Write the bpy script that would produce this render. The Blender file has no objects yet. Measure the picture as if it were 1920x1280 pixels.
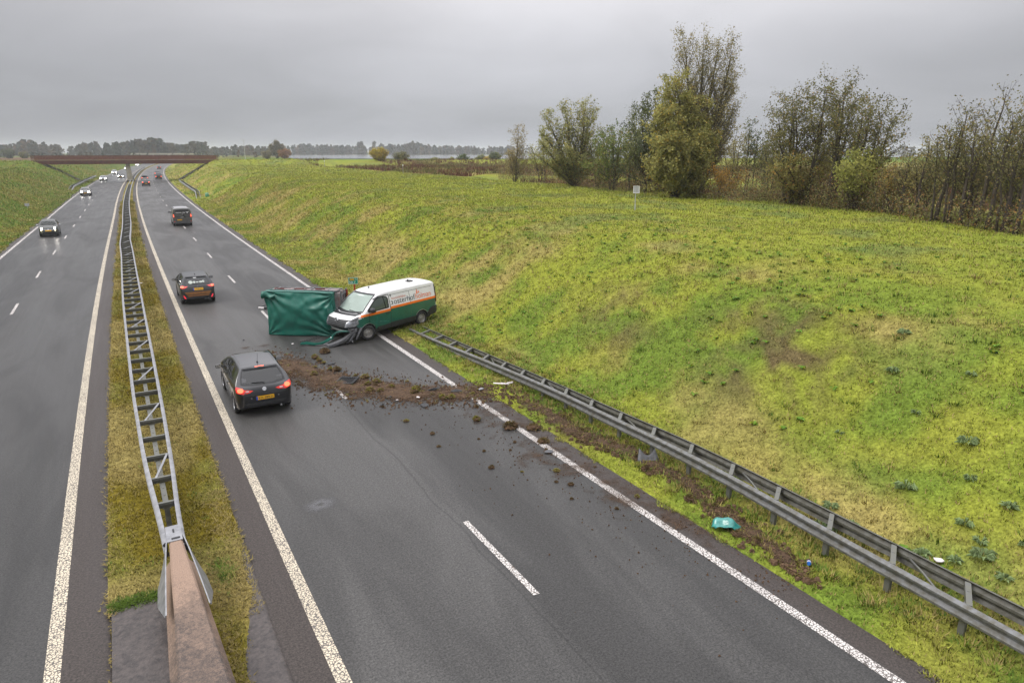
import bpy, bmesh, math, random
import numpy as np
from mathutils import Vector, Matrix
from mathutils.bvhtree import BVHTree
from mathutils.geometry import delaunay_2d_cdt

random.seed(7)
RNG = np.random.default_rng(11)
S = bpy.context.scene
COL = S.collection
R = math.radians

# ------------------------------------------------------------------ camera
CAMH = 7.9
cam_d = bpy.data.cameras.new('camera')
cam_d.lens = 24.0
cam_d.sensor_width = 36.0
cam_d.clip_start = 0.1
cam_d.clip_end = 8000
cam = bpy.data.objects.new('camera', cam_d)
COL.objects.link(cam)
cam.location = (0, 0, CAMH)
cam.rotation_euler = (R(90 - 15.5), 0, R(-30.0))
S.camera = cam

# ------------------------------------------------------------------ sky
SUN_EL, SUN_AZ = 48.0, -75.0          # azimuth measured clockwise from +Y
W = bpy.data.worlds.new('World')
S.world = W
W.use_nodes = True
nt = W.node_tree
for n in list(nt.nodes):
    nt.nodes.remove(n)
def wn(t, **k):
    n = nt.nodes.new(t)
    for a, b in k.items():
        setattr(n, a, b)
    return n
def wmath(op, a, b=None, c=None):
    n = wn('ShaderNodeMath', operation=op)
    for i, v in enumerate((a, b, c)):
        if v is None:
            continue
        if isinstance(v, (int, float)):
            n.inputs[i].default_value = v
        else:
            nt.links.new(v, n.inputs[i])
    return n.outputs[0]
sky = wn('ShaderNodeTexSky', sky_type='NISHITA')
sky.sun_disc = False
sky.sun_elevation = R(SUN_EL)
sky.sun_rotation = R(SUN_AZ)
sky.air_density = 1.0
sky.dust_density = 3.0
tc = wn('ShaderNodeTexCoord')
sep = wn('ShaderNodeSeparateXYZ')
nt.links.new(tc.outputs['Generated'], sep.inputs[0])
zz = wmath('MAXIMUM', sep.outputs[2], 0.0)
# overcast: cloud deck seen in perspective
den = wmath('ADD', zz, 0.22)
px = wmath('DIVIDE', sep.outputs[0], den)
py = wmath('DIVIDE', sep.outputs[1], den)
cmb = wn('ShaderNodeCombineXYZ')
nt.links.new(px, cmb.inputs[0]); nt.links.new(py, cmb.inputs[1])
nz = wn('ShaderNodeTexNoise')
nz.inputs['Scale'].default_value = 1.1
nz.inputs['Detail'].default_value = 6
nz.inputs['Roughness'].default_value = 0.52
nz.inputs['Distortion'].default_value = 0.5
nt.links.new(cmb.outputs[0], nz.inputs['Vector'])
# the sky is set brighter over the middle distance, away from the sun
glow_dir = Vector((math.sin(R(36)) * math.cos(R(20)), math.cos(R(36)) * math.cos(R(20)), math.sin(R(20))))
dot = wn('ShaderNodeVectorMath', operation='DOT_PRODUCT')
nt.links.new(tc.outputs['Generated'], dot.inputs[0])
dot.inputs[1].default_value = glow_dir
glow = wmath('POWER', wmath('MAXIMUM', dot.outputs['Value'], 0.0), 9.0)
grad = wmath('ADD', wmath('MULTIPLY', wmath('POWER', zz, 1.6), 5.7), 0.82)
cl = wmath('ADD', wmath('MULTIPLY', wmath('SUBTRACT', nz.outputs[0], 0.5), 0.5), 1.0)
lum = wmath('MULTIPLY', wmath('MULTIPLY', grad, cl), wmath('ADD', wmath('MULTIPLY', glow, 0.36), 0.54))
tint = wn('ShaderNodeMix', data_type='RGBA')
tint.inputs['A'].default_value = (5.75, 5.95, 6.55, 1)
tint.inputs['B'].default_value = (6.3, 6.2, 6.45, 1)
nt.links.new(wmath('MINIMUM', wmath('MULTIPLY', zz, 5.0), 1.0), tint.inputs['Factor'])
vs = wn('ShaderNodeVectorMath', operation='SCALE')
nt.links.new(tint.outputs['Result'], vs.inputs[0])
nt.links.new(lum, vs.inputs['Scale'])
mixs = wn('ShaderNodeMix', data_type='RGBA')
mixs.inputs['Factor'].default_value = 0.94
nt.links.new(sky.outputs[0], mixs.inputs['A'])
nt.links.new(vs.outputs[0], mixs.inputs['B'])
bg = wn('ShaderNodeBackground')
bg.inputs['Strength'].default_value = 0.1
nt.links.new(mixs.outputs['Result'], bg.inputs['Color'])
wo = wn('ShaderNodeOutputWorld')
nt.links.new(bg.outputs[0], wo.inputs[0])

# ------------------------------------------------------------------ sun behind cloud
sun_d = bpy.data.lights.new('sun', 'SUN')
sun_d.energy = 1.5
sun_d.angle = R(25)
sun_d.color = (1.0, 0.96, 0.9)
sun = bpy.data.objects.new('sun', sun_d)
COL.objects.link(sun)
sd = Vector((math.sin(R(SUN_AZ)) * math.cos(R(SUN_EL)), math.cos(R(SUN_AZ)) * math.cos(R(SUN_EL)), math.sin(R(SUN_EL))))
sun.rotation_euler = sd.to_track_quat('Z', 'Y').to_euler()
sun.location = (0, 0, 60)

S.view_settings.view_transform = 'Standard'
S.view_settings.look = 'None'
S.view_settings.exposure = 0.32
S.view_settings.gamma = 1.0
S.view_settings.use_curve_mapping = False
S.render.engine = 'CYCLES'
S.cycles.max_bounces = 8
S.cycles.transparent_max_bounces = 16
S.cycles.volume_bounces = 1
S.cycles.use_denoising = True

# ================================================================== helpers
def lk(o, parent=None, **props):
    COL.objects.link(o)
    if parent is not None:
        o.parent = parent
    for k, v in props.items():
        o[k] = v
    return o

def mesh_np(name, verts, faces, mat=None, smooth=False, sharp=None):
    me = bpy.data.meshes.new(name)
    me.from_pydata([tuple(v) for v in verts], [], [tuple(f) for f in faces])
    if mat is not None:
        if isinstance(mat, (list, tuple)):
            for m in mat: me.materials.append(m)
        else:
            me.materials.append(mat)
    if smooth:
        me.polygons.foreach_set('use_smooth', [True] * len(me.polygons))
        if sharp is not None:
            me.set_sharp_from_angle(angle=R(sharp))
    me.update()
    return me

def ob(name, me, parent=None, loc=None, rot=None, **props):
    o = bpy.data.objects.new(name, me)
    if loc is not None: o.location = loc
    if rot is not None: o.rotation_euler = rot
    return lk(o, parent, **props)

def empty(name, loc=(0, 0, 0), rot=(0, 0, 0), **props):
    o = bpy.data.objects.new(name, None)
    o.empty_display_size = 0.3
    o.location = loc
    o.rotation_euler = rot
    return lk(o, None, **props)

def copy_tree(o, parent=None):
    c = o.copy()
    COL.objects.link(c)
    if parent is not None:
        c.parent = parent
    for ch in list(o.children):
        copy_tree(ch, c)
    return c

class MB:
    """collects simple shapes into one mesh"""
    def __init__(s):
        s.v = []; s.f = []; s.m = []; s.cur = 0
    def add(s, vs, fs):
        b = len(s.v)
        s.v += [tuple(v) for v in vs]
        s.f += [tuple(b + i for i in f) for f in fs]
        s.m += [s.cur] * len(fs)
        return s
    def box(s, c, d, rot=None, taper=1.0):
        hx, hy, hz = d[0] / 2, d[1] / 2, d[2] / 2
        vs = []
        for z in (-1, 1):
            t = taper if z > 0 else 1
            for x, y in ((-1, -1), (1, -1), (1, 1), (-1, 1)):
                p = Vector((x * hx * t, y * hy * t, z * hz))
                if rot is not None: p = rot @ p
                vs.append(p + Vector(c))
        s.add(vs, [(3, 2, 1, 0), (4, 5, 6, 7), (0, 1, 5, 4), (1, 2, 6, 5), (2, 3, 7, 6), (3, 0, 4, 7)])
        return s
    def bar(s, a, b, w, h, up=(0, 0, 1)):
        a, b = Vector(a), Vector(b)
        d = (b - a); L = d.length
        if L < 1e-6: return s
        d.normalize()
        u = Vector(up)
        x = d.cross(u)
        if x.length < 1e-4: x = d.cross(Vector((0, 1, 0)))
        x.normalize(); z = x.cross(d).normalized()
        vs = []
        for p in (a, b):
            for i, j in ((-1, -1), (1, -1), (1, 1), (-1, 1)):
                vs.append(p + x * (i * w / 2) + z * (j * h / 2))
        s.add(vs, [(3, 2, 1, 0), (4, 5, 6, 7), (0, 1, 5, 4), (1, 2, 6, 5), (2, 3, 7, 6), (3, 0, 4, 7)])
        return s
    def tube(s, pts, rad, n=6, cap=True):
        pts = [Vector(p) for p in pts]
        if not hasattr(rad, '__len__'): rad = [rad] * len(pts)
        vs = []; fs = []
        x = None
        for i, p in enumerate(pts):
            d = (pts[min(i + 1, len(pts) - 1)] - pts[max(i - 1, 0)])
            if d.length < 1e-9: d = Vector((0, 0, 1))
            d.normalize()
            if x is None:
                x = d.orthogonal().normalized()
            else:
                x = (x - d * x.dot(d))
                x = x.normalized() if x.length > 1e-6 else d.orthogonal().normalized()
            y = d.cross(x)
            for k in range(n):
                a = 2 * math.pi * k / n
                vs.append(p + (x * math.cos(a) + y * math.sin(a)) * rad[i])
        for i in range(len(pts) - 1):
            for k in range(n):
                k2 = (k + 1) % n
                fs.append((i * n + k, i * n + k2, (i + 1) * n + k2, (i + 1) * n + k))
        if cap:
            fs.append(tuple(range(n - 1, -1, -1)))
            b = (len(pts) - 1) * n
            fs.append(tuple(b + k for k in range(n)))
        s.add(vs, fs)
        return s
    def lathe(s, prof, axis_pt=(0, 0, 0), n=20, ax='x', closed=True):
        """prof = [(along, radius)]"""
        vs = []; fs = []
        for a, r in prof:
            for k in range(n):
                t = 2 * math.pi * k / n
                if ax == 'x': p = (a, r * math.cos(t), r * math.sin(t))
                elif ax == 'z': p = (r * math.cos(t), r * math.sin(t), a)
                else: p = (r * math.cos(t), a, r * math.sin(t))
                vs.append(Vector(p) + Vector(axis_pt))
        for i in range(len(prof) - 1):
            for k in range(n):
                k2 = (k + 1) % n
                fs.append((i * n + k, (i + 1) * n + k, (i + 1) * n + k2, i * n + k2))
        if closed:
            fs.append(tuple(range(n)))
            b = (len(prof) - 1) * n
            fs.append(tuple(b + k for k in range(n - 1, -1, -1)))
        s.add(vs, fs)
        return s
    def mesh(s, name, mat, smooth=False, sharp=None):
        me = mesh_np(name, s.v, s.f, mat, smooth, sharp)
        if isinstance(mat, (list, tuple)):
            me.polygons.foreach_set('material_index', s.m)
        return me
    def build(s, name, mat, parent=None, smooth=False, sharp=None, **props):
        return ob(name, s.mesh(name, mat, smooth, sharp), parent, **props)

def _h(ix, iy, seed):
    n = (ix * 374761393 + iy * 668265263 + seed * 1442695041) & 0xffffffff
    n = ((n ^ (n >> 13)) * 1274126177) & 0xffffffff
    return ((n ^ (n >> 16)) & 0xffff) / 65535.0
def vn(x, y, seed=0):
    """smooth value noise 0..1 (numpy)"""
    x = np.asarray(x, float); y = np.asarray(y, float)
    ix = np.floor(x).astype(np.int64); iy = np.floor(y).astype(np.int64)
    fx = x - ix; fy = y - iy
    fx = fx * fx * (3 - 2 * fx); fy = fy * fy * (3 - 2 * fy)
    a = _h(ix, iy, seed); b = _h(ix + 1, iy, seed); c_ = _h(ix, iy + 1, seed); d = _h(ix + 1, iy + 1, seed)
    return (a * (1 - fx) + b * fx) * (1 - fy) + (c_ * (1 - fx) + d * fx) * fy
def fbm(x, y, seed=0, o=3):
    t = 0; w = 0; a = 1.0
    for i in range(o):
        t = t + a * vn(np.asarray(x) * 2 ** i, np.asarray(y) * 2 ** i, seed + i * 17); w += a; a *= 0.5
    return t / w
def sst(a, b, x):
    t = np.clip((np.asarray(x, float) - a) / (b - a), 0, 1)
    return t * t * (3 - 2 * t)

# ------------------------------------------------------------------ materials
def nodes_of(m):
    m.use_nodes = True
    t = m.node_tree
    return t, t.nodes['Principled BSDF']
def pmat(name, col, rough=0.6, metal=0.0, var=0.0, scale=8.0, bump=0.0, coat=0.0, spec=None, emit=None, es=0.0, col2=None, alpha=None):
    m = bpy.data.materials.new(name)
    t, b = nodes_of(m)
    c = (*col, 1)
    b.inputs['Base Color'].default_value = c
    b.inputs['Roughness'].default_value = rough
    b.inputs['Metallic'].default_value = metal
    if coat: b.inputs['Coat Weight'].default_value = coat; b.inputs['Coat Roughness'].default_value = 0.05
    if spec is not None: b.inputs['Specular IOR Level'].default_value = spec
    if emit:
        b.inputs['Emission Color'].default_value = (*emit, 1)
        b.inputs['Emission Strength'].default_value = es
    if var or bump or col2:
        tcn = t.nodes.new('ShaderNodeTexCoord')
        n = t.nodes.new('ShaderNodeTexNoise')
        n.inputs['Scale'].default_value = scale
        n.inputs['Detail'].default_value = 6
        n.inputs['Roughness'].default_value = 0.65
        t.links.new(tcn.outputs['Object'], n.inputs['Vector'])
        if var or col2:
            mx = t.nodes.new('ShaderNodeMix'); mx.data_type = 'RGBA'
            mx.inputs['A'].default_value = tuple(max(0, x * (1 - var)) for x in col) + (1,)
            mx.inputs['B'].default_value = (*(col2 if col2 else [min(1, x * (1 + var)) for x in col]), 1)
            rp = t.nodes.new('ShaderNodeMapRange')
            rp.inputs[1].default_value = 0.35; rp.inputs[2].default_value = 0.65
            t.links.new(n.outputs[0], rp.inputs[0])
            t.links.new(rp.outputs[0], mx.inputs['Factor'])
            t.links.new(mx.outputs['Result'], b.inputs['Base Color'])
        if bump:
            bp = t.nodes.new('ShaderNodeBump')
            bp.inputs['Strength'].default_value = bump
            bp.inputs['Distance'].default_value = 0.02
            t.links.new(n.outputs[0], bp.inputs['Height'])
            t.links.new(bp.outputs[0], b.inputs['Normal'])
    return m

def leaf_mat(name, rough=0.6, trans=0.3):
    """vegetation: colour of each blade or leaf from its own attribute"""
    m = bpy.data.materials.new(name)
    t, b = nodes_of(m)
    a = t.nodes.new('ShaderNodeAttribute'); a.attribute_name = 'col'
    t.links.new(a.outputs['Color'], b.inputs['Base Color'])
    b.inputs['Roughness'].default_value = rough
    b.inputs['Specular IOR Level'].default_value = 0.08
    tr = t.nodes.new('ShaderNodeBsdfTranslucent')
    t.links.new(a.outputs['Color'], tr.inputs['Color'])
    mx = t.nodes.new('ShaderNodeMixShader'); mx.inputs[0].default_value = trans
    t.links.new(b.outputs[0], mx.inputs[1]); t.links.new(tr.outputs[0], mx.inputs[2])
    t.links.new(mx.outputs[0], t.nodes['Material Output'].inputs['Surface'])
    return m

def glass_mat(name, tint=(0.35, 0.4, 0.38), body=(0.02, 0.022, 0.022), solid=0.25):
    m = bpy.data.materials.new(name)
    t, b = nodes_of(m)
    b.inputs['Base Color'].default_value = (*body, 1)
    b.inputs['Roughness'].default_value = 0.03
    b.inputs['Specular IOR Level'].default_value = 0.6
    tp = t.nodes.new('ShaderNodeBsdfTransparent'); tp.inputs[0].default_value = (*tint, 1)
    gl = t.nodes.new('ShaderNodeBsdfGlossy'); gl.inputs['Roughness'].default_value = 0.03
    fr = t.nodes.new('ShaderNodeFresnel'); fr.inputs[0].default_value = 1.5
    m1 = t.nodes.new('ShaderNodeMixShader'); m1.inputs[0].default_value = solid
    t.links.new(tp.outputs[0], m1.inputs[1]); t.links.new(b.outputs[0], m1.inputs[2])
    m2 = t.nodes.new('ShaderNodeMixShader')
    t.links.new(fr.outputs[0], m2.inputs[0]); t.links.new(m1.outputs[0], m2.inputs[1]); t.links.new(gl.outputs[0], m2.inputs[2])
    t.links.new(m2.outputs[0], t.nodes['Material Output'].inputs['Surface'])
    return m

M = {}
M['galv'] = pmat('galvanised_steel', (0.31, 0.315, 0.33), 0.45, 0.55, var=0.22, scale=5)
M['galv_dirty'] = pmat('weathered_galvanised_steel', (0.20, 0.205, 0.20), 0.55, 0.3, var=0.3, scale=6, col2=(0.15, 0.15, 0.12))
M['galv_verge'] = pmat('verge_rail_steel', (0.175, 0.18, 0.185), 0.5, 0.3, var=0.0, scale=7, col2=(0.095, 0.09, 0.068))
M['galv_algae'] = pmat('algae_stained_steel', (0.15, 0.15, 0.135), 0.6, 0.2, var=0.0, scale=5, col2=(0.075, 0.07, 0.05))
M['galv_dark'] = pmat('dull_zinc', (0.16, 0.165, 0.17), 0.55, 0.3, var=0.3, scale=7)
def concrete_mat():
    m = bpy.data.materials.new('stained_concrete')
    t, b = nodes_of(m)
    g = t.nodes.new('ShaderNodeNewGeometry')
    def noise(sc, det, r):
        n = t.nodes.new('ShaderNodeTexNoise'); n.inputs['Scale'].default_value = sc; n.inputs['Detail'].default_value = det; n.inputs['Roughness'].default_value = r
        t.links.new(g.outputs['Position'], n.inputs['Vector']); return n.outputs[0]
    def mr(x, a0, a1, b0, b1):
        r = t.nodes.new('ShaderNodeMapRange')
        for i, v in enumerate((a0, a1, b0, b1)): r.inputs[1 + i].default_value = v
        t.links.new(x, r.inputs[0]); return r.outputs[0]
    big, fine, grit = noise(1.1, 5, .6), noise(17, 6, .75), noise(60, 3, .7)
    sp = t.nodes.new('ShaderNodeSeparateXYZ'); t.links.new(g.outputs['Position'], sp.inputs[0])
    # lichen-dark stretch away from the steel end
    ad = t.nodes.new('ShaderNodeMath'); ad.operation = 'ADD'; t.links.new(mr(sp.outputs[1], 9.0, 12.2, .42, -.22), ad.inputs[0]); t.links.new(big, ad.inputs[1])
    a2 = t.nodes.new('ShaderNodeMath'); a2.operation = 'ADD'; t.links.new(mr(ad.outputs[0], .35, .75, -.15, .75), a2.inputs[0]); t.links.new(mr(fine, .3, .7, -.35, .45), a2.inputs[1])
    mx = t.nodes.new('ShaderNodeMix'); mx.data_type = 'RGBA'
    mx.inputs['A'].default_value = (.29, .205, .155, 1); mx.inputs['B'].default_value = (.085, .072, .066, 1)
    t.links.new(a2.outputs[0], mx.inputs['Factor'])
    v = t.nodes.new('ShaderNodeVectorMath'); v.operation = 'SCALE'; t.links.new(mx.outputs['Result'], v.inputs[0]); t.links.new(mr(grit, .3, .7, .65, 1.3), v.inputs['Scale'])
    t.links.new(v.outputs[0], b.inputs['Base Color'])
    b.inputs['Roughness'].default_value = .9; b.inputs['Specular IOR Level'].default_value = .2
    bp = t.nodes.new('ShaderNodeBump'); bp.inputs['Strength'].default_value = .6; bp.inputs['Distance'].default_value = .01
    t.links.new(fine, bp.inputs['Height']); t.links.new(bp.outputs[0], b.inputs['Normal'])
    return m
M['concrete'] = concrete_mat()
M['concrete_pier'] = pmat('pier_concrete', (0.36, 0.33, 0.26), 0.85, var=0.2, scale=1.2, bump=0.2)
M['rust'] = pmat('weathering_steel', (0.085, 0.026, 0.016), 0.7, 0.0, var=0.3, scale=1.5)
M['rust_rail'] = pmat('weathering_steel_rail', (0.14, 0.052, 0.036), 0.7, 0.0, var=0.3, scale=2)
M['stone_dark'] = pmat('abutment_stone', (0.05, 0.047, 0.042), 0.9, var=0.4, scale=3, bump=0.5)
M['rubber'] = pmat('tyre_rubber', (0.022, 0.022, 0.023), 0.8, var=0.2, scale=20)
M['alloy'] = pmat('alloy', (0.42, 0.43, 0.45), 0.35, 0.7, var=0.15, scale=6)
M['steelwheel'] = pmat('grey_wheel_cover', (0.30, 0.29, 0.27), 0.5, 0.3, var=0.25, scale=9)
M['blackplastic'] = pmat('black_plastic', (0.022, 0.023, 0.025), 0.55, var=0.25, scale=12, bump=0.05)
M['greyplastic'] = pmat('scuffed_grey_plastic', (0.075, 0.077, 0.082), 0.6, var=0.35, scale=10, bump=0.1)
M['interior'] = pmat('cabin_trim', (0.07, 0.072, 0.072), 0.8, var=0.2, scale=9)
M['seat'] = pmat('seat_fabric', (0.09, 0.092, 0.095), 0.9, var=0.3, scale=20)
M['glass'] = glass_mat('tinted_glass', (0.22, 0.25, 0.24), solid=0.35)
M['glass_clear'] = glass_mat('windscreen_glass', (0.72, 0.80, 0.76), solid=0.03)
M['glass_side'] = glass_mat('side_window_glass', (0.50, 0.56, 0.52), solid=0.12)
M['black_paint'] = pmat('black_car_paint', (0.005, 0.006, 0.009), 0.3, 0.0, coat=1.0, spec=.45, var=0.15, scale=3)
M['dark_paint'] = pmat('anthracite_car_paint', (0.030, 0.032, 0.034), 0.32, 0.0, coat=.35, spec=.35, var=0.12, scale=3)
M['grey_paint'] = pmat('grey_car_paint', (0.085, 0.085, 0.078), 0.35, 0.2, coat=0.8, var=0.12, scale=3)
M['olive_paint'] = pmat('grey_green_car_paint', (0.030, 0.034, 0.028), 0.3, 0.1, coat=.6, var=0.12, scale=3)
M['silver_paint'] = pmat('silver_car_paint', (0.33, 0.34, 0.36), 0.35, 0.5, coat=0.8, var=0.1, scale=3)
M['white_paint'] = pmat('white_van_paint', (0.70, 0.70, 0.70), 0.35, 0.0, coat=0.6, var=0.05, scale=2)
M['copper_tone'] = pmat('copper_bumper_tone', (0.30, 0.13, 0.04), 0.35, 0.35, coat=0.8, var=0.25, scale=5)
M['green_paint'] = pmat('dark_green_van_paint', (0.003, 0.105, 0.075), 0.3, 0.0, coat=0.9, var=0.15, scale=2.5)
M['orange'] = pmat('orange_film', (0.78, 0.16, 0.012), 0.4, var=0.06, scale=4)
M['ink_dark'] = pmat('dark_lettering', (0.03, 0.04, 0.05), 0.5, var=0.2, scale=9)
M['ink_orange'] = pmat('orange_lettering', (0.72, 0.15, 0.05), 0.5, var=0.1, scale=9)
M['ink_red'] = pmat('red_lettering', (0.55, 0.14, 0.09), 0.5, var=0.1, scale=9)
M['ink_white'] = pmat('white_lettering', (0.75, 0.75, 0.75), 0.5, var=0.05, scale=9)
M['chrome'] = pmat('chrome', (0.6, 0.61, 0.62), 0.15, 1.0, var=0.05, scale=9)
M['plate'] = pmat('yellow_number_plate', (0.72, 0.38, 0.012), 0.4, var=0.08, scale=6)
M['plate_blue'] = pmat('blue_plate_strip', (0.01, 0.06, 0.45), 0.4, var=0.1, scale=6)
M['lens_smoked'] = pmat('scuffed_lamp_lens', (0.24, 0.25, 0.27), 0.2, 0.1, coat=.6, var=0.5, scale=11)
M['lens_red'] = pmat('red_lamp_lens', (0.35, 0.012, 0.01), 0.15, coat=1.0, var=0.15, scale=14, emit=(1.0, 0.03, 0.01), es=0.35)
M['lens_lit'] = pmat('lit_tail_lamp', (0.6, 0.06, 0.03), 0.2, var=0.1, scale=14, emit=(1.0, 0.12, 0.05), es=2.6)
M['lens_white'] = pmat('headlamp_lens', (0.55, 0.57, 0.6), 0.08, 0.2, coat=1.0, var=0.3, scale=16)
M['lamp_lit'] = pmat('lit_headlamp', (0.9, 0.9, 0.9), 0.2, var=0.05, scale=9, emit=(1.0, 0.93, 0.85), es=85.0)
M['lamp_far'] = pmat('lit_far_headlamp', (0.9, 0.9, 0.9), 0.2, var=0.05, scale=9, emit=(1.0, 0.95, 0.90), es=50.0)
M['lamp_fog'] = pmat('lit_lower_lamp', (0.9, 0.85, 0.6), 0.2, var=0.05, scale=9, emit=(1.0, 0.86, 0.55), es=6.0)
M['tarp'] = pmat('green_tarpaulin', (0.008, 0.115, 0.084), 0.42, var=0.18, scale=2.2, bump=0.15)
M['trailer_metal'] = pmat('trailer_boards', (0.25, 0.24, 0.24), 0.6, 0.3, var=0.0, scale=3.5, col2=(0.17, 0.10, 0.09))
M['paper'] = pmat('paper', (0.7, 0.72, 0.68), 0.8, var=0.05)
M['vest'] = pmat('yellow_vest', (0.62, 0.66, 0.08), 0.8, var=0.15, scale=20)
M['sign_green'] = pmat('green_sign_face', (0.0, 0.25, 0.15), 0.4, var=0.05)
M['sign_yellow'] = pmat('yellow_sign_face', (0.75, 0.42, 0.01), 0.4, var=0.05)
M['post_red'] = pmat('red_post', (0.32, 0.03, 0.012), 0.5, var=0.1)
M['post_grey'] = pmat('grey_post', (0.42, 0.43, 0.42), 0.5, 0.3, var=0.15)
M['sign_grey'] = pmat('sign_back', (0.46, 0.46, 0.50), 0.5, 0.3, var=0.15, scale=4)
M['sign_white'] = pmat('white_sign_edge', (0.75, 0.75, 0.75), 0.5, var=0.05)
M['teal'] = pmat('torn_green_plastic', (0.01, 0.15, 0.13), 0.3, var=0.0, scale=9, col2=(0.05, 0.30, 0.27), coat=0.5)
M['bark'] = pmat('bark', (0.055, 0.043, 0.032), 0.9, var=0.35, scale=6, bump=0.4)
M['bark_grey'] = pmat('grey_bark', (0.085, 0.075, 0.055), 0.9, var=0.3, scale=6, bump=0.3)
M['soil'] = pmat('torn_soil', (0.098, 0.062, 0.038), 0.95, spec=.1, var=0.45, scale=14, bump=0.9)
M['leaf'] = leaf_mat('leaves', .6, .45)
M['blade'] = leaf_mat('grass_blades', 0.65, 0.25)
M['litter_white'] = pmat('white_litter', (0.66, 0.62, 0.62), 0.6, var=0.15, scale=20)
M['litter_blue'] = pmat('blue_litter', (0.02, 0.13, 0.5), 0.5, var=0.15, scale=20)

# ================================================================== road geometry
def cy(y):
    y = np.asarray(y, float)
    return np.where(y < 600, y * y / 9500.0, 600 * 600 / 9500.0 + (y - 600) * (1200 / 9500.0))
def cslope(y):
    return min(y, 600) * 2 / 9500.0
def dl(y):
    return 0.85 * sst(8, 112, y)
def rx(u, y):
    """world x of lateral station u on the road at station y"""
    u = np.asarray(u, float)
    return u + cy(y) + dl(y) * np.clip((1.38 - u) / 2.38, 0, 1)
RL0, RR0 = 1.38, 10.30        # right carriageway asphalt
LL0, LR0 = -9.60, -1.0        # left carriageway asphalt
PROF_U = [-26, -22, -20, -18, -16, -13, -11.7, -10.4, -9.6, 10.3, 11.5, 12.8, 14, 17, 19, 21, 24, 28]
PROF_Z = [4.2, 4.18, 4.0, 3.55, 2.55, .65, .12, .05, .02, .02, .05, .14, .65, 2.55, 3.55, 4.0, 4.18, 4.2]
_pu = np.arange(-30, 30.01, 0.1)
_pz = np.interp(_pu, PROF_U, PROF_Z)
_k = np.ones(13) / 13
_pz2 = np.convolve(np.pad(_pz, 6, mode='edge'), _k, 'valid')
_pz2 = np.where((_pu > -10.2) & (_pu < 10.9), _pz, _pz2)
YB = 220.0
def zprof(u, y):
    u = np.asarray(u, float); y = np.asarray(y, float)
    z = np.interp(u, _pu, _pz2)
    off = np.abs(u)
    lumps = (fbm(u / 3.0, y / 5.0, 3, 3) - 0.5) * 0.45 + (fbm(u / 0.7, y / 0.9, 8, 2) - 0.5) * 0.10
    z = z + lumps * sst(11.5, 15, off) * (1 - sst(60, 140, off))
    z = z + (fbm(u / 0.35, y / 0.4, 21, 2) - 0.5) * 0.05 * sst(10.3, 10.8, off)
    z = z + (fbm(u / 9.0, y / 16.0, 31, 2) - 0.5) * 0.35 * sst(20, 26, off) * (1 - sst(60, 140, off))
    # ramps of the crossing road
    z = z + 1.45 * np.exp(-((y - YB) / 11.0) ** 2) * sst(17.5, 23, off)
    z = z - 0.34 * sst(50, 100, off) - 0.1 * sst(42, 48, u) * (1 - sst(60, 200, off))
    return z
def uof(x, y):
    x = np.asarray(x, float)
    u = x - cy(y)
    return np.where(u > 1.38, u, np.where(u < -1, u - dl(y), u - dl(y) * np.clip((1.38 - u) / 2.38, 0, 1)))
def gz(x, y):
    u = uof(x, y)
    med = (u > LR0) & (u < RL0)
    z = zprof(u, y)
    return float(np.where(med, 0.03, np.where((u > -9.6) & (u < 10.3), 0.0, z)))

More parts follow.
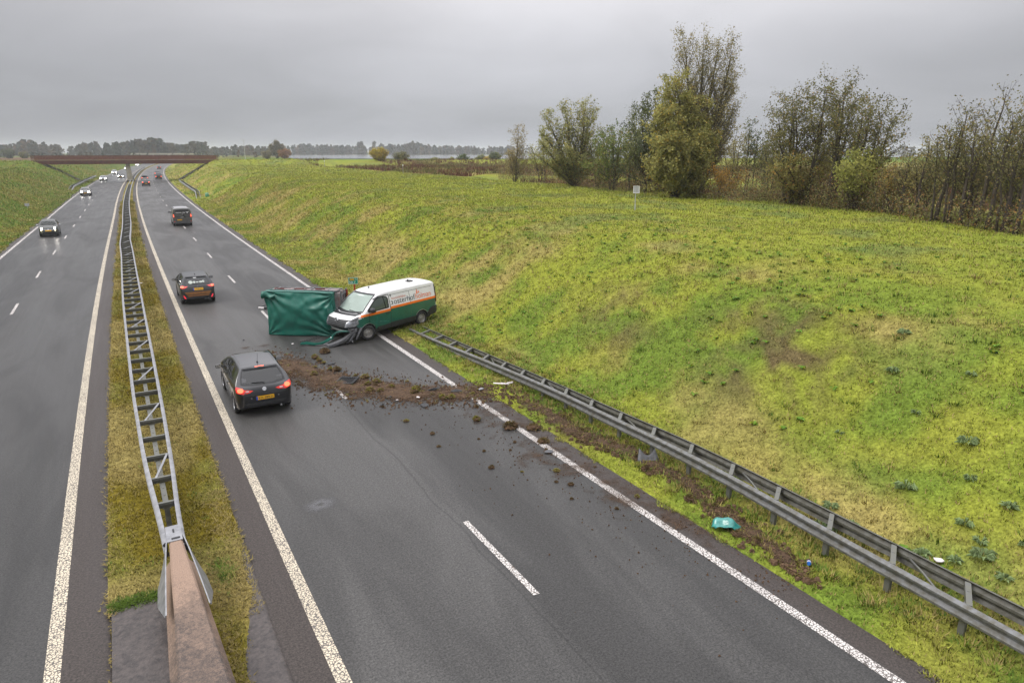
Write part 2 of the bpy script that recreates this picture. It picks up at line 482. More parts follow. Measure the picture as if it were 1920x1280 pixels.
# ------------------------------------------------------------------ ground colours
C_LUSH = np.array([.118, .190, .028]); C_YEL = np.array([.245, .270, .038]); C_STRAW = np.array([.37, .295, .11])
C_BROWN = np.array([.115, .082, .045]); C_BLUE = np.array([.105, .165, .055]); C_MOSS = np.array([.220, .208, .045])
def lerp(a, b, t):
    t = np.asarray(t)[..., None]
    return a * (1 - t) + b * t
SOIL_SPOTS = [(16.2, 12.6, 1.5, .8), (17.6, 13.6, 1.0, .7), (15.4, 13.2, .9, .6), (17.5, 15.2, 1.1, .5), (15.3, 18.6, 1.0, .5), (16.4, 21.0, 1.2, .5), (-12.6, 78.0, 2.4, .7), (13.5, 62, 2.2, .5), (14.2, 55, 1.5, .4)]
def grass_col(x, y, u, seed=0):
    a = fbm(x / 7.0, y / 9.0, 40, 3)
    b = fbm(x / 1.3, y / 1.5, 50, 3)
    c3 = fbm(x / 2.6, y / 3.2, 57, 2)
    d = fbm(x / 18., y / 24., 60, 2)
    plateau = sst(17.5, 24, np.abs(u))
    lush = sst(.44, .68, b * .72 + a * .28) * .8
    col = lerp(lerp(C_YEL, C_MOSS, sst(.3, .7, c3)[...] * .8), C_LUSH, lush)
    straw = sst(.46, .68, c3 * .55 + (1 - b) * .25 + (1 - a) * .2) * (1 - plateau * .75) * .72
    col = lerp(col, C_STRAW, straw)
    col = lerp(col, C_YEL, plateau * sst(.35, .6, d * .5 + b * .5) * .75)
    col = lerp(col, C_BLUE, plateau * sst(.55, .7, c3) * .5)
    dark = sst(.5, .75, fbm(x / 4.2, y / 3.1, 71, 2)) * sst(26, 8, y) * .22
    col = lerp(col, C_LUSH * .8, dark)
    soil = np.zeros_like(a)
    for (sx, sy, sr, st) in SOIL_SPOTS:
        r2 = ((u - sx) / sr) ** 2 + ((y - sy) / (sr * 1.3)) ** 2
        soil = np.maximum(soil, st * np.exp(-r2) * sst(.35, .6, fbm(x / .5, y / .5, 90, 2)) * 1.4)
    col = lerp(col, C_BROWN, np.clip(soil, 0, .9))
    # central strip: mown, yellowish, thatchy
    med = (u > -1.6) & (u < 1.6)
    mc = lerp(lerp(C_MOSS * .85, np.array([.17, .135, .018]), sst(.4, .6, b)), C_STRAW * .85, sst(.44, .64, c3) * .8)
    col = np.where(med[..., None], mc, col)
    left = (u < -9)
    lc = lerp(lerp(C_LUSH, C_MOSS, sst(.4, .65, b)), C_STRAW * .8, sst(.55, .75, c3) * .5)
    col = np.where(left[..., None], lerp(lc, C_LUSH, sst(.45, .6, a) * .6) * .78, col)
    # rough heath beyond the tree row, pasture further out
    heath = sst(44, 47, u) * (1 - sst(75, 110, u) * sst(120, 180, y)) * sst(.36, .46, fbm(x / 22., y / 30., 5, 2) + sst(60, 130, y) * .2 - sst(140, 230, y) * .3)
    hc = lerp(lerp(C_STRAW * .75, np.array([.085, .035, .02]), sst(.45, .62, fbm(x / 5., y / 9., 6, 3))), np.array([.14, .15, .03]), sst(.5, .65, fbm(x / 8., y / 6., 16, 2)))
    col = lerp(col, hc, heath)
    far = sst(260, 420, np.hypot(x, y)) * sst(30, 50, np.abs(u))
    fc = lerp(np.array([.09, .15, .015]), np.array([.13, .08, .045]), sst(.46, .6, fbm(x / 160., y / 50., 9, 2)))
    col = lerp(col, fc, far)
    return col

def set_col(me, cols):
    at = me.color_attributes.new('col', 'FLOAT_COLOR', 'POINT')
    buf = np.ones((len(me.vertices), 4), np.float32)
    buf[:, :3] = cols
    at.data.foreach_set('color', buf.ravel())

def terrain_mat():
    m = bpy.data.materials.new('grassy_ground')
    t, b = nodes_of(m)
    a = t.nodes.new('ShaderNodeAttribute'); a.attribute_name = 'col'
    g = t.nodes.new('ShaderNodeNewGeometry')
    def noise(sc, det, rough=.7):
        n = t.nodes.new('ShaderNodeTexNoise'); n.inputs['Scale'].default_value = sc
        n.inputs['Detail'].default_value = det; n.inputs['Roughness'].default_value = rough
        t.links.new(g.outputs['Position'], n.inputs['Vector']); return n.outputs[0]
    n1, n2 = noise(3.2, 6), noise(14, 4)
    def mr(x, a0, a1, b0, b1):
        r = t.nodes.new('ShaderNodeMapRange')
        for i, v in enumerate((a0, a1, b0, b1)): r.inputs[1 + i].default_value = v
        t.links.new(x, r.inputs[0]); return r.outputs[0]
    def mul(x, fac):
        v = t.nodes.new('ShaderNodeVectorMath'); v.operation = 'SCALE'
        t.links.new(x, v.inputs[0]); t.links.new(fac, v.inputs['Scale']); return v.outputs[0]
    c = mul(mul(a.outputs['Color'], mr(n1, .3, .7, .68, 1.28)), mr(n2, .3, .7, .42, 1.3))
    t.links.new(c, b.inputs['Base Color'])
    b.inputs['Roughness'].default_value = .95
    b.inputs['Specular IOR Level'].default_value = .03
    bp = t.nodes.new('ShaderNodeBump'); bp.inputs['Strength'].default_value = .55; bp.inputs['Distance'].default_value = .06
    ad = t.nodes.new('ShaderNodeMath'); ad.operation = 'ADD'
    t.links.new(n1, ad.inputs[0]); t.links.new(n2, ad.inputs[1])
    t.links.new(ad.outputs[0], bp.inputs['Height']); t.links.new(bp.outputs[0], b.inputs['Normal'])
    return m

def grid_mesh(name, U, Y, X2, Z2, mat, smooth=True, uvs=None):
    nu, ny = len(U), len(Y)
    Yg = np.repeat(np.asarray(Y, float)[:, None], nu, 1)
    v = np.stack([X2, Yg, Z2], -1).reshape(-1, 3)
    idx = np.arange(nu * ny).reshape(ny, nu)
    f = np.stack([idx[:-1, :-1], idx[:-1, 1:], idx[1:, 1:], idx[1:, :-1]], -1).reshape(-1, 4)
    me = bpy.data.meshes.new(name)
    me.vertices.add(len(v)); me.vertices.foreach_set('co', v.astype(np.float32).ravel())
    me.loops.add(len(f) * 4); me.loops.foreach_set('vertex_index', f.astype(np.int32).ravel())
    me.polygons.add(len(f)); me.polygons.foreach_set('loop_start', np.arange(0, len(f) * 4, 4, dtype=np.int32))
    me.polygons.foreach_set('use_smooth', np.full(len(f), smooth))
    me.materials.append(mat)
    me.update(calc_edges=True)
    if uvs is not None:
        uv = me.uv_layers.new(name='road')
        uu = uvs.reshape(-1, 2)[f.ravel()]
        uv.data.foreach_set('uv', uu.astype(np.float32).ravel())
    me.validate()
    return me

# ------------------------------------------------------------------ terrain (one sheet to the horizon)
U = np.concatenate([-np.geomspace(2600, 32, 22), np.arange(-30, -9.8, .6), [-9.75, -9.6, -9.4, -9.2, -5, -1.25, -1.1, -1.0, -.85, -.4, .1, .6, 1.2, 1.38, 1.5, 1.65, 5, 9.9, 10.12, 10.28, 10.4],
                    np.arange(10.6, 24, .3), np.arange(24, 60, .9), np.geomspace(61, 2900, 26)])
YT = np.concatenate([np.arange(-25, 60, .4), np.arange(60, 140, 1.2), np.arange(140, 320, 3.), np.geomspace(325, 3200, 34)])
Ug, Yg = np.meshgrid(U, YT)
Xg = rx(Ug, Yg)
Zg = zprof(Ug, Yg)
under = ((Ug > -9.5) & (Ug < -1.05)) | ((Ug > 1.45) & (Ug < 10.2))
medm = (Ug >= -1.05) & (Ug <= 1.45)
Zg = np.where(under, -.08, Zg)
Zg = np.where(medm, .02 + .03 * fbm(Ug / .4, Yg / .5, 77, 2), Zg)
Zg = np.where(medm & (Yg < 12.7) & (Ug < -.0), -.06, Zg)
me = grid_mesh('terrain', U, YT, Xg, Zg, terrain_mat())
set_col(me, grass_col(Xg.ravel(), Yg.ravel(), Ug.ravel()))
ob('terrain', me, kind='structure')

# ------------------------------------------------------------------ asphalt
def road_mat(name, shoulder):
    m = bpy.data.materials.new(name)
    t, b = nodes_of(m)
    uv = t.nodes.new('ShaderNodeUVMap'); uv.uv_map = 'road'
    sp = t.nodes.new('ShaderNodeSeparateXYZ'); t.links.new(uv.outputs[0], sp.inputs[0])
    g = t.nodes.new('ShaderNodeNewGeometry')
    def mp(sx, sy):
        q = t.nodes.new('ShaderNodeMapping'); q.inputs['Scale'].default_value = (sx, sy, 1)
        t.links.new(uv.outputs[0], q.inputs[0]); return q.outputs[0]
    def noise(vec, sc, det=4, rough=.6, dist=0.):
        n = t.nodes.new('ShaderNodeTexNoise'); n.inputs['Scale'].default_value = sc
        n.inputs['Detail'].default_value = det; n.inputs['Roughness'].default_value = rough; n.inputs['Distortion'].default_value = dist
        t.links.new(vec, n.inputs['Vector']); return n.outputs[0]
    def mr(x, a0, a1, b0, b1):
        r = t.nodes.new('ShaderNodeMapRange')
        for i, v in enumerate((a0, a1, b0, b1)): r.inputs[1 + i].default_value = v
        t.links.new(x, r.inputs[0]); return r.outputs[0]
    def ma(op, x, y=None, z=None):
        q = t.nodes.new('ShaderNodeMath'); q.operation = op
        for i, v in enumerate((x, y, z)):
            if v is None: continue
            if isinstance(v, (int, float)): q.inputs[i].default_value = v
            else: t.links.new(v, q.inputs[i])
        return q.outputs[0]
    agg = noise(uv.outputs[0], 27, 4, .82)
    fine = noise(uv.outputs[0], 12, 3, .7)
    streak = noise(mp(1.6, .07), 1.3, 5, .6, .4)
    patch = noise(mp(.42, .09), 1.0, 4, .55, .8)
    wob = noise(mp(.0, .35), 1.0, 3, .5)
    # the joint between the two paving lanes, with one lane paler than the other
    joint = ma('ADD', sp.outputs[0], ma('MULTIPLY', ma('SUBTRACT', wob, .5), .5))
    lane_c = (5.75 if shoulder == 'r' else -5.5)
    lane = mr(joint, lane_c - .12, lane_c + .12, 1.0, 0.0)
    if shoulder == 'l': lane = mr(joint, lane_c - .3, lane_c + .3, 0.25, 1.0)
    sh = ma('ADD', mr(sp.outputs[0], 9.55, 9.75, 0, 1), mr(sp.outputs[0], 2.25, 2.05, 0, 1)) if shoulder == 'r' else \
         ma('ADD', mr(sp.outputs[0], -8.8, -9.0, 0, 1), mr(sp.outputs[0], -1.9, -1.7, 0, 1))
    mx = t.nodes.new('ShaderNodeMix'); mx.data_type = 'RGBA'
    mx.inputs['A'].default_value = (.033, .0322, .031, 1)
    mx.inputs['B'].default_value = (.060, .0585, .056, 1)
    f = ma('ADD', ma('MULTIPLY', lane, .9), ma('MULTIPLY', mr(patch, .38, .62, -.5, .6), 1.0))
    f = ma('ADD', f, ma('MULTIPLY', mr(streak, .35, .65, -.5, .5), .45))
    t.links.new(f, mx.inputs['Factor'])
    m2 = t.nodes.new('ShaderNodeMix'); m2.data_type = 'RGBA'
    t.links.new(sh, m2.inputs['Factor']); t.links.new(mx.outputs['Result'], m2.inputs['A'])
    m2.inputs['B'].default_value = (.044, .036, .032, 1)
    seam = mr(ma('ABSOLUTE', ma('SUBTRACT', ma('ADD', joint, ma('MULTIPLY', ma('SUBTRACT', fine, .5), .07)), lane_c - .12)), .012, .035, .62, 1.0)
    v = t.nodes.new('ShaderNodeVectorMath'); v.operation = 'SCALE'
    t.links.new(m2.outputs['Result'], v.inputs[0])
    t.links.new(ma('MULTIPLY', seam, ma('MULTIPLY', mr(agg, .34, .66, .28, 1.8), mr(fine, .3, .7, .80, 1.2))), v.inputs['Scale'])
    t.links.new(v.outputs[0], b.inputs['Base Color'])
    ro = ma('ADD', mr(patch, .3, .7, .56, .40), ma('MULTIPLY', mr(streak, .3, .7, -.5, .5), .10))
    ro = ma('ADD', ro, ma('MULTIPLY', sh, .12))
    if shoulder == 'l': ro = ma('SUBTRACT', ro, .09)
    t.links.new(ro, b.inputs['Roughness'])
    b.inputs['Specular IOR Level'].default_value = .34
    bp = t.nodes.new('ShaderNodeBump'); bp.inputs['Strength'].default_value = .5; bp.inputs['Distance'].default_value = .008
    t.links.new(agg, bp.inputs['Height']); t.links.new(bp.outputs[0], b.inputs['Normal'])
    return m

def mark_mat(name, paint):
    """rough thermoplastic marking: blobs of paint with asphalt showing between"""
    m = bpy.data.materials.new(name)
    t, b = nodes_of(m)
    g = t.nodes.new('ShaderNodeNewGeometry')
    vo = t.nodes.new('ShaderNodeTexVoronoi'); vo.inputs['Scale'].default_value = 19.0; vo.feature = 'DISTANCE_TO_EDGE'
    n0 = t.nodes.new('ShaderNodeTexNoise'); n0.inputs['Scale'].default_value = 25; n0.inputs['Detail'].default_value = 3
    t.links.new(g.outputs['Position'], n0.inputs['Vector'])
    mxv = t.nodes.new('ShaderNodeMix'); mxv.data_type = 'RGBA'; mxv.inputs['Factor'].default_value = .035
    t.links.new(g.outputs['Position'], mxv.inputs['A']); t.links.new(n0.outputs['Color'], mxv.inputs['B'])
    t.links.new(mxv.outputs['Result'], vo.inputs['Vector'])
    big = t.nodes.new('ShaderNodeTexNoise'); big.inputs['Scale'].default_value = .9; big.inputs['Detail'].default_value = 4
    t.links.new(g.outputs['Position'], big.inputs['Vector'])
    th = t.nodes.new('ShaderNodeMath'); th.operation = 'MULTIPLY_ADD'
    t.links.new(n0.outputs[0], th.inputs[0]); th.inputs[1].default_value = .36; th.inputs[2].default_value = -.07
    sub = t.nodes.new('ShaderNodeMath'); sub.operation = 'SUBTRACT'
    t.links.new(vo.outputs['Distance'], sub.inputs[0]); t.links.new(th.outputs[0], sub.inputs[1])
    mr = t.nodes.new('ShaderNodeMapRange'); mr.inputs[1].default_value = -.03; mr.inputs[2].default_value = .03
    t.links.new(sub.outputs[0], mr.inputs[0])
    wr = t.nodes.new('ShaderNodeMapRange'); wr.inputs[1].default_value = .3; wr.inputs[2].default_value = .7; wr.inputs[3].default_value = .8; wr.inputs[4].default_value = 1.1
    t.links.new(big.outputs[0], wr.inputs[0])
    sc = t.nodes.new('ShaderNodeVectorMath'); sc.operation = 'SCALE'; sc.inputs[0].default_value = paint
    t.links.new(wr.outputs[0], sc.inputs['Scale'])
    mx = t.nodes.new('ShaderNodeMix'); mx.data_type = 'RGBA'
    mx.inputs['A'].default_value = (.10, .088, .08, 1)
    t.links.new(sc.outputs[0], mx.inputs['B']); t.links.new(mr.outputs[0], mx.inputs['Factor'])
    t.links.new(mx.outputs['Result'], b.inputs['Base Color'])
    b.inputs['Roughness'].default_value = .6
    return m
M['mark_white'] = mark_mat('white_road_marking', (.62, .59, .56))
M['mark_cream'] = mark_mat('cream_road_marking', (.60, .53, .40))
M['asphalt_right'] = road_mat('asphalt_right', 'r')
M['asphalt_left'] = road_mat('asphalt_left', 'l')
for n_ in M['asphalt_left'].node_tree.nodes:      # darker base tones for the carriageway on this side
    if n_.type == 'MIX' and not n_.inputs['A'].is_linked:
        n_.inputs['A'].default_value = (.023, .0226, .0218, 1); n_.inputs['B'].default_value = (.041, .0402, .0386, 1)

YR = np.concatenate([np.arange(-25, 60, .5), np.arange(60, 320, 4.), np.arange(320, 1500, 25.)])
def road(name, u0, u1, mat):
    Us = np.array([u0, u0 + .12, u0 + .5, (u0 + u1) / 2, u1 - .5, u1 - .12, u1])
    ug, yg = np.meshgrid(Us, YR)
    jit = (fbm(yg / .7, yg * 0 + (u0 * 3), 4, 2) - .5) * .10
    ue = ug.copy(); ue[:, 0] += jit[:, 0]; ue[:, -1] += jit[:, -1]
    x = rx(ue, yg)
    z = np.zeros_like(x); z[:, 0] = -.03; z[:, -1] = -.03
    me = grid_mesh(name, Us, YR, x, z, mat, True, np.stack([ue, yg], -1))
    return ob(name, me, kind='structure')
road_r = road('carriageway', RL0 - .02, RR0 + .03, M['asphalt_right'])
road_l = road('carriageway', LL0 - .05, LR0 + .03, M['asphalt_left'])

def strip(name, u, w, y0, y1, mat, parent, z=.005, step=1.0, gaps=()):
    ys = np.concatenate([np.arange(y0, min(y1, 80), step), np.arange(max(y0, 80), y1 + 4, 4.)])
    Us = np.array([u - w / 2, u + w / 2])
    ug, yg = np.meshgrid(Us, ys)
    me = grid_mesh(name, Us, ys, rx(ug, yg), np.full_like(ug, z), mat, False)
    return ob(name, me, parent)
strip('edge_line', 2.13, .22, -12, 900, M['mark_cream'], road_r)
strip('edge_line', 9.56, .20, -12, 900, M['mark_white'], road_r)
strip('edge_line', -1.80, .23, -12, 900, M['mark_cream'], road_l)
strip('edge_line', -8.90, .20, -12, 900, M['mark_white'], road_l)
mbd = MB(); n_ = 6
mbd.add([(-.065, i * .5 - 1.5, .005) for i in range(7)] + [(.065, i * .5 - 1.5, .005) for i in range(7)],
        [(i, i + 7, i + 8, i + 1) for i in range(6)])
dash_me = mbd.mesh('lane_dash', M['mark_white'])
def dash(u, y, parent):
    a = math.atan2(cslope(y), 1.0)
    ob('lane_dash', dash_me, parent, (float(rx(u, y)), y, 0), (0, 0, -a))
for k in range(-1, 34):
    y = 10.75 + 12.0 * k
    dash(5.86, y, road_r)
for k in range(-2, 34):
    y = 43.2 + 11.9 * (k - 2)
    if y > -5: dash(-5.52, y, road_l)

# pale scuffed spot on the asphalt
def scuff_mat():
    m = bpy.data.materials.new('pale_scuff')
    t, b = nodes_of(m)
    b.inputs['Base Color'].default_value = (.17, .17, .18, 1); b.inputs['Roughness'].default_value = .8
    a = t.nodes.new('ShaderNodeAttribute'); a.attribute_name = 'cover'
    g = t.nodes.new('ShaderNodeNewGeometry'); n = t.nodes.new('ShaderNodeTexNoise'); n.inputs['Scale'].default_value = 14; n.inputs['Detail'].default_value = 5
    t.links.new(g.outputs['Position'], n.inputs['Vector'])
    q = t.nodes.new('ShaderNodeMath'); q.operation = 'MULTIPLY'; t.links.new(a.outputs['Fac'], q.inputs[0]); t.links.new(n.outputs[0], q.inputs[1])
    tp = t.nodes.new('ShaderNodeBsdfTransparent'); ms = t.nodes.new('ShaderNodeMixShader')
    t.links.new(q.outputs[0], ms.inputs[0]); t.links.new(tp.outputs[0], ms.inputs[1]); t.links.new(b.outputs[0], ms.inputs[2])
    t.links.new(ms.outputs[0], t.nodes['Material Output'].inputs['Surface'])
    return m
V = [(0, 0, .005)]; C = [.1]; F = []
for i, (rr, cv) in enumerate(((.06, .15), (.11, 1.0), (.19, .75), (.28, .35), (.40, .0))):
    for k in range(24):
        a = 2 * math.pi * k / 24; j = 1 + .14 * math.sin(2 * a + 1) + .06 * math.sin(5 * a)
        V.append((rr * j * math.cos(a), rr * j * math.sin(a), .005)); C.append(cv)
        k2 = (k + 1) % 24
        F.append((0, 1 + k, 1 + k2) if i == 0 else (1 + 24 * (i - 1) + k, 1 + 24 * i + k, 1 + 24 * i + k2, 1 + 24 * (i - 1) + k2))
me = mesh_np('scuff_mark', V, F, scuff_mat())
me.attributes.new('cover', 'FLOAT', 'POINT').data.foreach_set('value', C)
ob('scuff_mark', me, road_r, (3.29, 14.6, 0))

# ------------------------------------------------------------------ paved part of the central strip
def paving_mat():
    return pmat('old_paving', (.030, .025, .024), .42, var=.0, scale=11, bump=.8, col2=(.085, .07, .064))
M['paving'] = paving_mat()
ys = np.arange(-12, 12.95, .35)
Us = np.array([-.98, -.6, -.3, .1])
ug, yg = np.meshgrid(Us, ys)
ob('median_paving', grid_mesh('median_paving', Us, ys, rx(ug, yg), .035 + .012 * fbm(ug * 2, yg * 2, 5, 2), M['paving']), kind='structure')
ys = np.arange(-12, 19.0, .35)
Us = np.array([.2, .4, .7, 1.0, 1.3, 1.40, 1.46])
ug, yg = np.meshgrid(Us, ys)
zz_ = .045 + .012 * fbm(ug * 2, yg * 2, 6, 2) - .09 * sst(12.2, 15.5, yg + (1.37 - ug) * 5.5 + 2 * (fbm(ug * 3, yg * 1.2, 61, 2) - .5))
zz_[:, -1] -= .06
ob('median_paving', grid_mesh('median_paving', Us, ys, rx(ug, yg), zz_, M['paving']), kind='structure')

# ------------------------------------------------------------------ lake
def water_mat():
    m = bpy.data.materials.new('lake_water')
    t, b = nodes_of(m)
    b.inputs['Base Color'].default_value = (.10, .105, .11, 1)
    b.inputs['Roughness'].default_value = .12
    b.inputs['Specular IOR Level'].default_value = .6
    g = t.nodes.new('ShaderNodeNewGeometry')
    n = t.nodes.new('ShaderNodeTexNoise'); n.inputs['Scale'].default_value = .25; n.inputs['Detail'].default_value = 4
    t.links.new(g.outputs['Position'], n.inputs['Vector'])
    bp = t.nodes.new('ShaderNodeBump'); bp.inputs['Strength'].default_value = .35; bp.inputs['Distance'].default_value = .3
    t.links.new(n.outputs[0], bp.inputs['Height']); t.links.new(bp.outputs[0], b.inputs['Normal'])
    return m
lk_pts = [(97, 436), (137, 413), (203, 374), (300, 330), (430, 260), (640, 150), (1500, 240), (1200, 480), (900, 640), (481, 885), (300, 985), (226, 1030), (150, 700)]
dense = []
for i, p in enumerate(lk_pts):
    q = lk_pts[(i + 1) % len(lk_pts)]
    for k in range(6):
        tt = k / 6
        x, y = p[0] + (q[0] - p[0]) * tt, p[1] + (q[1] - p[1]) * tt
        dense.append((x + (vn(x / 23, y / 23, 2) - .5) * 10, y + (vn(x / 23, y / 23, 3) - .5) * 10))
zl = 4.0
lake = bpy.data.meshes.new('lake')
lake.from_pydata([(float(a), float(b_), zl) for a, b_ in dense], [], [tuple(range(len(dense)))])
lake.materials.append(water_mat())
ob('lake', lake, kind='structure')

# ================================================================== guard rails
WPROF = [(0.0, .0), (.045, -.006), (.082, -.035), (.082, -.075), (.012, -.125), (.012, -.175), (.082, -.225), (.082, -.265), (.045, -.296), (.0, -.305)]
def rail_mesh(name, pts, sgn, mat):
    """W-shaped steel rail swept along pts (x, y, ztop); sgn = +1 bulges to the right of travel"""
    P = [Vector(p) for p in pts]
    prof = [(d, z) for d, z in WPROF] + [(d - .007, z) for d, z in reversed(WPROF)]
    n = len(prof)
    vs = []; fs = []
    for i, p in enumerate(P):
        d = P[min(i + 1, len(P) - 1)] - P[max(i - 1, 0)]
        r = Vector((d.y, -d.x, 0)).normalized() * sgn
        for a, z in prof:
            vs.append((p.x + r.x * a, p.y + r.y * a, p.z + z))
    for i in range(len(P) - 1):
        for k in range(n):
            k2 = (k + 1) % n
            q = (i * n + k, i * n + k2, (i + 1) * n + k2, (i + 1) * n + k)
            fs.append(q if sgn < 0 else q[::-1])
    fs.append(tuple(range(n))); fs.append(tuple((len(P) - 1) * n + k for k in range(n - 1, -1, -1)))
    return mesh_np(name, vs, fs, mat, True, 50)

def cat(x, pts):
    """smooth interpolation through (x, value) pairs"""
    xs = [p[0] for p in pts]; v = [p[1] for p in pts]
    x = np.asarray(x, float)
    base = sum(np.interp(x + o_, xs, v) for o_ in (-1.2, -.6, 0, .6, 1.2)) / 5
    return base

# ---- central double rail
ML = [(13.2, .06), (14.2, .03), (15.2, -.03), (17.6, -.13), (22.8, -.21), (29.9, -.23), (39.1, -.25), (56, -.15), (64, -.20), (75.9, .02), (84, .10), (116.6, .2), (170.7, .5), (215, .62), (600, .62)]
MR_ = [(13.2, .29), (14.2, .27), (15.2, .31), (16.6, .36), (20.9, .42), (27.8, .47), (40.3, .52), (58.7, .55), (68, .50), (75.5, .66), (84, .80), (116, .85), (170, 1.15), (215, 1.25), (600, 1.25)]
def barrier(y0, y1, name, label):
    e = empty(name, (float(cy(y0)), y0, 0), label=label, category='guardrail')
    off = Vector(e.location)
    def wp(p): return (p[0] - off.x, p[1] - off.y, p[2] - off.z)
    def xl(y): return float(cat(y, ML) + cy(y))
    def xr(y): return float(cat(y, MR_) + cy(y))
    ysr = np.concatenate([np.arange(y0, min(y1, 130), .67), np.arange(max(y0, 130), y1, 6.)]) if y0 < 130 else np.arange(y0, y1, 6.)
    zt = .75
    ob('rail', rail_mesh('rail', [wp((xl(y), y, zt)) for y in ysr], -1, M['galv']), e)
    ob('rail', rail_mesh('rail', [wp((xr(y), y, zt)) for y in ysr], 1, M['galv']), e)
    # spreaders: one shared unit-length mesh
    sp = MB(); sp.box((0, 0, -.012), (1, .075, .012)); sp.box((0, .03, -.085), (1, .008, .15)); sp.box((0, -.03, -.04), (1, .008, .05))
    sp_me = sp.mesh('spacer', M['galv_dirty'])
    dg = MB(); dg.box((0, 0, 0), (1, .05, .02))
    dg_me = dg.mesh('brace', M['galv'])
    pm = MB(); pm.box((0, 0, -.34), (.10, .055, .72)); pm.box((0, 0, .0), (.16, .10, .02)); pm.box((0,.0,-.69),(.13,.09,.03))
    pm_me = pm.mesh('post', M['galv_dark'])
    cb = MB(); cb.box((0, 0, 0), (.11, 1, .035)); cb.box((0, 0, .022), (.035, .10, .008)); cb.box((0, .3, .022), (.035, .10, .008)); cb.box((0, -.3, .022), (.035, .1, .008))
    cb_me = cb.mesh('centre_beam', M['galv_dirty'])
    k = 0; y = y0 + .45
    step = 1.34
    while y < min(y1, y0 + 170):
        a, b = xl(y), xr(y)
        w = b - a
        o = ob('spacer', sp_me, e, wp(((a + b) / 2, y, zt - .018)), (0, 0, -math.atan(cslope(y))))
        o.scale = (w, 1, 1)
        if y + step < y1:
            yn = y + step
            c0 = Vector(((a + b) / 2, y, .57)); c1 = Vector(((xl(yn) + xr(yn)) / 2, yn, .57))
            if k > 0:
                o = ob('centre_beam', cb_me, e, wp((c0 + c1) / 2), (0, 0, -math.atan2((c1 - c0).x, (c1 - c0).y)))
                o.scale = (1, (c1 - c0).length - .06, 1)
            if k % 3 == 2:
                p0 = Vector((a + w * .25, y, zt - .03)); p1 = Vector((xr(yn) - .03, yn, zt - .03))
                o = ob('brace', dg_me, e, wp((p0 + p1) / 2), (0, 0, math.atan2((p1 - p0).y, (p1 - p0).x)))
                o.scale = ((p1 - p0).length, 1, 1)
            if k % 2 == 1:
                ob('post', pm_me, e, wp((c0.x, y + .08, .55)))
        k += 1; y += step
    return e
barrier(13.25, 216.5, 'median_guardrail', 'long double sided steel guardrail on the grassy central strip')
barrier(223.0, 520.0, 'median_guardrail', 'far stretch of double steel guardrail beyond the bridge pier')

# ---- concrete barrier end with steel transition plates
e = empty('concrete_barrier', (.2, 11.0, 0), label='tapered brown stained concrete barrier end with grey steel plates', category='barrier')
def conc(y0, y1):
    vs = []; fs = []
    st = np.linspace(y0, y1, 24)
    for y in st:
        tt = np.clip((y - 6.0) / (13.35 - 6.0), 0, 1)
        wt = .46 * (1 - tt) + .105 * tt
        wb = wt + .16
        cx = .245 * (1 - tt) + .21 * tt
        zt = .80
        j = .012 * (vn(y * 2, 3, 5) - .5)
        ring_ = [(cx - wb, -.05), (cx - wb, .12), (cx - wt - .02, .30), (cx - wt + j, zt - .03), (cx - wt + .03, zt), (cx + wt - .03, zt + j), (cx + wt - j, zt - .03), (cx + wt + .02, .30), (cx + wb, .12), (cx + wb, -.05)]
        vs += [(x - .2, y - 11.0, z) for x, z in ring_]
    n = 10
    for i in range(len(st) - 1):
        for k in range(n - 1):
            fs.append((i * n + k, (i + 1) * n + k, (i + 1) * n + k + 1, i * n + k + 1))
    fs.append(tuple(range(n - 1, -1, -1))); fs.append(tuple((len(st) - 1) * n + k for k in range(n)))
    return mesh_np('concrete_body', vs, fs, M['concrete'], True, 35)
ob('concrete_body', conc(-6, 13.35), e)
pl = MB(); pl.box((0, 2.42, .806), (.27, .62, .022)); pl.build('end_plate', M['galv'], e)
hb = MB(); hb.box((.0, 2.5, .822), (.03, .13, .010)); hb.box((.02, 2.2, .822), (.15, .05, .012)); hb.build('slot', M['blackplastic'], e)
for sg in (-1, 1):
    pp = []
    for y in np.linspace(13.35, 10.9, 10):
        tt = (y - 10.9) / 2.45
        xx = .21 + sg * (.105 + .19 * (1 - tt) ** .8 * 1.0 + .02)
        pp.append((xx - .2, y - 11.0, .80 - .06 * (1 - tt)))
    vs = []; fs = []
    for i, p in enumerate(pp):
        hgt = .36 * (1 - .9 * max(0, (i - 6) / 3.0))
        for dx in (0, sg * .02):
            vs += [(p[0] + dx, p[1], p[2]), (p[0] + dx + sg * (.03 + .13 * min(1, i / 4.0)) * hgt / .36, p[1], p[2] - hgt)]
    for i in range(len(pp) - 1):
        a, b = 4 * i, 4 * i + 4
        fs += [(a, a + 1, b + 1, b), (a + 2, b + 2, b + 3, a + 3), (a, b, b + 2, a + 2), (a + 1, a + 3, b + 3, b + 1)]
    fs += [(0, 2, 3, 1)]
    b = 4 * (len(pp) - 1); fs += [(b, b + 1, b + 3, b + 2)]
    ob('side_plate', mesh_np('side_plate', vs, fs, M['galv']), e)

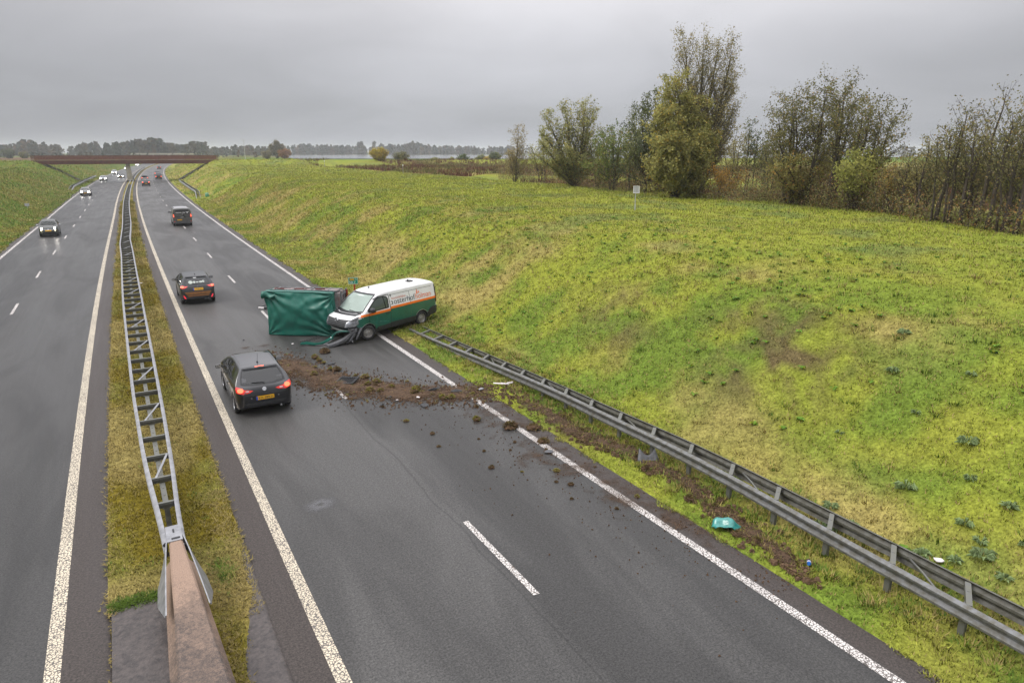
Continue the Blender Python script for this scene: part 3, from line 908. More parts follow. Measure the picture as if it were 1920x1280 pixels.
# ---- roadside rail on the right, its far end knocked down into the verge
GF = [(-4, 11.22), (3.8, 11.32), (6.1, 11.40), (8, 11.47), (9, 11.55), (11.2, 11.62), (12.8, 11.56), (14.4, 11.48), (16.2, 11.52), (18, 11.50), (20, 11.48), (22, 11.44), (24, 11.26), (26, 11.14), (28.6, 11.08)]
GB = [(-4, 11.98), (4.6, 12.02), (8, 12.06), (10, 12.10), (11.7, 12.08), (13, 11.98), (14.4, 11.88), (16, 11.86), (18, 11.84), (20, 11.86), (22.5, 11.86), (25, 11.74), (28.6, 11.68)]
GZ = [(-4, .71), (13, .71), (16, .65), (18, .57), (20, .46), (22, .36), (24, .30), (26, .24), (28.6, .13)]
e = empty('verge_guardrail', (11.7, 12, 0), label='weathered double steel guardrail in front of the right grass slope, far end pushed down', category='guardrail')
off = Vector(e.location)
def gp(x, y, z): return (x - off.x, y - off.y, z - off.z)
yy_ = np.arange(-4, 28.7, .5)
fz = cat(yy_, GZ)
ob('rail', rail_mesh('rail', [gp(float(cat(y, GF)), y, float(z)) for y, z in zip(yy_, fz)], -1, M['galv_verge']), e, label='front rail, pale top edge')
bz = cat(yy_, GZ) + .02
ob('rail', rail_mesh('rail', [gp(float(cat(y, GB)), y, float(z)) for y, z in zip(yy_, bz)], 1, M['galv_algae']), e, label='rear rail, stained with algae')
sp = MB(); sp.box((0, 0, 0), (1, .09, .012)); sp.box((0, .04, -.06), (1, .008, .11)); sp.box((0, -.04, -.06), (1, .008, .11)); sp.box((.12, 0, .009), (.10, .045, .005))
sp_me = sp.mesh('spacer', M['galv_dirty'])
pm = MB(); pm.box((0, 0, -.42), (.055, .10, .86)); pm.box((.035, 0, -.42), (.012, .12, .86)); pm_me = pm.mesh('post', M['galv_dirty'])
bl = MB()
bl.lathe([(-.002, .014), (.012, .012)], n=6, ax='x'); bolt_me = bl.mesh('bolt', M['galv_dark'])
k = 0
for y in np.arange(-3.2, 27.6, 1.335):
    a, b = float(cat(y - .16, GF)), float(cat(y + .16, GB))
    z = float(cat(y, GZ))
    p0, p1 = Vector((a + .01, y - .20, z - .012)), Vector((b - .01, y + .16, z + .005))
    d = p1 - p0
    o = ob('spacer', sp_me, e, gp(*((p0 + p1) / 2)), (0, 0, math.atan2(d.y, d.x)))
    o.scale = (d.length, 1, 1)
    if z > .3:
        o = ob('post', pm_me, e, gp(a + .09, y - .12, z - .06))
    if k % 3 == 1 and y < 24:
        q0, q1 = Vector((a + .02, y - .95, z - .09)), Vector((b - .03, y + .10 - .25, z - .10))
        tb = MB(); tb.tube([q0 - off + Vector((0, -.25, 0)), q0 - off + Vector((.05, 0, 0)), (q0 + q1) / 2 - off + Vector((.06, 0, -.01)), q1 - off], .022, 6)
        tb.build('brace', M['galv_dirty'], e, smooth=True)
    k += 1
# splice bolts along the top of the front rail
for y in np.arange(1.2, 20, 4.0):
    for dy in (-.12, .12, .3):
        a = float(cat(y + dy, GF)); z = float(cat(y + dy, GZ))
        o = ob('bolt', bolt_me, e, gp(a - .075, y + dy, z - .05), (0, 0, math.pi))

def small_rail(pts, name, label, sgn, two=True):
    e = empty(name, (pts[0][0], pts[0][1], 0), label=label, category='guardrail')
    o_ = Vector((pts[0][0], pts[0][1], 0))
    P = [Vector(p) - o_ for p in pts]
    ob('rail', rail_mesh('rail', P, sgn, M['galv']), e)
    d = Vector((P[-1].y - P[0].y, -(P[-1].x - P[0].x), 0)).normalized() * -sgn * .6
    ob('rail', rail_mesh('rail', [p + d for p in P], -sgn, M['galv_dirty']), e)
    spm = MB(); spm.box((0, 0, 0), (1, .08, .02)); spm.box((0, 0, -.06), (1, .02, .12)); sm = spm.mesh('spacer', M['galv_dirty'])
    pmm = MB(); pmm.box((0, 0, -.38), (.09, .06, .74)); pm_ = pmm.mesh('post', M['galv_dark'])
    for i in range(len(P) - 1):
        q = P[i]
        o = ob('spacer', sm, e, q + d * .5 + Vector((0, 0, -.02)), (0, 0, math.atan2(d.y, d.x))); o.scale = (.58, 1, 1)
        if q.z > .5: ob('post', pm_, e, q + d * .15)
    return e
P_ = []
for y in np.arange(133, 206, 3.):
    z = .75 * min(1, (y - 132) / 14)
    P_.append((float(12.1 - .9 * (1 - min(1, (y - 132) / 14)) + cy(y)) , y, z))
small_rail(P_, 'verge_guardrail', 'steel guardrail at the foot of the right slope before the brown bridge', -1)
P_ = []
for y in np.arange(173, 262, 3.):
    z = .75 * min(1, (y - 172) / 10)
    P_.append((float(rx(-10.9, y)), y, z))
small_rail(P_, 'verge_guardrail', 'steel guardrail at the foot of the left slope running under the bridge', 1)

# green damper end of the far rail
e = empty('barrel', (float(13.0 + cy(133)), 133.2, gz(13.0 + cy(133), 133.2)), label='small green bin at the near end of the far right guardrail', category='bin')
b_ = MB(); b_.lathe([(0, .24), (.05, .30), (.35, .33), (.65, .30), (.72, .22)], n=14, ax='z')
b_.build('bin_body', pmat('green_plastic', (.05, .27, .15), .4, var=.2), e, smooth=True, sharp=40)
b_ = MB(); b_.lathe([(.5, .335), (.56, .335)], n=14, ax='z', closed=False); b_.build('band', M['sign_white'], e)

# ================================================================== bridge over the road
e = empty('road_bridge', (5.5, YB, 0), (0, 0, -.046), label='brown weathering steel bridge crossing both carriageways', category='bridge')
x0, x1 = -22.0, 23.1          # along the deck
dk = MB(); dk.box(((x0 + x1) / 2, 3.3, 5.52), (x1 - x0, 6.4, .30)); dk.build('deck', M['concrete_pier'], e)
for yy in (0.05, 6.55):
    g_ = MB()
    # girder: haunched bottom edge at both ends
    prof_ = [(x0, 5.72), (x1, 5.72), (x1, 5.45), (x1 - 3.2, 4.72), (x0 + 2.9, 4.72), (x0, 5.45)]
    vs = [(x, yy - .06, z) for x, z in prof_] + [(x, yy + .06, z) for x, z in prof_]
    g_.add(vs, [(0, 5, 4, 3, 2, 1), (6, 7, 8, 9, 10, 11)] + [(i, (i + 1) % 6, (i + 1) % 6 + 6, i + 6) for i in range(6)])
    g_.box(((x0 + x1) / 2, yy - .10, 4.75), (x1 - x0 - 6.3, .22, .05))
    g_.build('girder', M['rust'], e)
    st_ = MB(); st_.box((0, 0, 0), (.03, .05, .80)); st_me = st_.mesh('stiffener', M['rust'])
    for x in np.arange(x0 + 3.5, x1 - 3.4, 1.9):
        ob('stiffener', st_me, e, (x, yy - .088, 5.20))
    r_ = MB()
    for z in (5.86, 6.92):
        r_.box(((x0 + x1) / 2, yy, z), (x1 - x0, .10, .07))
    r_.build('handrail', M['rust_rail'], e)
    po = MB(); po.box((0, 0, 0), (.07, .09, 1.12)); po_me = po.mesh('rail_post', M['rust_rail'])
    for x in np.arange(x0 + .05, x1, 1.25):
        ob('rail_post', po_me, e, (x, yy - .02, 6.33))
    ba = MB()
    for z in np.arange(6.0, 6.86, .105):
        ba.box(((x0 + x1) / 2, yy + .03, z), (x1 - x0, .02, .062))
    ba.build('railing_infill', M['rust_rail'], e, kind='stuff')
pr_ = MB()
# leaning pier: wider at the foot on its left side
vs = []
for (z, xa, xb) in ((-.05, -.72, .62), (4.70, -.62, .30)):
    for y in (.7, 6.1):
        vs += [(xa, y, z), (xb, y, z)]
pr_.add(vs, [(0, 1, 5, 4), (2, 6, 7, 3), (0, 4, 6, 2), (1, 3, 7, 5), (4, 5, 7, 6), (0, 2, 3, 1)])
pr_.build('pier', M['concrete_pier'], e)
pb = MB(); pb.box((.0, 3.3, .12), (1.9, 6.4, .35)); pb.box((-.15, 3.3, 4.72), (.5, 1.0, .10)); pb.build('pier_foot', M['stone_dark'], e)
for sg in (-1, 1):
    ab = MB()
    xa = (6.4 if sg > 0 else -16.9 + 0.0)
    n = 14
    for i in range(n):       # stepped stone facing up the bank
        t0 = i / n
        if sg > 0: xx = 7.0 + t0 * 13.2
        else: xx = -11.4 - t0 * 8.0
        xw = (13.2 if sg > 0 else 8.0) / n
        zz1 = gz(5.5 + xx, YB)
    top = 4.72
    xs0, xs1 = (11.6, 19.9) if sg > 0 else (-11.2, -19.2)
    ab.add([(xs0, -.6, -.1), (xs1, -.6, top - .05), (xs1 + sg * 3.0, -.6, top + .4), (xs1 + sg * 3.0, -.6, -.1), (xs0, 7.2, -.1), (xs1, 7.2, top - .05), (xs1 + sg * 3.0, 7.2, top + .4), (xs1 + sg * 3.0, 7.2, -.1)],
           [(0, 1, 5, 4), (0, 3, 2, 1), (4, 5, 6, 7), (1, 2, 6, 5), (0, 4, 7, 3), (2, 3, 7, 6)] )
    ab.build('abutment', M['stone_dark'], e)

# second overpass, far down the road
e = empty('road_bridge', (float(cy(640)) + 2, 640, 0), (0, 0, -.126), label='pale grey overpass far beyond the brown bridge', category='bridge')
b_ = MB(); b_.box((0, 0, 6.3), (52, 8, 1.2)); b_.build('deck', M['concrete_pier'], e)
b_ = MB(); b_.box((0, -4.05, 7.5), (52, .1, .08)); b_.box((0, -4.05, 7.2), (52, .1, .06)); b_.build('handrail', M['galv_dark'], e)
for sx in (-10, 1.0, 12):
    b_ = MB(); b_.box((sx, 0, 2.8), (1, 6, 5.8)); b_.build('pier', M['concrete_pier'], e)

# lamp post by the bridge
def lamp_post(x, y, h, label):
    z = gz(x, y)
    e = empty('street_lamp', (x, y, z - .05), label=label, category='street lamp')
    b_ = MB(); b_.tube([(0, 0, 0), (0, 0, h * .5), (0, 0, h)], [.12, .10, .07], 8); b_.build('pole', M['post_grey'], e, smooth=True, sharp=60)
    b_ = MB(); b_.tube([(0, 0, h), (-.4, 0, h + .15), (-1.1, 0, h + .2)], .045, 6); b_.build('arm', M['post_grey'], e)
    b_ = MB(); b_.box((-1.3, 0, h + .2), (.8, .28, .12), taper=.7); b_.build('lamp_head', M['post_grey'], e)
lamp_post(44.0, 268, 8.0, 'tall grey street lamp standing right of the brown bridge')

# ---- marker posts on the bank
def marker(x, y, h, label, box=False):
    z = gz(x, y)
    e = empty('marker_post', (x, y, z - .05), label=label, category='marker post')
    b_ = MB(); b_.tube([(0, 0, 0), (0, 0, h)], .032, 8); b_.build('pole', M['post_grey'], e)
    if box:
        e.rotation_euler = (0, 0, R(-38))
        b_ = MB(); b_.box((.04, -.03, h - .18), (.37, .03, .42)); b_.build('sign_plate', M['sign_grey'], e)
        b_ = MB()
        for c_, d_ in (((.04, -.05, h + .045), (.42, .05, .03)), ((.04, -.05, h - .40), (.42, .05, .03)), ((-.155, -.05, h - .18), (.03, .05, .42)), ((.235, -.05, h - .18), (.03, .05, .42))):
            b_.box(c_, d_)
        b_.build('frame', M['sign_white'], e)
        b_ = MB(); b_.box((.06, -.048, h - .17), (.05, .02, .40)); b_.box((0, 0, .25), (.09, .09, .4)); b_.build('bracket', M['post_grey'], e)
    else:
        b_ = MB(); b_.box((0, 0, h + .02), (.17, .05, .26)); b_.build('cap', M['sign_white'], e)
marker(30.6, 36.4, 1.62, 'grey square sign plate on a thin pole on the bank top before the trees', True)
marker(44.2, 114, 1.55, 'thin white marker post on the bank, left of the first tree of the row')
marker(44.3, 164, 1.5, 'thin white marker post on the bank, beyond the other one towards the lake')
lx = float(rx(-12.4, 117.0))
e = empty('marker_post', (lx, 117.0, gz(lx, 117.0)), label='small pale plate on a short post low on the left grass slope', category='marker post')
b_ = MB(); b_.box((0, 0, .45), (.55, .06, .38)); b_.build('plate', M['sign_grey'], e)
b_ = MB(); b_.box((0, .05, .2), (.08, .06, .5)); b_.build('pole', M['post_grey'], e)

# ---- lettering helper
def text_mesh(txt, size, mat=None, extrude=0.0):
    c = bpy.data.curves.new('text', 'FONT')
    c.body = txt; c.size = size; c.extrude = extrude; c.resolution_u = 3
    o = bpy.data.objects.new('text', c)
    COL.objects.link(o)
    dg = bpy.context.evaluated_depsgraph_get()
    me = bpy.data.meshes.new_from_object(o.evaluated_get(dg))
    bpy.data.objects.remove(o); bpy.data.curves.remove(c)
    if mat is not None:
        me.materials.clear(); me.materials.append(mat)
    return me
def text_obj(txt, w, h, loc, mat, parent, rot=(R(90), 0, 0), name='lettering'):
    """flat lettering scaled to width w and height h, centred at loc"""
    me = text_mesh(txt, 1.0, mat)
    co = np.zeros(len(me.vertices) * 3); me.vertices.foreach_get('co', co); co = co.reshape(-1, 3)
    mn, mx = co.min(0), co.max(0)
    co[:, 0] = (co[:, 0] - (mn[0] + mx[0]) / 2) * w / (mx[0] - mn[0])
    co[:, 1] = (co[:, 1] - (mn[1] + mx[1]) / 2) * h / (mx[1] - mn[1])
    me.vertices.foreach_set('co', co.ravel()); me.update()
    return ob(name, me, parent, loc, rot)

# ---- green distance sign behind the van
sx_, sy_ = 11.05, 36.55
e = empty('distance_sign', (sx_, sy_, gz(sx_, sy_) - .05), (0, 0, R(-17)), label='small green distance sign on a red post behind the white van', category='sign')
b_ = MB(); b_.tube([(0, .03, 0), (0, .03, 1.3)], .045, 8); b_.build('post', M['post_red'], e)
b_ = MB(); b_.box((-.06, -.02, 1.28), (.52, .025, .36)); b_.build('sign_plate', M['sign_green'], e)
b_ = MB(); b_.box((-.12, -.038, 1.355), (.24, .012, .10)); b_.build('yellow_panel', M['sign_yellow'], e)
e.location.z -= .2
text_obj('N33', .20, .07, (-.12, -.046, 1.355), M['ink_dark'], e)
text_obj('Re', .09, .07, (.11, -.036, 1.36), M['ink_white'], e)
text_obj('50.7', .34, .12, (-.10, -.036, 1.20), M['ink_white'], e)
b_ = MB()
for c_, d_ in (((-.06, -.035, 1.452), (.51, .004, .012)), ((-.06, -.035, 1.108), (.51, .004, .012)), ((-.312, -.035, 1.28), (.012, .004, .34)), ((.192, -.035, 1.28), (.012, .004, .34))): b_.box(c_, d_)
b_.build('border', M['ink_white'], e)

# ================================================================== vehicles
def keyf(keys, y):
    xs = [k[0] for k in keys]; v = [k[1] for k in keys]
    return np.interp(y, xs, v)

class Body:
    """smooth car shell from silhouette curves, with panels, openings and panes laid on its surface.
    local axes: x to the right, y forward (0 = rear bumper), z up"""
    def __init__(s, L, zt, zb, hw, hr, zbelt, zroof, ny=90, ns=18, tuck=.06, rc=.09):
        s.L = L
        # denser stations at both ends
        t = np.linspace(0, 1, ny)
        ys = L * (0.5 - 0.5 * np.cos(np.pi * t)) * .55 + L * t * .45
        V = []; F = []
        nt_ = 6; na = 5
        m = None
        for y in ys:
            ztop = float(keyf(zt, y)); zbot = float(keyf(zb, y)); w0 = float(keyf(hw, y)); wr = float(keyf(hr, y))
            r = min(rc, .4 * (ztop - zbot))
            def w(z):
                if z <= zbelt:
                    q = (zbelt - z) / max(zbelt - .2, .1)
                    return w0 * (1 - tuck * q * q)
                q = (z - zbelt) / (zroof - zbelt)
                return w0 - max(0, (w0 - wr)) * q ** 1.15
            zs = np.linspace(zbot + .03, ztop - r, ns)
            half = [(0, zbot), (.5 * w(zbot), zbot), (.93 * w(zbot), zbot)]
            half += [(w(z), z) for z in zs]
            wt = w(ztop - r)
            for k in range(1, na + 1):
                a = math.pi / 2 * k / na
                half.append((wt - r + r * math.cos(a), ztop - r + r * math.sin(a)))
            we = wt - r
            crown = min(.045, .05 * we)
            for k in range(1, nt_ + 1):
                x = we * (1 - k / nt_)
                half.append((x, ztop + crown * (1 - (x / max(we, 1e-3)) ** 2)))
            full = [(x, z) for x, z in half] + [(-x, z) for x, z in reversed(half[1:-1])]
            m = len(full)
            V += [(x, y, z) for x, z in full]
        n = len(ys)
        for i in range(n - 1):
            for k in range(m):
                k2 = (k + 1) % m
                F.append((i * m + k, i * m + k2, (i + 1) * m + k2, (i + 1) * m + k))
        # closed ends
        for i0, flip in ((0, False), ((n - 1) * m, True)):
            c = np.mean([V[i0 + k] for k in range(m)], axis=0)
            V.append(tuple(c)); ci = len(V) - 1
            for k in range(m):
                k2 = (k + 1) % m
                F.append((i0 + k2, i0 + k, ci) if not flip else (i0 + k, i0 + k2, ci))
        s.V = np.array(V); s.F = F
        s.bvh = BVHTree.FromPolygons([tuple(v) for v in V], F)
        s.cuts = []
    AX = {'L': (lambda a, b: Vector((-4, a, b)), Vector((1, 0, 0))), 'R': (lambda a, b: Vector((4, a, b)), Vector((-1, 0, 0))),
          'B': (lambda a, b: Vector((a, -4, b)), Vector((0, 1, 0))), 'F': (lambda a, b: Vector((a, 12, b)), Vector((0, -1, 0))),
          'T': (lambda a, b: Vector((a, b, 6)), Vector((0, 0, -1)))}
    def hit(s, ax, a, b, off=0.0):
        f, d = s.AX[ax]
        o = f(a, b)
        h, nrm, _, _ = s.bvh.ray_cast(o, d, 20)
        if h is None:
            # just outside the silhouette: slide to the nearest point of the shell
            best, nrm, _, _ = s.bvh.find_nearest(o + d * (3.2 if ax in 'LR' else (4.2 if ax == 'B' else (12 - s.L if ax == 'F' else 4.5))))
            h = best
        if nrm.dot(d) > 0: nrm = -nrm
        return h + nrm * off
    def patch(s, ax, poly, name, mat, parent, off=.006, step=.06, smooth=True, **props):
        me = s.patch_mesh(ax, poly, name, mat, off, step, smooth)
        return ob(name, me, parent, **props)
    def patch_mesh(s, ax, poly, name, mat, off=.006, step=.06, smooth=True):
        bd = []
        n = len(poly)
        for i in range(n):
            p, q = np.array(poly[i], float), np.array(poly[(i + 1) % n], float)
            k = max(1, int(np.linalg.norm(q - p) / step))
            for j in range(k): bd.append(tuple(p + (q - p) * j / k))
        nb = len(bd)
        pts = [Vector(p) for p in bd]
        P = np.array(poly)
        for a in np.arange(P[:, 0].min() + step * .5, P[:, 0].max(), step):
            for b in np.arange(P[:, 1].min() + step * .5, P[:, 1].max(), step):
                if inpoly(a, b, poly) and dpoly(a, b, poly) > step * .35: pts.append(Vector((a, b)))
        vo, eo, fo, ov, oe, of = delaunay_2d_cdt(pts, [(i, (i + 1) % nb) for i in range(nb)], [], 1, 1e-5)
        V = [s.hit(ax, p.x, p.y, off) for p in vo]
        d = s.AX[ax][1]
        fs = []
        for f in fo:
            nr = (V[f[1]] - V[f[0]]).cross(V[f[2]] - V[f[0]])
            fs.append(tuple(f) if nr.dot(d) < 0 else tuple(reversed(f)))
        cnt = {}
        for f in fs:
            for i in range(len(f)):
                e_ = (f[i], f[(i + 1) % len(f)]); cnt[e_] = 1
        nv = len(V)
        low = {}
        for (a, b) in list(cnt):
            if (b, a) not in cnt:
                for q in (a, b):
                    if q not in low:
                        low[q] = len(V); V.append(V[q] + d * (abs(off) + .012))
                fs.append((b, a, low[a], low[b]))
        return mesh_np(name, V, fs, mat, smooth, 40)
    def seal(s, ax, poly, name, mat, parent, wd=.03, off=.008, step=.07):
        bd = []
        n = len(poly)
        for i in range(n):
            p, q = np.array(poly[i], float), np.array(poly[(i + 1) % n], float)
            k = max(1, int(np.linalg.norm(q - p) / step))
            for j in range(k): bd.append(p + (q - p) * j / k)
        bd = np.array(bd); m = len(bd)
        c = bd.mean(0)
        tang = np.roll(bd, -1, 0) - np.roll(bd, 1, 0)
        nr = np.stack([tang[:, 1], -tang[:, 0]], 1); nr /= np.linalg.norm(nr, axis=1)[:, None] + 1e-9
        sg = np.sign(((bd - c) * nr).sum())
        out = bd + nr * sg * wd * .5; inn = bd - nr * sg * wd * .5
        V = [s.hit(ax, *p, off) for p in out] + [s.hit(ax, *p, off) for p in inn]
        d = s.AX[ax][1]
        V += [v + d * (.03) for v in V[m:2 * m]] 
        fs = []
        for i in range(m):
            j = (i + 1) % m
            q = (i, j, m + j, m + i)
            nn = (V[j] - V[i]).cross(V[m + i] - V[i])
            fs.append(q if nn.dot(d) < 0 else q[::-1])
            fs.append((m + i, m + j, 2 * m + j, 2 * m + i))
        return ob(name, mesh_np(name, V, fs, mat, True, 40), parent)
    def cut(s, ax, poly, low=False):
        s.cuts.append((ax, poly, low))
    def shell(s, name, mat, parent, lower=None):
        V = s.V.copy(); F = s.F
        cen = np.array([V[list(f)].mean(0) for f in F])
        A = np.array([np.cross(V[f[1]] - V[f[0]], V[f[2]] - V[f[0]]) for f in F])
        A /= np.linalg.norm(A, axis=1)[:, None] + 1e-12
        kill = np.zeros(len(F), bool)
        owner = np.full(len(F), -1)
        for ci, (ax, poly, low) in enumerate(s.cuts):
            for i in range(len(F)):
                if kill[i]: continue
                c, nr = cen[i], A[i]
                if ax == 'L' and not (c[0] < -.3 and (nr[0] < -.3 or low)): continue
                if ax == 'R' and not (c[0] > .3 and (nr[0] > .3 or low)): continue
                if ax == 'F' and not (nr[1] > .15 and c[1] > s.L * .3): continue
                if ax == 'B' and not (nr[1] < -.15 and c[1] < s.L * .5): continue
                a, b = (c[1], c[2]) if ax in 'LR' else (c[0], c[2])
                if inpoly(a, b, poly): kill[i] = True; owner[i] = ci
        dead = {}
        alive = set()
        for i, f in enumerate(F):
            for v in f:
                if kill[i]: dead[v] = owner[i]
                else: alive.add(v)
        for v, ci in dead.items():
            if v not in alive: continue
            ax, poly, low = s.cuts[ci]
            p = V[v]
            a, b = (p[1], p[2]) if ax in 'LR' else (p[0], p[2])
            qa, qb = npoly(a, b, poly)
            if math.hypot(qa - a, qb - b) < .12:
                if low and p[2] < .34: continue
                h = s.hit(ax, qa, qb)
                if (h - Vector(p)).length < .3: V[v] = h
        keep = [i for i in range(len(F)) if not kill[i]]
        me = mesh_np(name, V, [F[i] for i in keep], mat if lower is None else [mat, lower[1]], True, 38)
        if lower is not None:
            me.polygons.foreach_set('material_index', [1 if cen[i][2] < lower[0] or (len(lower) > 2 and cen[i][1] > 4.42 and cen[i][2] < lower[2]) else 0 for i in keep])
        return ob(name, me, parent)

def inpoly(x, y, poly):
    r = False; n = len(poly); j = n - 1
    for i in range(n):
        xi, yi = poly[i]; xj, yj = poly[j]
        if (yi > y) != (yj > y) and x < (xj - xi) * (y - yi) / (yj - yi) + xi: r = not r
        j = i
    return r
def npoly(x, y, poly):
    best = None; bd = 1e9; n = len(poly)
    for i in range(n):
        ax, ay = poly[i]; bx, by = poly[(i + 1) % n]
        dx, dy = bx - ax, by - ay
        L2 = dx * dx + dy * dy
        t = 0 if L2 == 0 else max(0, min(1, ((x - ax) * dx + (y - ay) * dy) / L2))
        px_, py_ = ax + t * dx, ay + t * dy
        d = math.hypot(px_ - x, py_ - y)
        if d < bd: bd = d; best = (px_, py_)
    return best
def dpoly(x, y, poly):
    q = npoly(x, y, poly); return math.hypot(q[0] - x, q[1] - y)
def mirx(poly): return [(-a, b) for a, b in reversed(poly)]
def rrect(cx, cz, w, h, r=.02):
    pts = []
    for sx, sz, a0 in ((1, 1, 0), (-1, 1, 90), (-1, -1, 180), (1, -1, 270)):
        for k in range(4):
            a = R(a0 + 30 * k)
            pts.append((cx + sx * (w / 2 - r) + r * math.cos(a), cz + sz * (h / 2 - r) + r * math.sin(a)))
    return pts
def ell(cx, cz, w, h, n=18):
    return [(cx + w / 2 * math.cos(2 * math.pi * k / n), cz + h / 2 * math.sin(2 * math.pi * k / n)) for k in range(n)]
def archpoly(y, r, zc, n=18):
    return [(y + r * math.cos(math.pi * k / n), zc + r * math.sin(math.pi * k / n)) for k in range(n + 1)] + [(y - r, -.2), (y + r, -.2)]

def wheel_meshes(r, w, rimmat, spokes=7, steel=False):
    t = MB()
    t.lathe([(-w / 2 + .02, r * .64), (-w / 2, r * .72), (-w / 2 + .005, r * .90), (-w / 2 + .03, r * .975), (-w * .2, r), (-w * .19, r * .985), (-w * .05, r * .985), (-w * .045, r), (w * .045, r), (w * .05, r * .985), (w * .19, r * .985), (w * .2, r), (w / 2 - .03, r * .975), (w / 2 - .005, r * .90), (w / 2, r * .72), (w / 2 - .02, r * .64)], n=28, closed=False)
    t.lathe([(-w * .1, r * .66), (-w * .08, .02)], n=20, closed=False)
    tyre = t.mesh('wheel', M['rubber'], True, 45)
    q = MB()
    # outer face is at +x
    q.lathe([(-w / 2 + .03, r * .66), (w / 2 - .03, r * .66), (w / 2 - .015, r * .62), (w / 2 - .045, r * .58), (w * .12, r * .56)], n=28, closed=False)
    q.lathe([(w * .30, r * .19), (w * .36, r * .14), (w * .36, .004)], n=16, closed=False)
    if steel:
        q.lathe([(w * .14, r * .57), (w * .30, r * .45), (w * .22, r * .36), (w * .30, r * .2)], n=28, closed=False)
    else:
        for k in range(spokes):
            a = 2 * math.pi * k / spokes
            c_, s_ = math.cos(a), math.sin(a)
            p0 = (w * .31, r * .12 * c_, r * .12 * s_); p1 = (w * .33, r * .60 * c_, r * .60 * s_)
            q.bar(p0, p1, .035 + r * .07, .03, up=(1, 0, 0))
    rim = q.mesh('rim', rimmat, True, 30)
    d = MB(); d.lathe([(w * .05, r * .58), (w * .05, .01)], n=20, closed=False)
    if steel:
        for k in range(10):
            a = 2 * math.pi * (k + .5) / 10
            d.lathe([(w * .262, .028), (w * .27, .026)], axis_pt=(0, r * .42 * math.cos(a), r * .42 * math.sin(a)), n=8)
    disc = d.mesh('brake_disc', M['blackplastic'])
    return tyre, rim, disc
def add_wheel(parent, wm, x, y, z, side, steer=0):
    tyre, rim, disc = wm
    o = ob('wheel', tyre, parent, (x, y, z), (0, 0, (0 if side > 0 else math.pi) + steer))
    ob('rim', rim, o); ob('brake_disc', disc, o)
    return o
def wheelhouse(parent, y, r, hw, zc):
    b_ = MB()
    for sg in (-1, 1):
        vs = []; n = 10
        for k in range(n + 1):
            a = math.pi * k / n
            for x in (hw - .02, hw - .34):
                vs.append((sg * x, y + r * math.cos(a), zc + r * math.sin(a)))
        b_.add(vs, [(2 * k, 2 * k + 1, 2 * k + 3, 2 * k + 2) for k in range(n)])
        b_.add([(sg * (hw - .34), y + r * math.cos(math.pi * k / n), zc + r * math.sin(math.pi * k / n)) for k in range(n + 1)] + [(sg * (hw - .34), y - r, .2), (sg * (hw - .34), y + r, .2)], [tuple(range(n + 3))])
    b_.build('wheel_well', M['blackplastic'], parent)
def arch_lip(B, ax, y, r, zc, mat, parent):
    poly = [(y + r * math.cos(math.pi * k / 16), zc + r * math.sin(math.pi * k / 16)) for k in range(17)]
    V = []; fs = []
    for a, b in poly:
        da, db = (a - y) / r, (b - zc) / r
        V += [B.hit(ax, a - da * .015, b - db * .015, .010), B.hit(ax, a + da * .03, b + db * .03, .008), B.hit(ax, a - da * .015, b - db * .015, .004) + B.AX[ax][1] * .05]
    for i in range(16):
        a, b = 3 * i, 3 * i + 3
        fs += [(a, b, b + 1, a + 1), (a, a + 2, b + 2, b)]
    ob('arch_lip', mesh_np('arch_lip', V, fs, mat, True), parent)
def mirror_part(parent, x, y, z, sg, mat, sz=1.0, label=None):
    bm = bmesh.new()
    bmesh.ops.create_uvsphere(bm, u_segments=14, v_segments=9, radius=1)
    for v in bm.verts:
        c_ = v.co
        v.co = Vector((math.copysign(abs(c_.x) ** .7, c_.x) * .105 * sz, (c_.y if c_.y > 0 else c_.y * .45) * .085 * sz, math.copysign(abs(c_.z) ** .75, c_.z) * .075 * sz))
        v.co += Vector((x + sg * .12, y, z))
    me = bpy.data.meshes.new('mirror'); bm.to_mesh(me); bm.free()
    me.materials.append(mat); me.polygons.foreach_set('use_smooth', [True] * len(me.polygons))
    o = ob('mirror', me, parent)
    b_ = MB(); b_.bar((x - sg * .06, y, z - .045), (x + sg * .08, y, z - .03), .05, .035); b_.build('mirror_arm', M['blackplastic'], o)
    b_ = MB(); b_.box((x + sg * .12, y - .040 * sz, z), (.17 * sz, .012, .11 * sz)); b_.build('mirror_glass', M['chrome'], o)
    return o
def seats(parent, rows, z0=.32, w=.44):
    for (y, xs, back) in rows:
        for x in xs:
            b_ = MB()
            b_.box((x, y, z0 + .08), (w, .48, .16)); b_.box((x, y - .27, z0 + .42), (w - .02, .14, .62), rot=Matrix.Rotation(R(-12), 3, 'X'))
            b_.box((x, y - .36, z0 + .84), (.25, .09, .18))
            b_.build('seat', M['seat'], parent)
def number_plate(B, ax, cx, cz, w, h, txt, parent, blue=True, off=.014):
    o = B.patch(ax, rrect(cx, cz, w, h, .012), 'number_plate', M['plate'], parent, off=off, step=.12, smooth=False)
    if blue:
        sgn = -1 if ax == 'B' else 1
        B.patch(ax, rrect(cx + sgn * (w / 2 - .022), cz, .045, h - .004, .006), 'country_strip', M['plate_blue'], o, off=off + .003, step=.12, smooth=False)
    if txt:
        p = B.hit(ax, cx, cz, off + .004); p2 = B.hit(ax, cx, cz + .04, off + .004)
        tilt = math.atan2(p2.y - p.y, p2.z - p.z)
        d = -.004 if ax == 'B' else .004
        text_obj(txt, w * .80, h * .62, (cx + (.018 if ax == 'B' else -.018), p.y + d, cz), M['ink_dark'], o, (R(90) - tilt, 0, 0) if ax == 'B' else (R(90) + tilt, 0, math.pi))
    return o
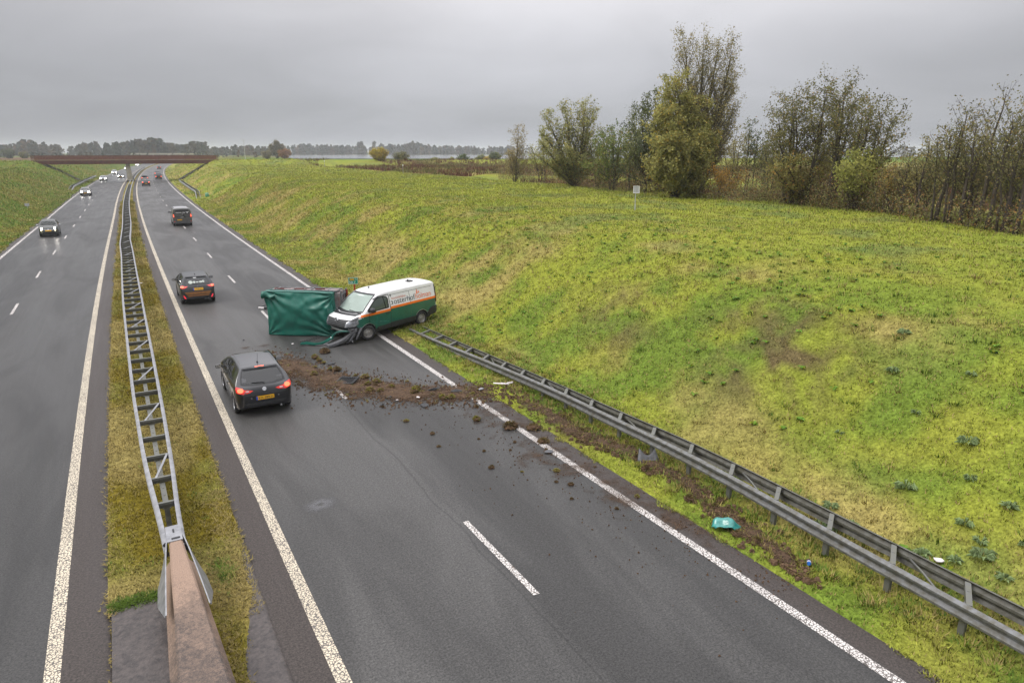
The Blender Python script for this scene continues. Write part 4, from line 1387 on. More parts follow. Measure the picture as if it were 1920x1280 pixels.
def floorpan(parent, y0, y1, hw, z=.3, zt=.62):
    b_ = MB(); b_.box((0, (y0 + y1) / 2, z), (hw * 2 - .12, y1 - y0, .06))
    for sg in (-1, 1): b_.box((sg * (hw - .09), (y0 + y1) / 2, z + .25), (.04, y1 - y0, .5))
    b_.build('floor_pan', M['interior'], parent)

def hatchback(root, p):
    """small hatchback from a table of dimensions"""
    L, H, hwm = p['L'], p['H'], p['hw']
    k = L / 4.02; hz = H / 1.48; kw = hwm / .87
    zt = [(0, .66), (.03, .80), (.07, .90), (.12, .96), (.17, 1.00), (.30, 1.14), (.45, 1.28), (.58, 1.39), (.70, 1.43), (.95, 1.455), (1.4, 1.475), (1.9, 1.47), (2.35, 1.42), (2.55, 1.37), (2.9, 1.19), (3.18, 1.03), (3.32, .97), (3.6, .90), (3.8, .82), (3.92, .72), (3.98, .62), (4.02, .50)]
    zb = [(0, .34), (.1, .27), (.4, .22), (3.5, .20), (3.9, .24), (4.02, .30)]
    hw = [(0, .60), (.025, .70), (.07, .775), (.15, .82), (.35, .855), (.9, .87), (2.4, .87), (3.2, .86), (3.5, .83), (3.75, .75), (3.92, .64), (4.02, .50)]
    hr = [(0, .62), (.3, .575), (.6, .54), (1.2, .575), (2.2, .58), (2.6, .56), (3.2, .70), (4.02, .5)]
    if 'zt' in p: zt = p['zt']
    else: zt = [(a * k, b * hz) for a, b in zt]
    sc = lambda q: [(a * k, b * kw) for a, b in q]
    B = Body(L, zt, p.get('zb', [(a * k, b) for a, b in zb]), p.get('hwk', sc(hw)), p.get('hrk', sc(hr)), .93 * hz, 1.44 * hz, ny=p.get('ny', 96), ns=p.get('ns', 18))
    wr = p.get('wr', .31)
    ya, yb = p['axles']
    paint = p['paint']
    low = p.get('low', False)
    glass = p.get('glass', M['glass'])
    for ax in 'LR':
        for y in (ya, yb): B.cut(ax, archpoly(y, wr + .045, wr), True)
    wins = p['side_windows']
    if not low:
        for ax in 'LR':
            for w_ in wins: B.cut(ax, w_)
        B.cut('B', p['rear_window']); B.cut('F', p['windscreen'])
    B.shell('body', paint, root)
    wheelhouse(root, ya, wr + .045, hwm, wr); wheelhouse(root, yb, wr + .045, hwm, wr)
    for ax in 'LR':
        for w_ in wins:
            g = B.patch(ax, w_, 'side_window', glass, root, off=.002 if not low else .006, step=.14)
            if not low: B.seal(ax, w_, 'window_frame', M['blackplastic'], g)
        if not low:
            for y in (ya, yb): arch_lip(B, ax, y, wr + .045, wr, paint, root)
    g = B.patch('B', p['rear_window'], 'rear_window', glass, root, off=.002 if not low else .006, step=.12)
    if not low: B.seal('B', p['rear_window'], 'window_frame', M['blackplastic'], g, wd=.045)
    g = B.patch('F', p['windscreen'], 'windscreen', p.get('screen_glass', glass), root, off=.002 if not low else .006, step=.12)
    if not low: B.seal('F', p['windscreen'], 'window_frame', M['blackplastic'], g, wd=.035)
    wm = wheel_meshes(wr, .19, p.get('rim', M['alloy']), p.get('spokes', 7), p.get('steel', False))
    hx = hwm - .105
    for sg in (-1, 1):
        add_wheel(root, wm, sg * hx, ya, wr, sg); add_wheel(root, wm, sg * hx, yb, wr, sg)
    if not low:
        floorpan(root, .5 * k, 3.1 * k, hwm)
        seats(root, [(2.05 * k, (-.36, .36), 1), (1.15 * k, (-.40, 0, .40), 1)])
        b_ = MB(); b_.box((0, 2.85 * k, .72), (1.35, .42, .25)); b_.build('dashboard', M['interior'], root)
        b_ = MB()
        ringp = [Vector((-.36 + .18 * math.cos(a), 2.52 * k - .05 * math.sin(a), .86 + .17 * math.sin(a))) for a in np.linspace(0, 2 * math.pi, 15)]
        b_.tube(ringp, .016, 5); b_.build('steering_wheel', M['interior'], root)
    for sg in (-1, 1):
        mirror_part(root, sg * (hwm - .02), 2.72 * k, 1.0 * hz, sg, p.get('mirror', paint))
    return B

# ---- black hatchback in the left lane, brake lights on
root = empty('parked_hatchback', (3.34, 21.05, 0), (0, 0, R(-.5)), label='black five door hatchback passing the mud trail with its brake lights lit', category='car')
root.name = 'hatchback_car'
SW = [[(.80, 1.04), (.98, 1.30), (1.20, 1.385), (1.66, 1.40), (1.72, .985), (1.3, .99)],
      [(1.82, .985), (1.77, 1.40), (2.15, 1.385), (2.48, 1.31), (2.95, 1.02), (2.9, .965)]]
p = dict(L=4.02, H=1.48, hw=.87, axles=(.72, 3.23), paint=M['black_paint'], wr=.31, side_windows=SW,
         rear_window=[(-.64, 1.04), (-.3, 1.005), (.3, 1.005), (.64, 1.04), (.60, 1.22), (.53, 1.375), (0, 1.395), (-.53, 1.375), (-.60, 1.22)],
         windscreen=[(-.66, 1.03), (.66, 1.03), (.52, 1.37), (-.52, 1.37)], spokes=5)
B = hatchback(root, p)
for poly in ([(.33, .845), (.42, .80), (.62, .775), (.80, .83), (.815, .93), (.79, 1.0), (.70, .965), (.60, .90), (.47, .875)],):
    for pl_ in (poly, mirx(poly)):
        o = B.patch('B', pl_, 'tail_lamp', M['lens_red'], root, off=.012, step=.05)
        sx = 1 if pl_ is poly else -1
        B.patch('B', ell(sx * .69, .885, .17, .12, 14), 'brake_lamp', M['lens_lit'], o, off=.018, step=.05)
        B.patch('B', ell(sx * .50, .842, .11, .035, 10), 'reverse_lens', M['lens_white'], o, off=.018, step=.05)
        B.patch('B', ell(sx * .565, .802, .07, .03, 10), 'lens_edge', M['greyplastic'], o, off=.018, step=.05)
number_plate(B, 'B', 0, .605, .53, .115, 'KX-389-H', root)
b_ = MB(); b_.lathe([(0, .062), (.012, .062), (.014, .045), (.006, .042)], n=22, ax='y')
h = B.hit('B', 0, .86, .004)
o = b_.build('badge', M['chrome'], root, smooth=True, sharp=40); o.location = h; o.rotation_euler = (R(180) + R(-18), 0, 0)
b_ = MB(); b_.box((0, 0, 0), (.10, .008, .014), rot=Matrix.Rotation(R(20), 3, 'Y')); q = b_.build('emblem', M['chrome'], o); q.location = (0, .012, 0)
B.patch('B', rrect(0, 1.418, .26, .022, .008), 'high_brake_lamp', M['lens_lit'], root, off=.012, step=.08)
B.patch('B', [(-.50, 1.385), (.50, 1.385), (.52, 1.40), (0, 1.412), (-.52, 1.40)], 'spoiler_lip', M['blackplastic'], root, off=.03, step=.08)
b_ = MB(); p0, p1, p2 = B.hit('B', 0.02, 1.0, .02), B.hit('B', .02, 1.03, .03), B.hit('B', -.34, 1.055, .02)
b_.tube([p0, p1], .02, 6); b_.tube([p1, (p1 + p2) / 2, p2], [.014, .012, .008], 5); b_.build('rear_wiper', M['blackplastic'], root)
b_ = MB(); q0 = B.hit('T', 0, .92, -.005); b_.box(q0 + Vector((0, 0, .02)), (.06, .10, .045), taper=.5); b_.tube([q0 + Vector((0, 0, .03)), q0 + Vector((0, -.22, .36))], [.006, .003], 5)
b_.build('aerial', M['blackplastic'], root)
B.patch('B', [(-.55, .40), (.55, .40), (.62, .46), (-.62, .46)], 'bumper_insert', M['blackplastic'], root, off=.008, step=.08)
for sg in (-1, 1):
    B.patch('B', rrect(sg * .40, .62, .045, .03, .01), 'plate_lamp', M['chrome'], root, off=.01, step=.1)
    B.patch('T', [(sg * .505, .98), (sg * .515, .98), (sg * .535, 2.2), (sg * .525, 2.2)], 'roof_gutter', M['blackplastic'], root, off=.004, step=.1)
for ax in 'LR':
    for y in (1.35, 2.45):
        h = B.hit(ax, y, .865, .02)
        b_ = MB(); b_.box(h, (.03, .17, .03)); b_.build('door_handle', M['black_paint'], root)
    for yy0, yy1 in ((1.765, 1.765), (2.98, 2.90)):
        B.patch(ax, [(yy0 - .006, .95), (yy0 + .006, .95), (yy1 + .006, .33), (yy1 - .006, .33)], 'door_gap', M['blackplastic'], root, off=.003, step=.1)
    B.patch(ax, [(1.1, .26), (2.85, .26), (2.85, .30), (1.1, .30)], 'sill_trim', M['blackplastic'], root, off=.012, step=.12)
B.patch('B', [(-.7, .71), (.7, .71), (.7, .722), (-.7, .722)], 'boot_gap', M['blackplastic'], root, off=.003, step=.08)
b_ = MB(); b_.tube([(.45, .12, .28), (.45, -.03, .265)], .028, 8); b_.build('exhaust', M['galv_dark'], root, smooth=True)

# ---- dark hatchback with copper toned bands on its bumper, further up the left lane
root = empty('hatchback_car', (3.42, 39.55, 0), (0, 0, R(-.6)), label='dark grey hatchback with copper toned bumper bands and a sticker across its rear window', category='car')
p = dict(L=3.95, H=1.50, hw=.87, axles=(.72, 3.25), paint=M['dark_paint'], wr=.31,
         side_windows=[[(a * .98, b * 1.01) for a, b in w_] for w_ in SW],
         rear_window=[(-.60, 1.06), (.60, 1.06), (.57, 1.24), (.50, 1.38), (-.50, 1.38), (-.57, 1.24)],
         windscreen=[(-.66, 1.05), (.66, 1.05), (.52, 1.39), (-.52, 1.39)], mirror=M['dark_paint'], ny=80)
B = hatchback(root, p)
for sg in (-1, 1):
    pl_ = [(sg * .46, .985), (sg * .62, .90), (sg * .80, .91), (sg * .815, 1.0), (sg * .76, 1.03), (sg * .62, 1.0)]
    o = B.patch('B', pl_, 'tail_lamp', M['lens_red'], root, off=.02, step=.05)
    B.patch('B', ell(sg * .72, .96, .13, .08, 12), 'lit_lens', M['lens_lit'], o, off=.028, step=.05)
    B.patch('B', [(sg * .60, .36), (sg * .67, .36), (sg * .73, .52), (sg * .68, .52)], 'reflector', pmat('glowing_reflector', (.6, .02, .03), .3, emit=(1, .05, .08), es=.5, var=.05), root, off=.02, step=.05)  # faint red glow put into the reflector, which is no lamp
B.patch('B', [(-.48, .94), (.48, .94), (.48, .985), (-.48, .985)], 'lamp_band', M['blackplastic'], root, off=.014, step=.06)
B.patch('B', [(-.55, .56), (.55, .56), (.66, .68), (.62, .70), (-.62, .70), (-.66, .68)], 'bumper', M['copper_tone'], root, off=.02, step=.06)
B.patch('B', [(-.5, .46), (.5, .46), (.56, .53), (-.56, .53)], 'lower_bumper', M['copper_tone'], root, off=.016, step=.06)
number_plate(B, 'B', .02, .835, .50, .115, 'J-708-KT', root)
b_ = MB(); b_.lathe([(0, .055), (.012, .05)], n=16, ax='y'); o = b_.build('badge', M['chrome'], root); o.location = B.hit('B', 0, .965, .018)
B.patch('B', [(-.5, 1.39), (.5, 1.39), (.5, 1.415), (-.5, 1.415)], 'spoiler_lip', M['blackplastic'], root, off=.04, step=.08)
B.patch('B', rrect(-.06, 1.375, .16, .04, .01), 'sticker_label', M['ink_white'], root, off=.012, step=.1)
for (cx_, cz_, w_, h_) in ((-.30, 1.17, .22, .15), (-.12, 1.165, .12, .10), (.03, 1.165, .14, .05), (.20, 1.165, .17, .08), (.33, 1.18, .12, .10)):
    B.patch('B', ell(cx_, cz_, w_, h_, 12), 'window_sticker', pmat('pale_sticker', (.42, .46, .42), .5, var=.3, scale=18) if cx_ == -.30 else bpy.data.materials['pale_sticker'], root, off=.012, step=.1)
b_ = MB(); q0 = B.hit('T', 0, .9, 0); b_.box(q0 + Vector((0, 0, .025)), (.05, .14, .06), taper=.4); b_.build('roof_fin', M['blackplastic'], root)
p1, p2 = B.hit('B', 0, 1.06, .02), B.hit('B', -.25, 1.10, .018)
b_ = MB(); b_.tube([p1, p2], [.016, .01], 5); b_.build('rear_wiper', M['blackplastic'], root)
for x_ in (.34, .46):
    b_ = MB(); b_.tube([(x_, .1, .31), (x_, -.03, .30)], .03, 8); b_.build('exhaust', M['chrome'], root)

# ---- small oncoming car on the left carriageway
root = empty('city_car', (-5.55, 83.4, 0), (0, 0, math.pi + R(-.6)), label='dark grey green city car with round headlights and pale mirror caps on the left carriageway', category='car')
zt5 = [(0, .62), (.04, .80), (.10, .92), (.25, 1.10), (.42, 1.30), (.6, 1.41), (1.0, 1.48), (1.6, 1.49), (2.1, 1.44), (2.3, 1.38), (2.75, 1.05), (2.85, 1.0), (3.15, .92), (3.38, .82), (3.48, .70), (3.55, .55)]
zb5 = [(0, .32), (.3, .22), (3.2, .2), (3.55, .28)]
hw5 = [(0, .56), (.06, .70), (.2, .77), (.6, .81), (2.6, .81), (3.0, .79), (3.3, .72), (3.48, .60), (3.55, .48)]
hr5 = [(0, .6), (.5, .52), (1.4, .56), (2.2, .55), (2.8, .66), (3.55, .5)]
p = dict(L=3.55, H=1.49, hw=.81, axles=(.60, 2.9), paint=M['olive_paint'], wr=.29, zt=zt5, zb=zb5, hwk=hw5, hrk=hr5,
         side_windows=[[(.62, 1.06), (.85, 1.33), (1.25, 1.38), (1.28, 1.0)], [(1.36, 1.0), (1.33, 1.39), (1.95, 1.36), (2.5, 1.03), (2.45, .98)]],
         rear_window=[(-.5, 1.02), (.5, 1.02), (.44, 1.36), (-.44, 1.36)], windscreen=[(-.62, 1.07), (.62, 1.07), (.48, 1.38), (-.48, 1.38)], mirror=M['silver_paint'], ny=80,
         screen_glass=M['glass_clear'])
B = hatchback(root, p)
for sg in (-1, 1):
    o = B.patch('F', ell(sg * .54, .78, .21, .19), 'headlamp', M['lens_white'], root, off=.014, step=.06)
    B.patch('F', ell(sg * .54, .78, .105, .10, 14), 'lit_lens', M['lamp_lit'], o, off=.02, step=.06)
    B.patch('F', ell(sg * .56, .60, .11, .07, 12), 'lower_lamp', M['lamp_fog'], root, off=.014, step=.06)
    B.patch('F', ell(sg * .52, .42, .10, .05, 12), 'fog_lamp', M['lens_white'], root, off=.014, step=.06)
number_plate(B, 'F', 0, .57, .50, .11, '', root, blue=False)
B.patch('F', [(-.45, .33), (.45, .33), (.5, .43), (-.5, .43)], 'grille', M['blackplastic'], root, off=.01, step=.06)
B.patch('F', [(-.42, .645), (-.05, .665), (-.05, .68), (-.42, .665)], 'chrome_strip', M['chrome'], root, off=.012, step=.06)
B.patch('F', [(.05, .665), (.42, .645), (.42, .665), (.05, .68)], 'chrome_strip', M['chrome'], root, off=.012, step=.06)
B.patch('F', ell(0, .68, .10, .08, 14), 'badge', M['chrome'], root, off=.014, step=.06)
B.patch('F', [(-.5, .50), (.5, .50), (.5, .525), (-.5, .525)], 'bumper_strip', M['chrome'], root, off=.012, step=.06)
b_ = MB()
for x0_, x1_ in ((-.45, -.02), (.05, .5)):
    b_.tube([B.hit('F', x0_, 1.06, .015), B.hit('F', x1_, 1.075, .015)], .012, 5)
b_.build('wiper', M['blackplastic'], root)

# ---- panel vans
VZT = [(0, 1.76), (.015, 1.86), (.05, 1.905), (.15, 1.935), (1.0, 1.955), (2.8, 1.945), (3.15, 1.92), (3.38, 1.86), (3.6, 1.73), (4.0, 1.42), (4.22, 1.225), (4.34, 1.165), (4.5, 1.12), (4.72, 1.03), (4.86, .93), (4.94, .82), (4.98, .70)]
VHW = [(0, .915), (.03, .945), (.12, .965), (.6, .978), (3.9, .978), (4.3, .96), (4.55, .90), (4.75, .82), (4.9, .71), (4.98, .60)]
VHR = [(0, .80), (.5, .82), (2.8, .80), (3.3, .755), (3.8, .74), (4.3, .82), (4.98, .6)]
def van(root, paint, zb, wrecked=False, wr=.33, glass=None):
    B = Body(4.98, VZT, zb, VHW, VHR, 1.15, 1.93, ny=110, ns=24, tuck=.05, rc=.13)
    B.axles = (.97, 4.06)
    for ax in 'LR':
        for y in B.axles: B.cut(ax, archpoly(y, wr + .05, wr), True)
    return B

# grey van driving away
root = empty('grey_van', (6.62, 84.1, 0), (0, 0, R(-1.1)), label='grey delivery van with white lettering on its rear door straddling the lane line', category='van')
B = van(root, M['grey_paint'], [(0, .32), (.4, .25), (4.6, .22), (4.98, .30)])
B.shell('body', M['grey_paint'], root)
for y in B.axles: wheelhouse(root, y, .38, .978, .33)
wm = wheel_meshes(.33, .21, M['steelwheel'], steel=True)
for sg in (-1, 1):
    for y in B.axles: add_wheel(root, wm, sg * .86, y, .33, sg)
    mirror_part(root, sg * .96, 3.95, 1.28, sg, M['blackplastic'], 1.35)
    o = B.patch('B', [(sg * .80, .98), (sg * .915, .98), (sg * .905, 1.32), (sg * .82, 1.32)], 'tail_lamp', M['lens_red'], root, off=.012)
    B.patch('B', [(sg * .83, 1.02), (sg * .90, 1.02), (sg * .89, 1.27), (sg * .84, 1.27)], 'lit_lens', M['lens_lit'], o, off=.018)
    B.patch('B', rrect(sg * .82, .52, .12, .05, .015), 'reflector', M['lens_red'], root, off=.012)  # the lens material makes this reflector glow faintly as well
    B.patch('L' if sg < 0 else 'R', [(3.0, 1.22), (3.0, 1.68), (3.4, 1.70), (4.05, 1.25)], 'side_window', M['glass'], root, off=.006)
B.patch('B', [(-.70, 1.32), (.70, 1.32), (.66, 1.80), (-.66, 1.80)], 'rear_window', pmat('film_covered_glass', (.05, .05, .048), .12, var=.15, scale=3), root, off=.008)
B.patch('B', [(-.38, 1.60), (.30, 1.60), (.22, 1.75), (-.46, 1.75)], 'window_graphic', M['blackplastic'], root, off=.014)
text_obj('move car', .98, .13, (-.12, -.012, 1.47), M['ink_white'], root)
b_ = MB(); b_.bar((.40, -.013, 1.53), (.68, -.013, 1.55), .012, .045); b_.bar((.52, -.013, 1.40), (.62, -.013, 1.54), .012, .06); b_.bar((.52, -.013, 1.40), (.48, -.013, 1.53), .012, .05); b_.build('lettering', M['ink_white'], root)
b_ = MB(); b_.bar((.05, -.02, 1.28), (.30, -.02, .93), .03, .16); b_.bar((.24, -.02, 1.02), (.34, -.02, 1.02), .03, .10); b_.build('door_graphic', M['blackplastic'], root)
text_obj('o', .09, .08, (.04, -.03, 1.30), M['ink_white'], root)
B.patch('B', [(-.72, 1.03), (.72, 1.03), (.72, 1.06), (-.72, 1.06)], 'trim_strip', M['blackplastic'], root, off=.01)
B.patch('B', [(-.2, .95), (.12, .98), (.12, 1.0), (-.1, .985)], 'lettering', M['ink_white'], root, off=.01)
number_plate(B, 'B', -.30, .70, .48, .11, '', root, blue=False)
B.patch('B', [(-.9, .34), (.9, .34), (.9, .50), (-.9, .50)], 'bumper', M['greyplastic'], root, off=.05)
B.patch('T', [(-.66, .35), (.66, .35), (.66, 3.0), (-.66, 3.0)], 'roof_panel', pmat('grey_roof', (.30, .30, .31), .4, var=.1), root, off=.006, step=.2)
B.patch('F', [(-.72, 1.24), (.72, 1.24), (.64, 1.83), (-.64, 1.83)], 'windscreen', M['glass'], root, off=.006)

# ---- distant traffic: same shells, fewer pieces
def far_car(name, x, y, heading_away, paint, label, tall=1.0, kind='car', group=None, hl=True):
    a = -math.atan(cslope(y))
    root = empty(name, (x, y, 0), (0, 0, a + (0 if heading_away else math.pi)), label=label, category=kind, group=group) if group else empty(name, (x, y, 0), (0, 0, a + (0 if heading_away else math.pi)), label=label, category=kind)
    p = dict(L=4.3, H=1.48 * tall, hw=.89, axles=(.78, 3.45), paint=paint, wr=.32, low=True, ny=44, ns=10,
             side_windows=[[(.85, 1.04 * tall), (1.1, 1.36 * tall), (2.55, 1.36 * tall), (3.05, 1.03 * tall)]],
             rear_window=[(-.62, 1.04 * tall), (.62, 1.04 * tall), (.52, 1.37 * tall), (-.52, 1.37 * tall)], windscreen=[(-.68, 1.04 * tall), (.68, 1.04 * tall), (.54, 1.36 * tall), (-.54, 1.36 * tall)])
    B = hatchback(root, p)
    for sg in (-1, 1):
        B.patch('F', [(sg * .42, .64), (sg * .70, .64), (sg * .74, .76), (sg * .45, .74)], 'headlamp', M['lamp_far'] if not heading_away else M['lens_white'], root, off=.016, step=.1)
        B.patch('B', [(sg * .55, .84), (sg * .82, .84), (sg * .80, 1.0), (sg * .58, .98)], 'tail_lamp', M['lens_lit'] if heading_away else M['lens_red'], root, off=.016, step=.1)
    number_plate(B, 'F', 0, .50, .5, .11, '', root, blue=False); number_plate(B, 'B', 0, .62, .5, .11, '', root, blue=False)
    B.patch('F', [(-.4, .36), (.4, .36), (.45, .45), (-.45, .45)], 'grille', M['blackplastic'], root, off=.01, step=.1)
    return root
def lane(u, y): return float(rx(u, y))
far_car('oncoming_car', lane(-7.2, 157), 157, False, M['grey_paint'], 'grey car with lit headlights just before the left guardrail end', 1.0)
far_car('oncoming_car', lane(-7.3, 232), 232, False, M['silver_paint'], 'silver car with lit headlights passing under the brown bridge in the outer lane', 1.0)
far_car('oncoming_car', lane(-3.7, 254), 254, False, M['dark_paint'], 'dark car with lit headlights in the inner lane, just beyond the bridge', 1.0)
far_car('oncoming_car', lane(-7.4, 298), 298, False, M['silver_paint'], 'pale car with lit headlights behind the dark one in the outer lane', 1.1)
far_car('oncoming_car', lane(-6.9, 372), 372, False, M['grey_paint'], 'far grey car with lit headlights left of the bridge pier', 1.15)
far_car('oncoming_car', lane(-7.4, 470), 470, False, M['white_paint'], 'farthest oncoming car, showing right of the top of the bridge pier', 1.1)
far_car('departing_car', lane(4.15, 189), 189, True, M['black_paint'], 'black car with red tail lamps in the left lane before the bridge', 1.08)
far_car('departing_car', lane(4.0, 222), 222, True, M['silver_paint'], 'pale car directly in front of the black one near the bridge', 1.05)
far_car('departing_van', lane(7.6, 232), 232, True, M['dark_paint'], 'dark tall van with tail lamps in the right lane under the bridge', 1.30, 'van')
far_car('departing_car', lane(7.5, 268), 268, True, M['black_paint'], 'dark car just ahead of the tall van in the right lane', 1.15)
far_car('departing_car', lane(7.4, 371), 371, True, M['dark_paint'], 'farthest departing car seen just under the bridge girder', 1.1)

# ================================================================== the crashed van
VLOC = (12.55, 30.49, .05); VRX, VRZ = R(-.6), R(112.5)
vroot = empty('crashed_van', VLOC, (VRX, 0, VRZ), label='crashed white and green van across the verge with its front bumper torn off', category='van')
vroot.scale = (1, 1.055, 1)
zbv = [(0, .42), (.35, .36), (.5, .28), (4.35, .26), (4.50, .34), (4.60, .62), (4.98, .66)]
B = van(vroot, M['white_paint'], zbv)
WS = [(-.83, 1.245), (-.4, 1.20), (.4, 1.20), (.83, 1.245), (.70, 1.80), (.66, 1.85), (-.66, 1.85), (-.70, 1.80)]
SWN = [(2.90, 1.24), (2.88, 1.62), (2.93, 1.70), (3.05, 1.735), (3.35, 1.73), (3.55, 1.66), (4.02, 1.30), (4.0, 1.235), (3.5, 1.225)]
B.cut('F', WS); B.cut('L', SWN); B.cut('R', SWN)
B.shell('body', M['white_paint'], vroot, lower=(.56, M['blackplastic'], .76))
for y in B.axles: wheelhouse(vroot, y, .38, .978, .33)
g = B.patch('F', WS, 'windscreen', M['glass_clear'], vroot, off=.003, step=.12)
B.seal('F', WS, 'window_frame', M['blackplastic'], g, wd=.05)
for ax in 'LR':
    g = B.patch(ax, SWN, 'side_window', M['glass_side'], vroot, off=.003, step=.12)
    B.seal(ax, SWN, 'window_frame', M['blackplastic'], g, wd=.05)
    b_ = MB(); b_.bar(B.hit(ax, 3.06, 1.24, .012), B.hit(ax, 3.10, 1.73, .012), .02, .03); b_.build('window_bar', M['blackplastic'], g)
DOOR_Y = 2.80
ST0, ST1 = 1.145, 1.245       # stripe on the cargo side
DS0, DS1 = 1.065, 1.165       # stripe on door and wing sits lower
ya, yb = B.axles
def arcpts(y, r, zc, a0, a1, n=12):
    return [(y + r * math.cos(R(a0 + (a1 - a0) * k / n)), zc + r * math.sin(R(a0 + (a1 - a0) * k / n))) for k in range(n + 1)]
for ax in 'LR':
    # cargo side below the stripe
    a_ = [(.10, ST0), (.10, .78), (.36, .76), (.42, .50)] 
    cargo = [(DOOR_Y - .01, .52), (DOOR_Y - .01, ST0), (.06, ST0), (.06, .78), (.30, .76), (.40, .66)] + arcpts(ya, .42, .33, 145, 27)[0:] + [(ya + .46, .52)]
    B.patch(ax, cargo, 'green_panel', M['green_paint'], vroot, off=.004, step=.09)
    B.patch(ax, [(.06, ST0), (DOOR_Y - .01, ST0), (DOOR_Y - .01, ST1), (.06, ST1)], 'orange_stripe', M['orange'], vroot, off=.006, step=.1)
    B.patch(ax, [(ya + .44, .30), (DOOR_Y, .30), (DOOR_Y, .54), (ya + .42, .54)], 'sill_cladding', M['blackplastic'], vroot, off=.016, step=.1)
    B.patch(ax, [(.02, .40), (.50, .40), (.56, .50), (.55, .62), (.46, .72), (.36, .77), (.02, .79)], 'rear_bumper_corner', M['blackplastic'], vroot, off=.03, step=.08)
    B.patch(ax, [(.004, .95), (.085, .95), (.06, 1.80), (.012, 1.84)], 'tail_lamp', M['blackplastic'], vroot, off=.02, step=.07)
    B.patch(ax, [(.008, 1.0), (.07, 1.0), (.06, 1.42), (.01, 1.42)], 'lamp_lens', pmat('unlit_red_lens', (.22, .01, .012), .2, coat=1, var=.1), vroot, off=.028, step=.07)
    # recessed panel edge and sliding rail on the cargo side
    B.patch(ax, [(.22, 1.74), (2.70, 1.74), (2.70, 1.755), (.22, 1.755)], 'panel_edge', M['greyplastic'], vroot, off=.004, step=.12)
    B.patch(ax, [(1.62, .56), (1.632, .56), (1.632, 1.74), (1.62, 1.74)], 'panel_edge', M['greyplastic'], vroot, off=.007, step=.12)
    for y in B.axles: arch_lip(B, ax, y, .38, .33, M['blackplastic'], vroot)
    # front wing
    wing = [(3.99, DS0), (3.99, .72)] + arcpts(yb, .42, .33, 95, 30) + [(4.50, .62), (4.58, .70), (4.60, .88), (4.50, DS0)]
    B.patch(ax, wing, 'front_wing', M['green_paint'], vroot, off=.004, step=.08)
    B.patch(ax, [(3.99, DS0), (4.50, DS0), (4.40, DS1 - .02), (4.2, DS1), (3.99, DS1)], 'orange_stripe', M['orange'], vroot, off=.007, step=.08)
    # cab door
    door = [(DOOR_Y + .02, .50), (DOOR_Y + .02, DS0), (3.98, DS0), (3.98, .76)] + arcpts(yb, .42, .33, 104, 170, 8) + [(3.55, .50)]
    B.patch(ax, door, 'door_panel', M['green_paint'], vroot, off=.018 if ax == 'L' else .006, step=.08, label='dented green door skin' if ax == 'L' else 'green door skin')
    B.patch(ax, [(DOOR_Y + .02, DS0), (3.98, DS0), (3.98, DS1), (DOOR_Y + .02, DS1)], 'orange_stripe', M['orange'], vroot, off=.022 if ax == 'L' else .008, step=.1)
    B.patch(ax, [(DOOR_Y + .02, .36), (3.52, .38), (3.58, .48), (3.2, .50), (DOOR_Y + .02, .52)], 'door_cladding', M['blackplastic'], vroot, off=.03, step=.09)
    for pts in ([(DOOR_Y - .012, .38), (DOOR_Y + .012, .38), (DOOR_Y + .012, 1.80), (DOOR_Y - .012, 1.80)], [(3.975, .75), (3.99, .75), (3.995, DS1), (3.985, DS1)]):
        B.patch(ax, pts, 'door_gap', M['blackplastic'], vroot, off=.009, step=.1)
    h = B.hit(ax, 2.98, 1.0, .035); b_ = MB(); b_.box(h, (.03, .17, .04)); b_.build('door_handle', M['blackplastic'], vroot)
    # creases in the pushed-in door skin
    if ax == 'L':
        B.patch('L', [(3.62, .60), (3.66, .60), (3.62, .98), (3.58, .98)], 'dent_crease', pmat('scraped_green', (.02, .16, .12), .35, var=.3, scale=9, coat=.5), vroot, off=.03, step=.06)
        B.patch('L', [(2.95, .60), (3.45, .70), (3.47, .735), (2.95, .645)], 'dent_crease', bpy.data.materials['scraped_green'], vroot, off=.03, step=.06)
    # roof gutter strip over the cab
    B.patch(ax, [(2.82, 1.80), (3.36, 1.795), (3.62, 1.70), (3.60, 1.675), (3.34, 1.77), (2.82, 1.778)], 'roof_gutter', M['blackplastic'], vroot, off=.014, step=.07)
wm = wheel_meshes(.33, .21, M['steelwheel'], steel=True)
for sg in (-1, 1):
    add_wheel(vroot, wm, sg * .86, ya, .33, sg)
    add_wheel(vroot, wm, sg * .87, yb, .33, sg, steer=R(-16))
    mirror_part(vroot, sg * .96, 3.86, 1.30, sg, M['blackplastic'], 1.5)
# lettering on the cargo side, laid on the panel
def side_text(txt, y_start, y_end, z, h, mat, name='lettering', ax='L', off=.009):
    me = text_mesh(txt, 1.0, mat)
    n = len(me.vertices)
    co = np.zeros(n * 3); me.vertices.foreach_get('co', co); co = co.reshape(-1, 3)
    xm, xM = co[:, 0].min(), co[:, 0].max()
    ref = text_mesh('x', 1.0); rc = np.zeros(len(ref.vertices) * 3); ref.vertices.foreach_get('co', rc); xh = rc.reshape(-1, 3)[:, 1].max()
    bpy.data.meshes.remove(ref)
    out = []
    for x, y, _ in co:
        yy = y_start + (x - xm) / (xM - xm) * (y_end - y_start)
        out.append(B.hit(ax, yy, z + y * h / xh, off))
    me.vertices.foreach_set('co', np.array(out).ravel()); me.update()
    return ob(name, me, vroot)
side_text('osterhof', 2.57, 1.32, 1.315, .155, M['ink_dark'])
side_text('holman', 1.29, .34, 1.315, .155, M['ink_orange'])
side_text('koninklijke', 2.66, 1.85, 1.535, .062, M['ink_red'])
